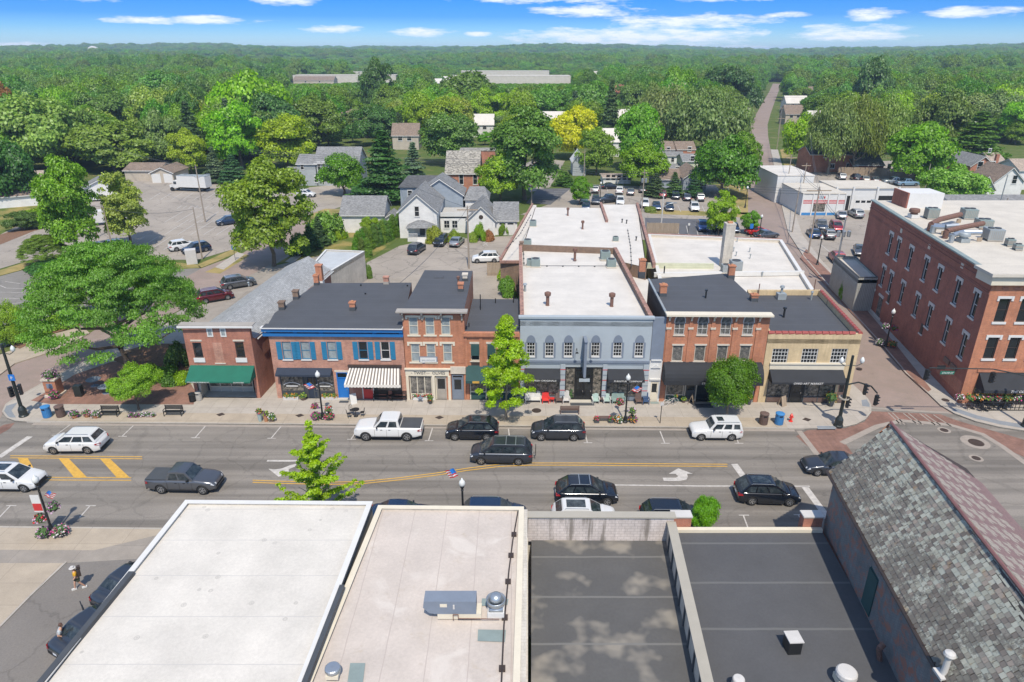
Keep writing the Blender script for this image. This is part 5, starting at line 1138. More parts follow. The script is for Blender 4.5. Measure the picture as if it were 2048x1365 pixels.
for px,py,z,s,lab in ((1066,453,7.2,.95,'grey green condenser farthest back on the white store roof'),(1055,493,7.2,1.0,'grey green condenser beside the low brick stub on the white roof'),(1061,532,8.2,.85,'left one of the touching condenser pair by the left parapet'),(1071,533,8.2,1.0,'right one of the touching condenser pair by the left parapet'),
                         (1210,519,8.2,1.1,'larger round-fan condenser behind another near the right parapet'),(1222,534,8.2,1.0,'condenser in front of the round-fan one near the right parapet'),(1231,483,7.2,.7,'small lone condenser on the flat box roof section'),
                         (1451,545,5.1,1.1,'pale grey condenser just behind the cafe roof edge, left of a taller one'),(1470,541,5.1,1.4,'tall beige condenser standing behind the cafe chimney')): ac_unit(px,py,z,s,lab,'condensers on the roofs','zinc' if px > 1440 else 'acgreen')
# the long air handler with hood, and the round exhaust fan on the pink-white roof
p = G(903,1236,5.3); t = thing('air_handler','long blue grey rooftop air handler with slanted intake hood','air handler',(p.x,p.y,5.2)); M_ = W[t]
mb = MB(); mb.box(-.8,1.25,0,.75,.35,1.15); mb.loc('cabinet','grey_blue_dark',t,M_)
mb = MB(); mb.add([(-.8,0,.35),(-.8,0,1.15),(-1.35,0,1.15),(-1.4,0,.75),(-1.1,0,.4),(-.8,.75,.35),(-.8,.75,1.15),(-1.35,.75,1.15),(-1.4,.75,.75),(-1.1,.75,.4)],[(0,1,2,3,4),(9,8,7,6,5),(1,6,7,2),(2,7,8,3),(3,8,9,4),(4,9,5,0)]); mb.loc('intake_hood','grey_blue_dark',t,M_)
mb = MB(); mb.box(-.55,-.2,-.012,0,.8,1.0); mb.loc('label_plate','cream',t,M_); mb = MB(); mb.box(.1,.18,-.05,0,.7,.95); mb.loc('switch','palegrey',t,M_)
mb = MB(); mb.box(-.7,1.5,.02,.73,0,.35); mb.loc('curb','cream',t,M_); mb = MB(); mb.path([(.1,-.1,.05),(.1,-.1,.4),(.35,-.1,.4),(.35,-.1,.15),(2.4,-.1,.12)],.025,5); mb.loc('gas_pipe','rust',t,M_)
p = G(992,1222,5.3); t = thing('exhaust_fan','round silver mushroom exhaust fan on white curb beside the air handler','exhaust fan',(p.x,p.y,5.2)); M_ = W[t]
mb = MB(); mb.box(-.42,.42,-.42,.42,0,.35); mb.loc('curb','white',t,M_); mb = MB(); mb.box(-.36,.36,-.36,.36,.35,.5); mb.lathe([(.3,.5),(.44,.62),(.5,.9),(.46,.92),(.4,.7),(.3,.66)],(0,0,0),20); mb.loc('wind_band','steel',t,M_,smooth=True); mb = MB(); mb.lathe([(.33,.8),(.34,1.0),(.26,1.15),(.1,1.22),(.01,1.23)],(0,0,0),18); mb.loc('dome','steel',t,M_,smooth=True)
def roof_vent(px,py,z,r,h,label,mats=('palegrey','cream')):
    p = G(px,py,z); t = thing('roof_ventilator',label,'ventilator',(p.x,p.y,z)); M_ = W[t]
    mb = MB(); mb.box(-r*.95,r*.95,-r*.95,r*.95,0,h*.4); mb.loc('curb',mats[1],t,M_); mb = MB(); mb.lathe([(r*.8,h*.4),(r*.8,h*.6),(r*1.15,h*.62),(r*1.2,h*.7),(r*1.15,h*.92),(r,h),(.02,h+.02)],(0,0,0),20); mb.loc('cap',mats[0],t,M_,smooth=False)
roof_vent(667,1350,5.3,.3,.5,'round galvanised cap ventilator at the near end of the pinkish roof',('steel','cream')); roof_vent(1688,1366,3.6,.42,.8,'large round white-capped ventilator on the dark seamed roof'); roof_vent(1474,1378,3.6,.25,.7,'small white pipe cap at the near edge of the dark seamed roof')
p = G(1583,1296,3.6); t = thing('box_vent','square silver-topped box vent on the dark seamed roof','ventilator',(p.x,p.y,3.5),.05); mb = MB(); mb.box(-.33,.33,-.35,.35,0,.8); mb.loc('housing','black',t,W[t]); mb = MB(); mb.box(-.37,.37,-.39,.39,.8,.86); mb.loc('lid','palegrey',t,W[t])
for pts in (((690,1365+25),(700,1322),(730,1322),(722,1365+25)),((955,1278),(956,1255),(1012,1256),(1010,1280)),((962,1208),(964,1193),(1017,1194),(1015,1206))):
    q = [G(x,y,5.3) for x,y in pts]; mb = MB(); mb.poly([(v.x,v.y,5.165) for v in q][::-1] if False else [(v.x,v.y,5.165) for v in q]); mb.out('roof_walk_pad','acgreen',b2)
q = [G(x,y,5.3) for x,y in ((1036,1022),(1026,1078),(1018,1140),(1008,1250),(1003,1365),(1000,1420))]; mb = MB(); mb.path([(v.x,v.y,5.28) for v in q],.04,6)
for t_ in (.16,.3,.44,.57,.75,.9):
    i = t_*5; k = int(i); v = q[k].lerp(q[k+1],i-k); mb.cbox((v.x,v.y,5.2),(.3,.3,.12))
mb.out('gas_line','darkwood',b2)
mb = MB(); v = G(1757,1320,3.5); mb.tube((v.x+.05,v.y,3.5),(v.x-.1,v.y+.05,4.2),.13,.13,10); mb.tube((v.x-.1,v.y+.05,4.2),(v.x+.15,v.y+.15,4.4),.15,.15,10); mb.out('rusty_flue','rust',b4)
# roof plant on the brick corner building
def plant():
    z = zO+.05
    for px,py,s,h,lab in ((1861,437,1.9,1.7,'square galvanised condenser behind the rusty ducts'),(1983,480,2.3,1.7,'big two-fan condenser nearest the cream cornice'),(1935,437,2.2,1.6,'far silver rooftop unit at the end of the upper duct'),(1965,455,2.2,1.3,'low blue grey rooftop unit with slanted hood'),(2018,492,1.1,1.0,'small grey roof unit, left of a pair by the cornice'),(2034,500,1.0,.8,'smallest grey roof unit, right of a pair by the cornice')):
        s *= .66; h *= .72; p = G(px,py,z); t = thing('rooftop_unit',lab,'air conditioner',(p.x,p.y,z),-.15,'plant on the brick corner building'); M_ = W[t]
        mb = MB(); mb.box(-s/2,s/2,-s/2,s/2,.15,h); mb.loc('cabinet','zinc' if s > 1.5 else 'acgreen',t,M_); mb = MB()
        for k in range(8): x = -s/2+s*(k+.5)/8; mb.box(x-.03,x+.03,-s/2-.02,-s/2,.25,h-.12); mb.box(-s/2-.02,-s/2,x-.03,x+.03,.25,h-.12)
        mb.loc('louvre_panel','grey_trim',t,M_); mb = MB(); mb.lathe([(s*.2,0),(s*.2,.1),(s*.15,.1)],(-s*.22,0,h),12); mb.lathe([(s*.2,0),(s*.2,.1),(s*.15,.1)],(s*.22,0,h),12); mb.loc('fan_guard','dark_trim',t,M_); mb = MB(); mb.box(-s/2,s/2,-s/2-.05,-s/2+.05,0,.15); mb.box(-s/2,s/2,s/2-.05,s/2+.05,0,.15); mb.loc('skid','grey_trim',t,M_)
    for pts,r,mt_,lab in ((((1862,448),(1880,440),(1920,432)),.30,'rust','rusty brown duct, upper one of two'),(((1893,462),(1915,458),(1965,450)),.28,'rust','rusty brown duct, lower one of two'),(((1905,470),(1925,466),(1962,468)),.26,'steel','silver elbow duct in front of the rusty one'),(((1868,452),(1890,455),(1915,455)),.3,'steel','silver duct under the upper rusty one')):
        q = [G(x,y,z+.8) for x,y in pts]; t = thing('roof_duct',lab,'duct',(q[0].x,q[0].y,z)); mb = MB()
        mb.path([(v.x,v.y,z+.75+.1*i) for i,v in enumerate(q)],r,10); mb.tube((q[0].x,q[0].y,z),(q[0].x,q[0].y,z+.8),r,r,10); mb.out('duct',mt_,t); mb = MB()
        for v in q[1:]: mb.cbox((v.x,v.y,z+.2),(.5,.08,.4))
        mb.out('support','wood',t)
    roof_vent(1925,484,z,.5,1.0,'round zinc ventilator near the left roof edge of the corner building',('zinc','zinc')); roof_vent(1826,436,z,.5,1.1,'rust streaked turret vent at the back of the corner building',('rust','white'))
plant()
# ================================================================ VEHICLES
PAINT = {k: paint('car_paint_'+k.replace(' ','_'),c,m,r) for k,(c,m,r) in dict(white=((.60,.60,.585),0,.3),black=((.008,.011,.017),.2,.22),navy=((.012,.03,.07),.3,.25),charcoal=((.045,.052,.065),.5,.3),grey=((.12,.125,.135),.6,.32),
  silver=((.38,.39,.39),.7,.32),red=((.27,.012,.016),.3,.28),brightred=((.50,.018,.016),.1,.28),blue=((.02,.07,.22),.4,.28),lightblue=((.22,.33,.42),.4,.3),maroon=((.11,.012,.018),.4,.28),beige=((.42,.40,.34),.4,.3)).items()}
def lerp(a,b,t): return a+(b-a)*t
def interp(x,pts):
    for (x0,z0),(x1,z1) in zip(pts,pts[1:]):
        if x <= x1: return lerp(z0,z1,max(0,min(1,(x-x0)/(x1-x0))))
    return pts[-1][1]
def pmesh(o):
    for s_ in o.material_slots[:1]: s_.link = 'OBJECT'; s_.material = PAINT['white']
    return o
def car_proto(key,label,L,Wd,Ht,hood,belt,x1,x2,x3,x4,r=.34,wb=None,tail=None,wins=((.05,.36),(.40,.68),(.72,.96)),rails=False,sunroof=0,bed=None,box=None,black_roof=False,full=True,boxy=False,gc=.25):
    """x forward; body > lamps, panes, wheels > rims"""
    t = thing(key,label,'car',(0,0,-50)); M_ = W[t]; h = L/2; wb = wb or L*.6; xf,xr = wb/2+L*.02,-wb/2+L*.02; R = r+.065; tail = tail or belt
    w2 = Wd/2; nb = .05 if boxy else 0
    prof = [(-h,tail-.30+nb*3),(-h+.10,tail-.08),(-h+.35,tail),(x4,tail if bed is None else belt),(x4+.05,belt),(x1-.02,belt-.02),(x1+.1,hood+.06),(h-.75,hood-.02),(h-.25,hood-.13+nb),(h-.06,hood-.26+nb*2),(h,hood-.42+nb*2)]
    if bed is not None: prof = [(-h,belt-.05),(x4,belt-.03),(x4+.05,belt)]+prof[5:]
    xs = sorted({round(-h+k*L/44,3) for k in range(45)} | {round(c+R*cos(pi*i/8),3) for c in (xf,xr) for i in range(9)}); mb = MB(); rings = []
    for x in xs:
        k = abs(x)/h; w = w2*(1-.16*max(0,k-.72)**1.4/.28**1.4*.9); zt = interp(x,prof); zb = gc+.10*max(0,(k-.8)/.2)
        for c in (xf,xr):
            if abs(x-c) < R: zb = max(zb,r+sqrt(max(0,R*R-(x-c)**2)))
        zt = max(zt,zb+.06); a = [(w*.95,zb),(w,min(zt-.04,max(zb+.01,gc+.17))),(w*1.0,min(zt-.03,max(zb+.02,.62))),(w*.985,min(zt-.02,max(zb+.03,zt-.14))),(w*.93,zt-.025),(w*.80,zt+.0),(w*.4,zt+.02),(0,zt+.025)]
        rings.append([(x,y,z) for y,z in a]+[(x,-y,z) for y,z in a[-2::-1]])
    n = len(rings[0]); v = [p for r_ in rings for p in r_]
    mb.add(v,[(i*n+j,i*n+j+1,(i+1)*n+j+1,(i+1)*n+j) for i in range(len(rings)-1) for j in range(n-1)])
    body = mb.loc('body',['white','under','chrome'],t,M_,smooth=True); pmesh(body)
    mb = MB(); mb.add(rings[0],[tuple(range(n))]); mb.add(rings[-1],[tuple(range(n))[::-1]]); pmesh(mb.loc('bumper_face','white',t,M_))
    mb = MB(); mb.box(-h+.25,h-.3,-w2+.24,w2-.24,.2,hood-.3)
    mb.box(h-.02,h+.015,-w2*.62,w2*.62,hood-.62,hood-.44); mb.box(-h-.02,-h+.03,-w2*.8,w2*.8,.32,.50); mb.box(h-.03,h+.02,-w2*.75,w2*.75,.3,.45)
    for s in (-1,1): mb.box(xr+R+.02,xf-R-.02,s*(w2-.03)-.03,s*(w2-.03)+.035,gc-.03,gc+.06)
    mb.loc('underbody','under',t,M_)
    # greenhouse
    bw,rw,rt = w2*.92,w2*(.81 if boxy else .77),Ht
    cab = [(x4,tail-.02 if bed is None else belt-.02),(x3,rt-.02),(x3+.12,rt),((x2+x3)/2,rt+.025),(x2-.12,rt),(x2,rt-.03),(x1,belt-.04)]
    def sec(x,z): f = max(0,min(1,(z-belt)/(rt-belt))); return lerp(bw,rw,f**1.3)
    mb = MB(); v = []
    for x,z in cab: y = sec(x,z); v += [(x,y,z),(x,y*.85,z+.02),(x,-y*.85,z+.02),(x,-y,z)]
    m_ = len(cab); mb.add(v,[(i*4+j,i*4+j+1,i*4+j+5,i*4+j+4) for i in range(m_-1) for j in range(3)]); mb.add([v[i*4] for i in range(m_)],[tuple(range(m_))[::-1]]); mb.add([v[i*4+3] for i in range(m_)],[tuple(range(m_))])
    c_ = mb.loc('cabin',['black' if black_roof else 'white'],t,M_)
    if not black_roof: pmesh(c_)
    def gl(nm,pts,mt='carglass'): m2 = MB(); m2.poly(pts); return m2.loc(nm,mt,t,M_)
    e = .014
    def slant(xa,za,xb,zb_,f0,f1,s_,nm):
        (X0,Z0),(X1,Z1) = [(lerp(xa,xb,f),lerp(za,zb_,f)) for f in (f0,f1)]; y0,y1 = sec(X0,Z0)*.9,sec(X1,Z1)*.88; d = hypot(xb-xa,zb_-za); nx,nz = abs(zb_-za)/d*e*s_,abs(xb-xa)/d*e+.012
        p = [(X0+nx,-y0,Z0+nz),(X0+nx,y0,Z0+nz),(X1+nx,y1,Z1+nz),(X1+nx,-y1,Z1+nz)]; gl(nm,p if s_ > 0 else p[::-1])
    slant(x1,belt-.04,x2,rt-.03,.10,.93,1,'windscreen'); slant(x4,tail-.02 if bed is None else belt-.02,x3,rt-.02,.22,.88,-1,'rear_window')
    zl,zh = belt+.05,rt-.11
    def xl(z): return lerp(x4,x3,(z-belt)/(rt-belt))+.06
    def xrr(z): return lerp(x1,x2,(z-belt)/(rt-belt))-.10
    for s in (-1,1):
        for f0,f1 in wins:
            q = [(lerp(xrr(z),xl(z),f),s*(sec(0,z)+.012),z) for f,z in ((f0,zl),(f1,zl),(f1,zh),(f0,zh))]
            gl('side_window',q if s < 0 else q[::-1])
    if sunroof: gl('sunroof',[(x3+.25,-rw*.62,rt+.05),(x2-.3,-rw*.62,rt+.05),(x2-.3,rw*.62,rt+.05),(x3+.25,rw*.62,rt+.05)] if sunroof == 1 else [(x2-.85,-rw*.5,rt+.05),(x2-.3,-rw*.5,rt+.05),(x2-.3,rw*.5,rt+.05),(x2-.85,rw*.5,rt+.05)],'carglass')
    if rails:
        for s in (-1,1): m2 = MB(); m2.path([(x3+.1,s*rw*.93,rt+.0),(x3+.2,s*rw*.93,rt+.07),(x2-.2,s*rw*.93,rt+.07),(x2-.1,s*rw*.93,rt+.0)],.02,5); m2.loc('roof_rail','steel',t,M_)
        if rails == 2:
            for x in (x3+.8,x3+1.6): m2 = MB(); m2.box(x-.03,x+.03,-rw*.93,rw*.93,rt+.08,rt+.11); m2.loc('cross_bar','steel',t,M_)
    # wheels
    if ('wheel',r) not in WC:
        m2 = MB(); o_ = [(r*.62,-.10),(r*.93,-.11),(r,-.07),(r,.07),(r*.93,.11),(r*.62,.10)]; m2.lathe(o_,n=20); WC['wheel',r] = m2.mesh('wheel',['tyre'],True,Matrix.Rotation(pi/2,4,'X'))
        m2 = MB(); m2.lathe([(r*.64,.02),(r*.64,.105),(r*.56,.112),(r*.55,.06),(.03,.05)],n=20)
        for k in range(5):
            a = 2*pi*k/5; m2.add([(.05*cos(a-1.2),.05*sin(a-1.2),.10),(.05*cos(a+1.2),.05*sin(a+1.2),.10),(r*.58*cos(a+.14),r*.58*sin(a+.14),.108),(r*.58*cos(a-.14),r*.58*sin(a-.14),.108)],[(0,1,2,3)])
        WC['rim',r] = m2.mesh('rim',['rim'],False,Matrix.Rotation(pi/2,4,'X'))
    for x in (xf,xr):
        for s in (-1,1):
            Mw = M_ @ TR(x,s*(w2-.115),r,pi if s > 0 else 0); o = reg(bpy.data.objects.new('wheel',WC['wheel',r]),t,Mw); reg(bpy.data.objects.new('rim',WC['rim',r]),o,Mw)
    for s in (-1,1):
        m2 = MB(); z = hood-.34+nb; m2.add([(h-.03,s*w2*.50,z-.06),(h-.10,s*w2*.86,z-.05),(h-.30,s*w2*.97,z+.06),(h-.28,s*w2*.93,z+.14),(h-.09,s*w2*.52,z+.07)],[(0,1,2,3,4) if s > 0 else (4,3,2,1,0)]); m2.v = [q+Vector((.03,s*.012,.02)) for q in m2.v]; m2.loc('headlight','lamp_white',t,M_)
        m2 = MB(); z = tail-.28 if bed is None else belt-.3; m2.add([(-h+.0,s*w2*.58,z-.04),(-h+.03,s*w2*.86,z-.06),(-h+.34,s*w2*1.0,z+.02),(-h+.30,s*w2*.98,z+.14),(-h+.04,s*w2*.84,z+.13),(-h+.0,s*w2*.6,z+.10)],[tuple(range(6))[::-s]]); m2.v = [q+Vector((-.03,s*.014,.0)) for q in m2.v]; m2.loc('tail_light','lamp_red',t,M_)
        if full:
            m2 = MB(); m2.cbox((x1-.38,s*(w2+.07),belt+.07),(.12,.18,.13),s*.2); m2.loc('mirror','black',t,M_)
            m2 = MB()
            for f in ((.02,.38,.70) if len(wins) > 2 else (.02,.5,.97)): X = lerp(xrr(belt),xl(belt),f); m2.box(X-.008,X+.008,s*(w2+.004)-.004,s*(w2+.004)+.002,.40,belt-.14)
            for f in (.30,.62): X = lerp(xrr(belt),xl(belt),f); m2.box(X-.09,X+.09,s*(w2+.01)-.012,s*(w2+.01)+.012,belt-.2,belt-.165)
            m2.loc('door_trim','under',t,M_)
    m2 = MB(); m2.box(-h-.035,-h-.02,-.16,.16,tail-.5,tail-.38); m2.loc('number_plate','plate',t,M_)
    if bed is not None:
        m2 = MB(); m2.box(-h+.06,x4-.04,-w2*.86,w2*.86,belt+.0,belt+.035); m2.loc('bed_cover','dark_trim',t,M_)
    return t
P_ = {}
P_['suv'] = car_proto('suv','x',4.75,1.88,1.72,1.10,1.13,1.32,.42,-1.72,-2.2,tail=1.15,r=.36,rails=True)
P_['suv2'] = car_proto('suv','x',4.65,1.87,1.70,1.07,1.11,1.28,.36,-1.55,-2.18,tail=1.13,r=.36,sunroof=1,rails=True)
P_['rackcar'] = car_proto('crossover','x',4.68,1.88,1.68,1.05,1.10,1.3,.36,-1.4,-2.15,tail=1.13,r=.36,rails=2)
P_['boxy'] = car_proto('suv','x',4.42,1.80,1.70,1.05,1.12,.78,.28,-1.95,-2.12,tail=1.12,rails=True,sunroof=2,boxy=True,wins=((.05,.34),(.41,.66),(.74,.95)))
P_['van'] = car_proto('minivan','x',5.15,2.0,1.76,1.05,1.12,1.72,.72,-2.0,-2.45,tail=1.12,rails=2,sunroof=0)
P_['pickup'] = car_proto('pickup_truck','x',5.9,2.05,1.98,1.27,1.32,1.25,.62,-.95,-1.1,gc=.40,r=.43,wb=3.6,bed=1,wins=((.06,.47),(.55,.92)),boxy=True)
P_['midpickup'] = car_proto('pickup_truck','x',5.45,1.93,1.86,1.18,1.23,1.12,.50,-.80,-1.05,gc=.38,r=.40,wb=3.25,bed=1,wins=((.06,.47),(.55,.92)))
P_['sedan'] = car_proto('sedan','x',4.8,1.84,1.45,.92,.96,1.05,.25,-1.0,-1.75,r=.32,tail=1.0,wins=((.06,.45),(.50,.92)))
P_['fsedan'] = car_proto('sedan','x',4.7,1.82,1.45,.92,.96,1.05,.25,-1.0,-1.75,r=.32,tail=1.0,wins=((.06,.45),(.50,.92)),full=False)
P_['fsuv'] = car_proto('suv','x',4.6,1.85,1.70,1.06,1.11,1.25,.36,-1.65,-2.15,tail=1.13,r=.36,full=False)
P_['fpickup'] = car_proto('pickup_truck','x',5.6,1.95,1.82,1.15,1.2,1.0,.45,-.85,-1.1,r=.39,wb=3.3,bed=1,wins=((.06,.47),(.55,.92)),boxy=True,full=False)
def place(key,px,py,hd,colour,label,group=None,z=0,world=None):
    p = Vector(world) if world else G(px,py,z)
    return copy_tree(P_[key],TR(p.x,p.y,z if not world else world[2],radians(hd)) @ Matrix.Translation((0,0,0.02)),label,group,PAINT[colour])
ST = -.95
gF,gN = 'cars parked along the far kerb','cars parked along the near kerb'
place('pickup',780,871.5,180+ST,'white','white crew cab pickup truck with grey bed cover parked before the olive shop',gF)
c2 = place('suv2',945,872,180+ST,'black','glossy black crossover with glass roof parked between white pickup and grey suv',gF)
place('suv',1116,872.5,180+ST,'charcoal','dark grey suv parked before the grey furniture store',gF)
place('boxy',1429,872.5,180+ST,'white','boxy white suv with small sunroof parked before the cafe',gF)
mv = place('van',1003,918.5,180+ST-1,'charcoal','dark grey minivan with rear bike rack driving along the middle lane')
m = MB(); m.path([(-2.6,0,.5),(-2.85,0,.5),(-2.85,0,1.35)],.03,5); m.path([(-2.85,-.3,1.3),(-2.85,.3,1.3)],.03,5); m.path([(-2.85,-.2,.7),(-2.85,.25,.55)],.03,5); m.loc('bike_rack','black',mv,W[mv])
place('rackcar',1172,998,ST,'black','black crossover with two roof cross bars driving in the near lane')
place('suv',157,898,180+ST+2,'white','white crossover waiting at the stop line beside the yellow hatching')
place('suv2',28,972,ST,'white','white suv with dark glass roof driving past the yellow hatching')
place('midpickup',374,975.5,ST-1,'grey','grey crew cab pickup with black bed cover driving in the near lane')
place('suv2',1531,998.5,ST-2,'black','black suv waiting in the right lane at the white stop line')
place('sedan',1664,942,178,'charcoal','dark grey sedan entering the street beside the slate roof')
for key,px,py,cl,lab in (('sedan',800,1022,'navy','dark sedan at the kerb mostly hidden behind the pinkish white roof'),('suv',988,1009,'navy','dark blue suv parked behind the pinkish white roof near the flag lamp'),('suv2',1170,1017,'white','white suv with dark glass roof parked right behind the parapet'),('suv',1352,1020,'black','big black suv parked at the near kerb beside the brick pier')):
    q = G(px,py,1.6); place(key,0,0,ST,cl,lab,gN,world=(q.x,kn(q.x)+1.15,0))
# alley beside the white roof
place('sedan',252,1160,65,'charcoal','dark blue sedan in the alley, upper of two beside the white roof',world=(G(252,1158,.8).x+.45,G(252,1158,.8).y,.15))
ac_ = place('sedan',175,1240,62,'charcoal','dark blue car with open door in the alley, lower of two',world=(G(178,1248,.8).x+.45,G(178,1248,.8).y,.15))
m = MB(); m.cbox((.15,1.35,.62),(.08,1.0,.7),-.35); m.cbox((.12,1.35,1.15),(.05,.9,.35),-.35); m.loc('open_door',['black'],ac_,W[ac_])
sgL = 'cars parked beside the brick side street'
place('suv',478,574,32,'grey','grey suv parked beside the pale shingle roof, farther of two',sgL); place('suv',431,601,33,'maroon','dark red suv parked beside the pale shingle roof, nearer of two',sgL)
gl_ = 'cars in the left parking lots'
for a in (('fsuv',458,449,215,'navy','dark blue suv alone in the left lot, front toward the big maple'),('fsuv',367,499,40,'white','white suv on the lot edge next to a dark one'),('fsuv',394,505,225,'navy','dark suv on the lot edge next to a white one and a pole'),('fsedan',190,503,215,'navy','dark blue car under the tall thin tree, left of a pair'),('fsuv',222,501,215,'black','black car under the tall thin tree, right of a pair'),
          ('fsedan',466,404,200,'blue','small blue car at the top of the left lot'),('fsuv',612,394,-8,'white','white sedan on the driveway below the grey house'),('fsuv',507,452,200,'beige','pale car half hidden behind the big bright maple'),('fsedan',118,588,20,'white','white car glimpsed through the crown of the big spreading tree'),('fsedan',196,402,10,'white','white car partly hidden by the tall tree near the shed')): place(*a,group=gl_)
gh = 'cars behind the white house'
for a in (('fsuv',834,505,75,'charcoal','dark suv seen from behind on the gravel before the white house'),('fsuv',882,489,262,'black','black suv facing the camera beside the white house porch'),('fsedan',914,490,78,'silver','silver car seen from behind, right of the black suv'),('fsuv',972,524,185,'white','white suv half hidden by the picket fence')): place(*a,group=gh)
gr = 'cars in the lot behind the white roofs'
for a in (('fsuv',1191,385,80,'silver','grey car in the back row next to the white carport'),('fsuv',1239,387,80,'white','white car in the back row, left of a silver one'),('fsedan',1261,389,80,'silver','silver car in the back row, right of a white one'),('fsedan',1168,405,262,'white','white car under the small round tree'),('fsuv',1191,407,262,'charcoal','charcoal car beside the small round tree'),
          ('fpickup',1217,405,200,'charcoal','charcoal pickup in the middle row near the white roof'),('fsuv',1240,409,262,'white','white car just behind the raised white roof'),('fsedan',1172,417,262,'navy','dark car right behind the roof beside a small tree'),('fsuv',1324,395,82,'maroon','dark red car in the back row before the fir trees'),('fsuv',1350,397,262,'black','black car in the back row between dark red and brown ones'),
          ('fsedan',1373,400,82,'grey','brownish grey car in the back row, left of a silver one'),('fsuv',1399,401,82,'silver','silver suv in the back row, last toward the street'),('fsuv',1289,414,262,'white','white car beside the utility pole in the front row'),('fsedan',1312,418,262,'navy','navy car in the front row, left of a black one'),('fsedan',1338,420,262,'black','black car in the front row with light roof reflection'),
          ('fsuv',1388,421,262,'white','white car standing alone at the end of the front row'),('fsuv',1404,460,262,'blue','blue suv in the dark bays behind the low white roof'),('fsuv',1433,461,262,'black','black suv partly hidden by the small leafy tree'),('fsedan',1466,462,262,'navy','dark car right of the tall square chimney'),('fsedan',1513,468,20,'brightred','bright red car at the kerb behind the white roof'),('fsedan',1532,476,20,'grey','grey car at the end behind the white roof corner'),
          ('fsedan',1285,384,80,'grey','shaded grey car in the back row under the tree'),('fsedan',1221,378,10,'black','black car parked against the white carport')): place(*a,group=gr)
place('fsedan',1543,391,88,'brightred','bright red car driving away on the brick side street')
g2 = 'cars in the lots by the garage'
for a in (('fpickup',1641,459,255,'charcoal','big dark pickup in the right lot'),('fsedan',1626,473,80,'navy','navy hatchback in the right lot nearest the brick sidewalk'),('fsuv',1655,476,80,'grey','grey hatchback in the right lot behind the dark pickup'),('fsuv',1671,461,260,'red','dark red car in the right lot beside the dark pickup'),('fsuv',1672,523,80,'red','red car in the right lot beside the silver pole'),
          ('fsedan',1718,508,250,'grey','grey sedan in the right lot near the ribbed annexe'),('fsedan',1735,517,250,'charcoal','dark car directly behind the ribbed annexe'),('fsuv',1750,507,250,'charcoal','dark car half hidden by the brick corner building'),('fsedan',1682,436,70,'silver','silver car outside the garage, left of two'),('fsuv',1710,434,88,'silver','silver suv outside the garage, right of two'),
          ('fsedan',1759,437,75,'lightblue','pale blue car by the corner of the brick building'),('fpickup',1804,399,225,'brightred','bright red pickup beside the garage'),('fsuv',1681,359,80,'silver','silver van behind the garage by the fence'),('fsuv',1710,361,80,'black','black car behind the garage by the fence'),('fsedan',1728,363,80,'beige','pale green car behind the garage by the fence'),
          ('fsedan',1747,364,80,'grey','grey car behind the garage by the fence'),('fpickup',1786,369,180,'silver','silver pickup behind the garage by the fence'),('fpickup',1813,372,0,'lightblue','pale blue pickup farthest right by the fence'),('fsedan',1586,358,80,'grey','grey car parked left of the garage in shade')): place(*a,group=g2)
kidsP = {}
for o in list(W):
    r_ = o
    while r_.parent is not None: r_ = r_.parent
    if r_ in P_.values(): kidsP[o] = 1
for o in list(kidsP): W.pop(o,None); bpy.data.objects.remove(o)
# white box truck, camper
p = G(378,382); t = thing('box_truck','white box truck with grey roof parked across the left lot','truck',(p.x,p.y,0),radians(170)); M_ = W[t]
m = MB(); m.box(-5.6,1.9,-1.25,1.25,1.05,3.75); m.loc('cargo_box','white',t,M_); m = MB(); m.box(-5.62,1.95,-1.27,1.27,3.75,3.8); m.loc('box_roof','zinc',t,M_)
m = MB(); m.box(2.0,3.2,-1.1,1.1,.8,2.5); m.add([(3.2,-1.1,.8),(3.2,1.1,.8),(4.3,1.0,.8),(4.3,-1.0,.8),(3.2,-1.1,1.75),(3.2,1.1,1.75),(4.3,.95,1.5),(4.3,-.95,1.5)],[(4,7,6,5),(0,3,7,4),(1,5,6,2),(2,6,7,3)]); m.loc('cab','white',t,M_)
m = MB(); m.box(3.2,3.22,-1.0,1.0,1.8,2.4); m.loc('windscreen','carglass',t,M_)
for s in (-1,1):
    m = MB(); m.box(2.3,3.05,s*1.1-.02,s*1.1+.02,1.7,2.35); m.loc('side_window','carglass',t,M_)
    for x in (3.6,-3.6): m = MB(); m.tube((x,s*1.15-.15*s,.5),(x,s*1.15+.12*s,.5),.5,.5,16); m.loc('wheel','tyre',t,M_)
m = MB(); m.box(-5.5,3.8,-.5,.5,.6,1.05); m.loc('chassis','under',t,M_)
p = G(224,447); t = thing('camper_trailer','white camper trailer with rounded roof behind the tree trunks','caravan',(p.x,p.y,0),radians(35)); M_ = W[t]
m = MB(); pr = [(-2.9,.6),(-3.0,2.2),(-2.6,2.75),(2.3,2.8),(2.8,2.2),(2.9,1.3),(2.5,.6)]
m.add([(x,-1.15,z) for x,z in pr]+[(x,1.15,z) for x,z in pr],[tuple(range(7)),tuple(range(7,14))[::-1]]+[(i,7+i,7+(i+1) % 7,(i+1) % 7) for i in range(7)]); m.loc('shell','white',t,M_)
m = MB(); m.box(-3.03,-2.98,-.6,.6,1.5,2.1); m.loc('rear_window','carglass',t,M_)
for s in (-1,1): m = MB(); m.box(-.8,.4,s*1.16-.01,s*1.16+.01,1.5,2.1); m.loc('side_window','carglass',t,M_); m = MB(); m.tube((0,s*.95,.35),(0,s*1.17,.35),.35,.35,14); m.loc('wheel','tyre',t,M_)
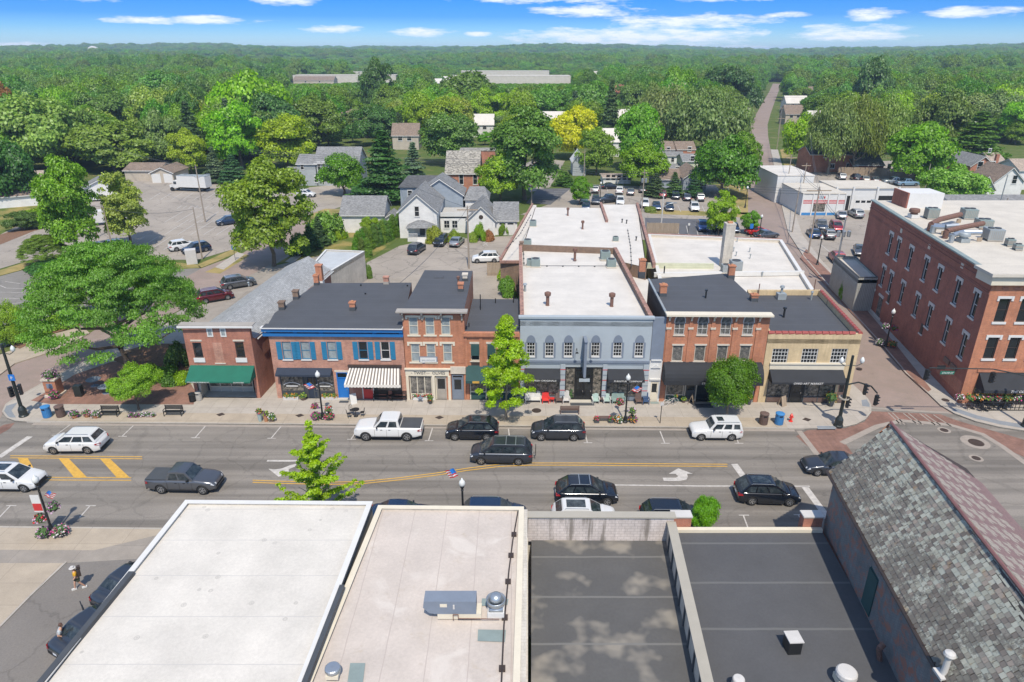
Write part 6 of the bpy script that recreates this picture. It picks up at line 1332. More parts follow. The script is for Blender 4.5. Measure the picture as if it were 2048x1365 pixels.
# ================================================================ HOUSES BEHIND THE SHOPS
def zpx(py,y): v = py-682.5; return CAM_H-y*(FL*SP+v*CP)/(FL*CP-v*SP)
def vol(root,cx,y0,w,d,he,hr,wallm,roofm,rz=0.,ridge='x',oh=.35,wins=(),hip=0.,flat_=False,frame='white',z0=0.,roofname='roof',trim='white'):
    """one gabled, hipped or flat volume; wins = (face, u, z, w, h[, nx, nz, pane]) with face f/l/r"""
    M_ = TR(cx,y0,0,rz) @ TR(0,d/2); mb = MB(); mb.M = M_
    P = [(-w/2,-d/2),(w/2,-d/2),(w/2,d/2),(-w/2,d/2)]
    for i in range(4): a,b = P[i],P[(i+1) % 4]; mb.poly([(*a,z0),(*b,z0),(*b,he),(*a,he)])
    if not flat_ and not hip:
        if ridge == 'x': mb.poly([(-w/2,d/2,he),(-w/2,-d/2,he),(-w/2,0,hr)]); mb.poly([(w/2,-d/2,he),(w/2,d/2,he),(w/2,0,hr)])
        else: mb.poly([(-w/2,-d/2,he),(w/2,-d/2,he),(0,-d/2,hr)]); mb.poly([(w/2,d/2,he),(-w/2,d/2,he),(0,d/2,hr)])
    o = mb.out('wall',wallm,root); rb = MB(); rb.M = M_; t = .1
    if flat_: rb.box(-w/2-.1,w/2+.1,-d/2-.1,d/2+.1,he,he+.2)
    else:
        k = (hr-he); W2,D2 = w/2+oh,d/2+oh
        if ridge == 'x':
            ze = he-k*oh/(d/2); X = W2-hip*w/2
            for s in (-1,1):
                a,b,c,e = (-W2,s*D2,ze),(W2,s*D2,ze),(X,0,hr+.05),(-X,0,hr+.05); rb.poly([a,b,c,e] if s < 0 else [b,a,e,c]); rb.poly([(p[0],p[1],p[2]-t) for p in ([b,a,e,c] if s < 0 else [a,b,c,e])])
                rb.poly([(-W2,s*D2,ze-t),(W2,s*D2,ze-t),(W2,s*D2,ze),(-W2,s*D2,ze)][::-s])
            if hip:
                for s in (-1,1): rb.poly([(s*W2,-D2,ze),(s*W2,D2,ze),(s*X,0,hr+.05)][::s])
        else:
            ze = he-k*oh/(w/2)
            for s in (-1,1):
                a,b,c,e = (s*W2,-D2,ze),(s*W2,D2,ze),(0,D2,hr+.05),(0,-D2,hr+.05); rb.poly([a,b,c,e][::s]); rb.poly([(p[0],p[1],p[2]-t) for p in [a,b,c,e][::-s]])
    r = rb.out(roofname,roofm,root)
    if not flat_ and not hip:       # barge boards and eaves
        tb = MB(); tb.M = M_
        if ridge == 'y':
            for s in (-1,1): p0,p1 = Vector((s*W2,-D2-.02,ze-.06)),Vector((0,-D2-.02,hr-.03)); tb.add([p0,p1,p1-Vector((0,0,.22)),p0-Vector((0,0,.22))],[(0,1,2,3)[::-s]])
        else:
            tb.box(-W2,W2,-D2-.04,-D2,ze-.18,ze-.02)
            for s in (-1,1): 
                for q in (-1,1): p0,p1 = Vector((s*(W2+.01),q*D2,ze-.06)),Vector((s*(W2+.01),0,hr-.03)); tb.add([p0,p1,p1-Vector((0,0,.2)),p0-Vector((0,0,.2))],[(0,1,2,3)[::s*q]])
        tb.out('fascia',trim,r)
    R = lambda x,y: XY(M_ @ Vector((x,y,0)))
    for q in wins:
        f,u,z,ww,hh = q[:5]; nx,nz,pane = (list(q[5:])+[1,2,'glass'][len(q)-5:])
        A,B = {'f': (R(-w/2,-d/2),R(w/2,-d/2)),'r': (R(w/2,-d/2),R(w/2,d/2)),'l': (R(-w/2,d/2),R(-w/2,-d/2))}[f]
        window(root,A,B,u,z,ww,hh,frame,pane,nx,nz,frame,frame,dp=-.025,fw=.09,sh=.12,lh=.14,ext=.06)
    return r
def volpx(root,xl,xr,yb,ye,yr,d,wallm,roofm,ridge='x',**k):
    """front wall read off the photograph: left, right, base, eave; ridge height from yr"""
    y0 = G(xl,yb).y; he = zpx(ye,y0); a,b = G(xl,ye,he).x,G(xr,ye,he).x
    a,b = (CAM_H-he)/(FL*SP+(ye-682.5)*CP)*(xl-1024),(CAM_H-he)/(FL*SP+(ye-682.5)*CP)*(xr-1024)
    hr = zpx(yr,y0+(d/2 if ridge == 'x' else 0)); r = vol(root,(a+b)/2,y0,b-a,d,he,hr,wallm,roofm,ridge=ridge,**k); return (a+b)/2,y0,b-a,he,hr,r
def house(name,label,px,py,cat='house',group=None): p = G(px,py); return thing(name,label,cat,(p.x,p.y,0),0,group)
t = house('white_house','white gabled house with small front porch and deck stairs',855,478)
cx,y0,w,he,hr,r = volpx(t,797,873,477,421,388,13,'siding_w','shingle','y',wins=(('f',3.3,4.0,.9,1.9),))
vol(t,cx+6.6,y0+4.0,6,8,2.9,2.9,'siding_w','concrete',flat_=True,wins=(('f',1.2,.9,1.1,1.5,2,2),('f',2.7,.9,1.1,1.5,2,2))); vol(t,cx+2.8,y0+13,9,7,5.6,8.6,'siding_b','shingle',ridge='y'); vol(t,cx+10,y0+13,4.5,7,4.6,6.4,'siding_w','shingle',hip=.5,wins=(('f',2.2,2,1,1.6),)); vol(t,cx-.5,y0+19,11,7,6.0,7.6,'siding_b','shingle_dk',hip=.3,wins=(('f',2,4,1,1.2),('f',4,4,1,1.2)))
vol(t,cx+.6,y0-2.4,4.4,2.4,2.75,3.6,'siding_w','shingle',z0=2.45,hip=.9,roofname='porch_roof',oh=.3)
mb = MB(); mb.box(cx-1.7,cx+2.9,y0-2.5,y0,0,.6)
for k in range(3): mb.box(cx+.1,cx+1.5,y0-2.5-.35*(k+1),y0-2.5-.35*k,0,.5-.16*k)
mb.out('porch_floor','white',t)
for x in (-1.6,2.75): mb = MB(); mb.box(cx+x-.09,cx+x+.09,y0-2.4,y0-2.22,.6,2.5); mb.out('porch_post','white',t)
for a,b in ((-1.6,.05),(1.6,2.8)):
    mb = MB(); mb.box(cx+a,cx+b,y0-2.42,y0-2.36,1.4,1.5); mb.box(cx+a,cx+b,y0-2.42,y0-2.36,.72,.78)
    for k in range(9): x = cx+a+(b-a)*k/8; mb.box(x-.03,x+.03,y0-2.42,y0-2.36,.6,1.5)
    mb.out('railing','white',t)
mb = MB(); mb.box(cx+.2,cx+1.15,y0-.06,y0-.01,.6,2.6); mb.out('front_door','dark_trim',t)
ax,ay = cx+9.7,y0+4
mb = MB(); mb.box(cx+3.6,ax,ay-.1,ay,2.9,3.9); mb.box(ax-.1,ax,ay,ay+8,2.9,3.9); mb.out('deck_railing','white',t)
mb = MB()
for k in range(14): mb.box(ax+.2,ax+1.3,ay+7-k*.3,ay+7.3-k*.3,2.75-.2*k,2.82-.2*k)
mb.box(ax+.2,ax+3.0,ay-1.4,ay+.3,2.6,2.75); mb.out('deck_stairs','wood',t)
t = house('white_garage','long white outbuilding with grey roof left of the white house',720,466,'garage')
volpx(t,682,766,466,428,392,8,'siding_w','shingle',wins=(('f',6.2,1.0,.9,1.6),)); p = G(782,470); vol(t,p.x-.2,p.y+2,3,4,2.6,3.6,'siding_w','shingle',ridge='y')
t = house('white_garage','white gabled garage with one garage door right of the white house',985,472,'garage')
cx,y0,w,he,hr,r = volpx(t,934,990,472,438,412,10,'siding_w','shingle','y',wins=()); mb = MB(); mb.tube((cx,y0-.06,he+.3),(cx,y0,he+.3),.4,.4,14); mb.out('round_window','darkwood',t)
vol(t,cx+w/2+2.0,y0+.5,4.2,9,he-.2,hr-.3,'siding_w','shingle'); mb = MB(); mb.box(cx+w/2+.5,cx+w/2+3.7,y0+.36,y0+.46,0,2.5); g_ = mb.out('garage_door','white',t)
for k in range(2): mb = MB(); mb.box(cx+w/2+.8+k*1.5,cx+w/2+1.9+k*1.5,y0+.32,y0+.37,2.05,2.3); mb.out('pane','glass',g_)
t = house('grey_house','grey two storey house with grey roofs behind the small round tree',640,372)
cx,y0,w,he,hr,r = volpx(t,594,632,372,327,309,8,'siding_g','shingle',wins=(('f',1.2,4.0,.9,1.5),('f',4.4,.8,.9,1.6)))
cx,y0,w,he,hr,r = volpx(t,630,716,372,325,294,10,'siding_g','shingle',wins=(('f',.9,3.9,.8,2),('f',2.1,3.9,.8,2),('f',1.5,.7,1,2),('r',5,5.5,.9,1.6))); volpx(t,573,597,368,349,334,5,'siding_g','shingle')
t = house('brick_church_hall','red brick hall with arched windows and patchy slate roof',930,384,'building')
cx,y0,w,he,hr,r = volpx(t,892,957,388,346,302,14,'brick_far','slate_old',wins=(('f',3.6,2.2,1.1,2.6),('f',6.9,2.2,1.1,2.6))); vol(t,cx+3,y0+14,9,5,hr-1,hr-.9,'brick_far','slate_old',flat_=True)
t = house('double_garage','tan double garage with brown roof at the edge of the left lot',325,366,'garage')
cx,y0,w,he,hr,r = volpx(t,300,345,366,345,335,9,'siding_t','shingle_brown','y'); vol(t,cx-7,y0+3.5,9,9,he,hr,'siding_t','shingle_brown')
for s in (-1,1): mb = MB(); mb.box(cx+s*1.55-1.15,cx+s*1.55+1.15,y0-.06,y0,0,2.3); mb.out('garage_door','white',t)
t = house('shed','white shed with dark brown roof at the left edge of the lot',60,412,'shed'); vol(t,*XY(G(46,414)),9,8,2.6,4.6,'siding_w','shingle_brown',rz=radians(28))
t = house('shed','small white garage behind the tall thin trees',200,395,'garage'); vol(t,*XY(G(205,396)),7,7,2.6,4.2,'siding_w','shingle',rz=radians(25),ridge='y'); t = house('shed','little tan shed beyond the shed with the dark roof',68,375,'shed'); vol(t,*XY(G(66,372)),5,4,2.3,3.4,'siding_t','shingle_tan',rz=.4)
t = house('townhouse','mauve and brick townhouse row with brown roof',1360,330)
cx,y0,w,he,hr,r = volpx(t,1312,1352,325,299,283,9,'siding_t','shingle_brown',wins=(('f',3.8,3.2,1.1,1.3),),oh=.2); vol(t,cx+w*.99,y0,w,9,he,hr,'brick_far','shingle_brown',wins=(('f',4.2,3.2,1.2,1.4),),oh=.2); vol(t,cx+.5,y0-6,w+1,6,2.9,3.6,'siding_w','shingle',wins=(('f',2,.9,1,1.4),('f',4,.9,1,1.4)))
t = house('yellow_house','pale yellow green house beside the blue grey gable house',1380,350)
volpx(t,1367,1398,350,322,308,8,'siding_y','shingle',wins=(('f',2.4,3.6,1.2,1.5),)); volpx(t,1340,1368,348,336,328,6,'siding_y','shingle',wins=(('f',2,.8,1.2,1.2),))
t = house('blue_grey_house','blue grey gabled house behind the dark fir trees',1395,385); cx,y0,w,he,hr,r = volpx(t,1368,1414,385,355,338,10,'siding_b','shingle_brown','y',wins=(('f',3.2,3.4,.9,1.4),)); vol(t,cx-6,y0+2,6,9,2.9,4.6,'siding_b','shingle_brown')
t = house('carport','long white carport with open bays behind the rear lot',1240,372,'carport'); cx,y0,w,he,hr,r = volpx(t,1207,1262,368,355,350,6,'siding_w','shingle_tan')
for k in range(5): mb = MB(); mb.box(cx-w/2+.7+k*w/5,cx-w/2+w/5+.2+k*w/5,y0-.05,y0-.01,1.0,2.3); mb.out('opening','under',t)  # black panels on a solid wall: shade inside the bays is painted
t = house('steep_roofed_house','tall narrow house with white metal roof beside the shaded lane',1160,350); cx,y0,w,he,hr,r = volpx(t,1146,1172,352,322,305,7,'siding_g','white','y')
t = house('brick_house','long red brick house with dark roof behind the garage',1660,345)
volpx(t,1622,1706,345,309,291,9,'brick_far','shingle_dk',oh=.2,wins=(('f',4.2,4.0,1.3,2.7),('f',13,4.0,1.3,2.7),('f',11.2,1.2,1.6,1.3,2,1),('f',6.5,1.0,1.4,1.3,2,1))); volpx(t,1707,1768,348,330,303,12,'redwood' if 0 else MT.setdefault('barn',plain('barn_red',(.20,.04,.035),.8,.15)),'shingle',oh=.3,wins=(('f',1.0,.2,.9,2.2,1,1),('f',10,1.4,1,1.2,2,2)))
t = house('victorian_house','red brick victorian house with steep tan and grey roofs',1935,355)
cx,y0,w,he,hr,r = volpx(t,1942,1989,356,331,313,11,'brick_far','shingle','y',wins=(('f',2.4,1.6,1.5,2.7),('f',5.6,1.6,1.5,2.7),('f',4,6.6,.8,1.0))); volpx(t,1906,1945,345,322,305,9,'brick_far','shingle_tan',wins=(('f',2,1.8,1,2),)); volpx(t,1985,2012,345,325,306,9,'brick_far','shingle_tan'); volpx(t,1880,1908,342,322,308,8,'siding_w','shingle',wins=(('f',2.5,1.2,1.2,1.6),)); chimney(t,(cx+w/2+.8,y0+1),he,hr+.4,.8,.8,'brick_far','brick_far',pots=0)
t = house('white_blue_house','pale blue white house with brown grey hipped roofs at the right edge',2020,400)
volpx(t,1990,2048,392,362,335,9,'siding_w','shingle_brown','y',wins=(('f',4.5,2.8,1.2,2.0),)); volpx(t,1950,1990,396,378,352,8,'siding_w','shingle_brown','y',wins=(('f',2.5,1.0,1,1.4),)); volpx(t,2040,2100,380,340,318,9,'siding_w','shingle_tan')
t = house('long_tan_building','long low tan building with wide grey roof behind the corner building',1980,450,'building'); volpx(t,1925,2110,462,424,390,14,'siding_t','shingle',wins=(('f',10.5,1.8,1.0,1.0),),oh=.5)
# the garage: white block with blue plinth, red stripes and three bays
t = house('auto_garage','white flat roofed garage with red stripes and blue base and three service bays',1700,430,'building')
cx,y0,w,he,hr,r = volpx(t,1607,1693,431,389,389,12,'white','roof_cream',flat_=True); A_,B_ = (cx-w/2,y0),(cx+w/2,y0)
strip(t,A_,B_,-.02,w+.02,0,.55,-.02,.05,'blue_base','blue')
for k in range(3): strip(t,A_,B_,0,w,he*.56+k*.28,he*.56+.14+k*.28,-.01,.02,'red_stripe','redwood')
for f in (.0,.24,.6,.82,1.0): strip(t,A_,B_,w*f-.12,w*f+.12,0,he+.15,-.02,.16,'pier','white')
strip(t,A_,B_,w*.27,w*.55,.8,2.5,-.01,.05,'office_window','glass_shop'); strip(t,A_,B_,w*.38,w*.48,he*.78,he*.92,-.01,.03,'round_badge','grey_blue'); strip(t,A_,B_,w*.34,w*.37,he*.80,he*.9,-.01,.03,'badge_wing','redwood'); strip(t,A_,B_,w*.49,w*.52,he*.80,he*.9,-.01,.03,'badge_wing','redwood')
y1 = G(1750,421).y; x1 = B_[0]+.1; wB = 13.2; vol(t,x1+wB/2,y1,wB,9,4.6,4.6,'white','roof_cream',flat_=True); A2,B2 = (x1,y1),(x1+wB,y1)
for f in (.0,.27,.66,1.0): strip(t,A2,B2,wB*f-.18,wB*f+.18,0,5.0,-.02,.3,'pier','white')
for a,b,m_,n_ in ((.02,.24,'under','bay_shade_panel'),(.70,.97,'under','bay_shade_panel'),(.32,.62,'white','garage_door')): strip(t,A2,B2,wB*a,wB*b,0,3.1,-.01,.04,n_,m_)  # the open bays are black sheets, their inner shade put into the colour
for k in range(3): strip(t,A2,B2,wB*.34+k*1.2,wB*.34+.9+k*1.2,1.6,2.1,.04,.05,'door_pane','glass')
strip(t,A2,B2,0,wB,4.3,4.42,-.01,.06,'blue_line','grey_blue_dark'); vol(t,cx-1.2,y0+13,w*.92,14,5.9,5.9,'white','roof_white',flat_=True)
# ---------------- far roofs beyond the trees
far = [(690,170,105,22,'tan',1),(628,172,40,16,'brown',1),(1020,172,120,26,'tan2',0),(1010,158,110,18,'tan',0),(895,172,26,14,'white',0),(730,152,40,16,'tan',1),(1225,222,26,20,'victorian',0),(1190,158,26,16,'tan2',0),(1606,186,14,9,'white',0),(1630,200,12,9,'brown',0),(745,222,15,10,'dark',0),(812,300,9,8,'brown',0),(318,186,12,9,'white',0),(1588,250,9,8,'brown',0),(868,178,14,10,'white',0),(1478,262,8,7,'white',0),(62,262,9,8,'white',0),(962,275,10,8,'white',0),(1232,314,9,7,'white',0),(1370,238,9,8,'white',0),(1935,292,9,8,'white',0),(1815,262,10,8,'white',0),(530,168,30,16,'white',0),(1105,268,10,8,'white',0),(690,262,11,8,'brown',1),(1640,266,10,8,'white',0),(1890,262,11,9,'brown',0),(1462,262,10,8,'brown',0),(250,262,10,8,'white',0),(1020,236,12,9,'brown',0),(1255,262,10,8,'white',0),(420,246,11,9,'brown',0),(1965,240,11,9,'white',0),(1720,214,13,10,'brown',0),(590,230,11,9,'white',0),(1592,225,12,9,'white',0),(1478,228,12,9,'brown',0)]
fm = {'tan': ('roof_cream','roof_cream'),'tan2': ('roof_cream','roof_cream'),'brown': ('siding_t','shingle_brown'),'white': ('siding_w','roof_white'),'dark': ('siding_g','shingle_dk'),'victorian': ('brick_far','shingle_dk')}
fl_ = {'tan': 'long tan roofed warehouse','tan2': 'long low warehouse','brown': 'far brown roofed building','white': 'far white building','dark': 'dark roofed house','victorian': 'far red brick house with steep dark roof and tall chimneys'}
where = ['beyond the trees left of the tall dark tree','low among the left trees','on the flat beyond the trees, nearest to the town','behind the grey warehouse','at the left end of the warehouses','small, at the top of the woods','glimpsed beyond the dark conifer','a speck above the dark woods','in the far woods right of the side street','above the side street poles','peeping out below the tall dark tree','behind the grey house trees','a chip of roof in the upper left woods','just right of the side street','half sunk in the crowns beside the dark tree','left of the side street','in the woods at the left edge','behind the brick hall trees','behind the yellow tree','among the willows','in the woods at the right edge','above the long brick house','left of the warehouses','behind the tall tree of the lane','left of the dark roofed house','right of the side street poles','over the victorian house','beside the domed dark crown','above the double garage','above the brick hall','above the lane pole','above the spruces','high at the right edge','in the right woods','above the grey house','right of the far side street','left of the far side street']
for i,(px,py,w,d,k,big) in enumerate(far):
    p = G(px,py); n_ = 'warehouse' if w > 100 else 'distant_house'; t = thing(n_,fl_[k]+' '+where[i],'warehouse' if w > 100 else 'house',(p.x,p.y,0)); h = 9 if w > 100 else (8 if w > 40 else 5)
    vol(t,p.x,p.y,w,d,h,h if w > 100 else h+3.5,fm[k][0],fm[k][1],flat_=w > 100 or k == 'tan',wins=() if w > 100 else (('f',w*.3,3,1.6,1.8),('f',w*.65,3,1.6,1.8)))
    if k == 'victorian':
        for s in (-6,5): chimney(t,(p.x+s,p.y+6),8,14,3,1.5,'brick_far','brick_far',pots=0)
        m = MB(); m.lathe([(2,0),(2,9),(2.3,9),(.05,14)],(p.x+1,p.y-2,0),8); m.out('turret','brick_far',t)
# water tower
d_ = 1900; x_ = (187-1024)/1380*d_*.93; t = thing('water_tower','white spheroid water tower on the skyline','water tower',(x_,d_,0)); m = MB(); m.lathe([(3,0),(2.4,36),(5,40),(12.5,45),(13.5,49),(11,54),(5,57.5),(.1,58.3)],(x_,d_,-14),24); m.out('tank','palegrey',t,smooth=True)
# ================================================================ STREET FURNITURE
def T_(name,label,cat,px,py,z=.13,rz=0.,group=None): p = G(px,py,z); return thing(name,label,cat,(p.x,p.y,z),rz,group)
def flowers(parent,c,r,h,mats,n=60,name='flowers',sq=.55,Mw=None):
    """a mound of leaves and blossoms, built petal by petal"""
    mb = MB()
    for i in range(n):
        a = rnd.uniform(0,2*pi); e = rnd.random()**.6; u = rnd.uniform(0,1); rr = r*sqrt(1-(u*.85)**2)*(.75+.3*rnd.random()); q = Vector((c[0]+rr*cos(a),c[1]+rr*sin(a),c[2]+h*u)); s = rnd.uniform(.045,.095)*(1.25 if i % 3 == 0 else 1)
        d = Vector((rnd.uniform(-1,1),rnd.uniform(-1,1),rnd.uniform(.2,1))).normalized(); e1 = d.orthogonal().normalized()*s; e2 = d.cross(e1)
        mb.add([q+e1,q+e2,q-e1,q-e2,q+d*s*.5],[(0,1,4),(1,2,4),(2,3,4),(3,0,4)],0 if i % 3 == 0 else 1+(i % (len(mats)-1)))
    mb.lathe([(r*.5,c[2]),(r*.8,c[2]+h*.35),(r*.5,c[2]+h*.75),(.02,c[2]+h*.8)],(c[0],c[1],0),8,0)
    o = mb.out(name,mats,parent) if Mw is None else mb.loc(name,mats,parent,Mw); o['kind'] = 'stuff'; return o
MT['fl_green'] = plain('leaf_green',(.06,.13,.03),.8,.3); MT['fl_lime'] = plain('lime_leaf',(.25,.33,.03),.8,.2); MT['fl_pink'] = plain('pink_petal',(.55,.08,.22),.7,.2); MT['fl_red'] = plain('red_petal',(.55,.03,.04),.7,.2); MT['fl_white'] = plain('white_petal',(.62,.58,.58),.7,.1); MT['fl_purple'] = plain('purple_petal',(.28,.05,.22),.7,.25); MT['fl_orange'] = plain('orange_petal',(.60,.22,.03),.7,.2); MT['fl_mauve'] = plain('mauve_petal',(.48,.32,.42),.7,.15)
MT['globe'] = plain('frosted_globe',(.62,.63,.60),.3,.05); MT['sign_blue'] = plain('sign_blue',(.02,.16,.5),.4,.05); MT['sign_green'] = plain('sign_green',(.01,.14,.09),.4,.05)
def flag(parent,base,d,up=.8,w=.62,h=.42):
    """stars and stripes on a slanted stick"""
    b = Vector(base); tip = b+Vector(d).normalized()*1.15; m = MB(); m.tube(b,tip,.016,n=5); m.out('flag_stick','wood',parent); ax = (b-tip).normalized(); side = Vector((d[0],d[1],0)).normalized() if hypot(d[0],d[1]) > .01 else Vector((1,0,0)); m = MB(); n = 7; fall = Vector((0,0,-1))*.35+side*.95
    for i in range(n):
        for k in range(4):
            P = lambda a,c: tip+ax*(a/n*h*1.6)+fall*(c/4*w)+Vector((0,.05*sin(c*2.2),0)); m.poly([P(i,k),P(i+1,k),P(i+1,k+1),P(i,k+1)],2 if (i < 4 and k < 2) else (i % 2))
    m.out('flag',['redwood','white','sign_blue'],parent)
def street_lamp(px,py,label,fl=None,baskets=(),pots=(),h=4.3,z=.13,banner=False):
    sh = {646: 'near the tall pots',1250: 'before the furniture store',106: 'at the near corner',1771: 'by the shaded brick wall'}.get(px,''); t = T_('street_lamp',label,'street lamp',px,py,z,group='ornate black street lamps'); o = W[t].translation; x,y = o.x,o.y
    m = MB(); m.lathe([(.24,0),(.24,.12),(.17,.2),(.15,.55),(.085,.75),(.07,h-.35),(.11,h-.32),(.06,h-.25),(.13,h-.1),(.15,h)],(x,y,z),12); m.out('post','black',t); m = MB(); m.lathe([(.13,0),(.21,.14),(.22,.3),(.16,.44),(.07,.52),(.05,.62),(.01,.66)],(x,y,z+h),14); m.out('globe','globe',t,smooth=True)
    if fl: flag(t,(x,y,z+h-1.35 if fl[2] < 2 else z+h+.4),(fl[0],fl[1],fl[2] if fl[2] < 2 else 1.2))
    if banner: m = MB(); m.box(x-.75,x-.12,y-.03,y-.01,z+1.9,z+3.3,0); m.box(x-.74,x-.13,y-.035,y-.03,z+2.0,z+2.6,1); m.out('banner',['white','redwood'],t)
    for (dx,hz,r,ms) in baskets:
        b = thing('hanging_basket',f'{ms[0]} flower basket hanging from the lamp '+sh,'flower basket',(x+dx,y,hz),0,'flower baskets on the lamps'); flowers(b,(x+dx,y,hz),r,r*1.3,['fl_green']+['fl_'+q for q in ms[1:]],90); m = MB(); m.path([(x,y,hz+r*1.5),(x+dx,y,hz+r*1.5),(x+dx,y,hz+r)],.015,4); m.lathe([(.05,-.16),(r*.6,0),(r*.62,.04)],(x+dx,y,hz),10); m.out('bracket','black',b)
    for (dx,dy,r,ms) in pots:
        b = thing('flower_planter',f'{ms[0]} planter standing at the foot of the lamp '+sh,'planter',(x+dx,y+dy,z),0,'planters at the lamp posts'); flowers(b,(x+dx,y+dy,z+.22),r,r*1.0,['fl_green']+['fl_'+q for q in ms[1:]],120); m = MB(); m.lathe([(r*.55,0),(r*.75,.25),(r*.7,.27)],(x+dx,y+dy,z),12); m.out('pot','dark_trim',b)
street_lamp(646,838,'black lamp by the tall flower pots with red baskets',(-.8,-.1,.9),((-.62,1.3,.34,('dusky red','red','purple')),(.62,.95,.38,('red and white','red','white'))),((-.6,-.1,.48,('magenta','pink','purple')),(.62,-.1,.48,('orange and magenta','orange','pink','red'))))
street_lamp(1250,845,'black lamp before the furniture store with pink basket',(.8,-.1,.9),((-.62,2.0,.42,('bright pink','pink','red')),(.62,1.1,.36,('pale pink','mauve','lime'))),((-.62,0,.46,('pink and orange','pink','orange','white')),(.7,.05,.46,('purple pink','pink','purple','orange'))))
street_lamp(106,1068,'black lamp at the near left corner with flag and banner',(.9,-.2,1.0),((.62,2.2,.42,('pink and purple','pink','purple','mauve')),(-.55,1.25,.42,('white and red','white','red','mauve'))),((-.35,-.3,.5,('lilac','purple','mauve')),(.7,-.15,.55,('mauve','mauve','white','pink'))),banner=True)
p_ = G(922,1000,4.2); q_ = (p_.x,kn(p_.x)-.6); u_ = q_; street_lamp(1024,850,'black lamp behind the pinkish roof with flag on top',(-.6,0,2.2)); 
for o in [o for o in W if o.get('label','').startswith('black lamp behind the pinkish')]: o.matrix_basis = TR(p_.x,kn(p_.x)-.7,.13)
street_lamp(1771,693,'black lamp by the shaded brick wall with blue white basket',None,((-.5,2.4,.42,('blue and white','white','purple')),(.5,2.2,.4,('dusky','purple','red'))),((-.5,.4,.5,('pale','white','mauve')),(.6,-.3,.55,('red brown','red','orange'))),h=4.0)
for px,py,h,lab in ((1634,530,4.2,'slim black lamp on the brick sidewalk by the right lot'),(1298-98,405,4.0,'black lamp at the rear lot behind the white roof'),(1490,415,4.0,'black lamp on the verge left of the brick street'),(1566,400,4.0,'black lamp on the verge right of the brick street'),(1517,480,4.0,'black lamp beside the blue sign at the parking bays')): street_lamp(px,py,lab,h=h)
def litter(px,py,mat,label,h=.95,r=.28):
    t = T_('litter_bin',label,'litter bin',px,py); M_ = W[t]; m = MB(); m.lathe([(r*.9,0),(r,.04),(r,h*.74)],n=18); m.loc('barrel',mat,t,M_); m = MB()
    for k in range(18): a = 2*pi*k/18; m.cbox((r*1.04*cos(a),r*1.04*sin(a),h*.38),(.02,.05,h*.68),a)
    m.loc('slats',mat,t,M_); m = MB(); m.lathe([(r,h*.76),(r*1.12,h*.92),(r*1.15,h),(r*.9,h*1.04),(.02,h*1.05)],n=18); m.loc('lid',mat,t,M_); m = MB(); m.box(-.13,.13,-r*1.14,-r*.9,h*.80,h*.90); m.loc('opening','under',t,M_)
for px,py,mt_,lab,in ((96,834,'blue','blue recycling bin at the left corner'),(123,833,'brown','brown bin beside the blue one at the left corner'),(1526,848,'brown','brown bin left of the blue one near the hydrant'),(1557,848,'blue','blue recycling bin beside the red hydrant'),(386,803,'black','black bin by the green awning shop'),(399,800,'concrete','tan bin beside the black one at the green awning shop')): litter(px,py,mt_,lab,1.1 if px not in (386,399) else .85,.36 if px not in (386,399) else .28)
t = T_('fire_hydrant','red fire hydrant by the blue bin at the kerb','fire hydrant',1581,843); M_ = W[t]; m = MB(); m.lathe([(.19,0),(.19,.05),(.11,.08),(.11,.52),(.15,.54),(.15,.58),(.12,.68),(.04,.76),(.04,.82)],n=12); m.loc('barrel','red',t,M_)
for s in (-1,1): m = MB(); m.tube((0,0,.42),(s*.2,0,.42),.06,.06,8); m.loc('nozzle','red',t,M_)
def bench(px,py,rz,label,mat='black',back=True,L=1.6,grp=None,z=.13):
    t = T_('bench',label,'bench',px,py,z,rz,grp); M_ = W[t]; 
    for k in range(4): m = MB(); m.box(-L/2,L/2,-.22+k*.12,-.13+k*.12,.42,.45); m.loc('seat_slat',mat,t,M_)
    if back:
        for k in range(4): m = MB(); m.box(-L/2,L/2,.26,.29,.52+k*.11,.60+k*.11); m.loc('back_slat',mat,t,M_)
    for s in (-1,1): m = MB(); m.box(s*L/2-.03,s*L/2+.03,-.24,-.19,0,.64); m.box(s*L/2-.03,s*L/2+.03,.25,.31,0,.95 if back else .45); m.box(s*L/2-.03,s*L/2+.03,-.24,.3,.38,.43); back and m.box(s*L/2-.03,s*L/2+.03,-.24,.3,.62,.66); m.loc('end_frame',mat,t,M_)
bench(220,832,0,'black bench right of three flower pots at the plaza'); bench(348,831,0,'black bench right of the little plaza tree'); bench(1139,827,pi,'brown bench on the pavement behind the parked grey suv','brown',L=1.7); bench(1207,843,0,'backless dark bench between two flower boxes','brown',False,1.5)
bench(762,801,0,'black bench under the striped awning, left one',L=1.35); bench(799,801.5,0,'black bench under the striped awning, right one',L=1.35)
def pot(px,py,r,h,mat,fl,label,fh=None,z=.13,fr=None,n=70):
    t = T_('flower_pot',label,'flower pot',px,py,z); o = W[t].translation; m = MB(); m.lathe([(r*.65,0),(r*.8,h*.3),(r,h*.9),(r*1.05,h),(r*.85,h)],(o.x,o.y,z),12); m.out('pot',mat,t); flowers(t,(o.x,o.y,z+h*.9),fr or r*1.15,fh or r*1.6,['fl_green']+['fl_'+f for f in fl],n,'plants')
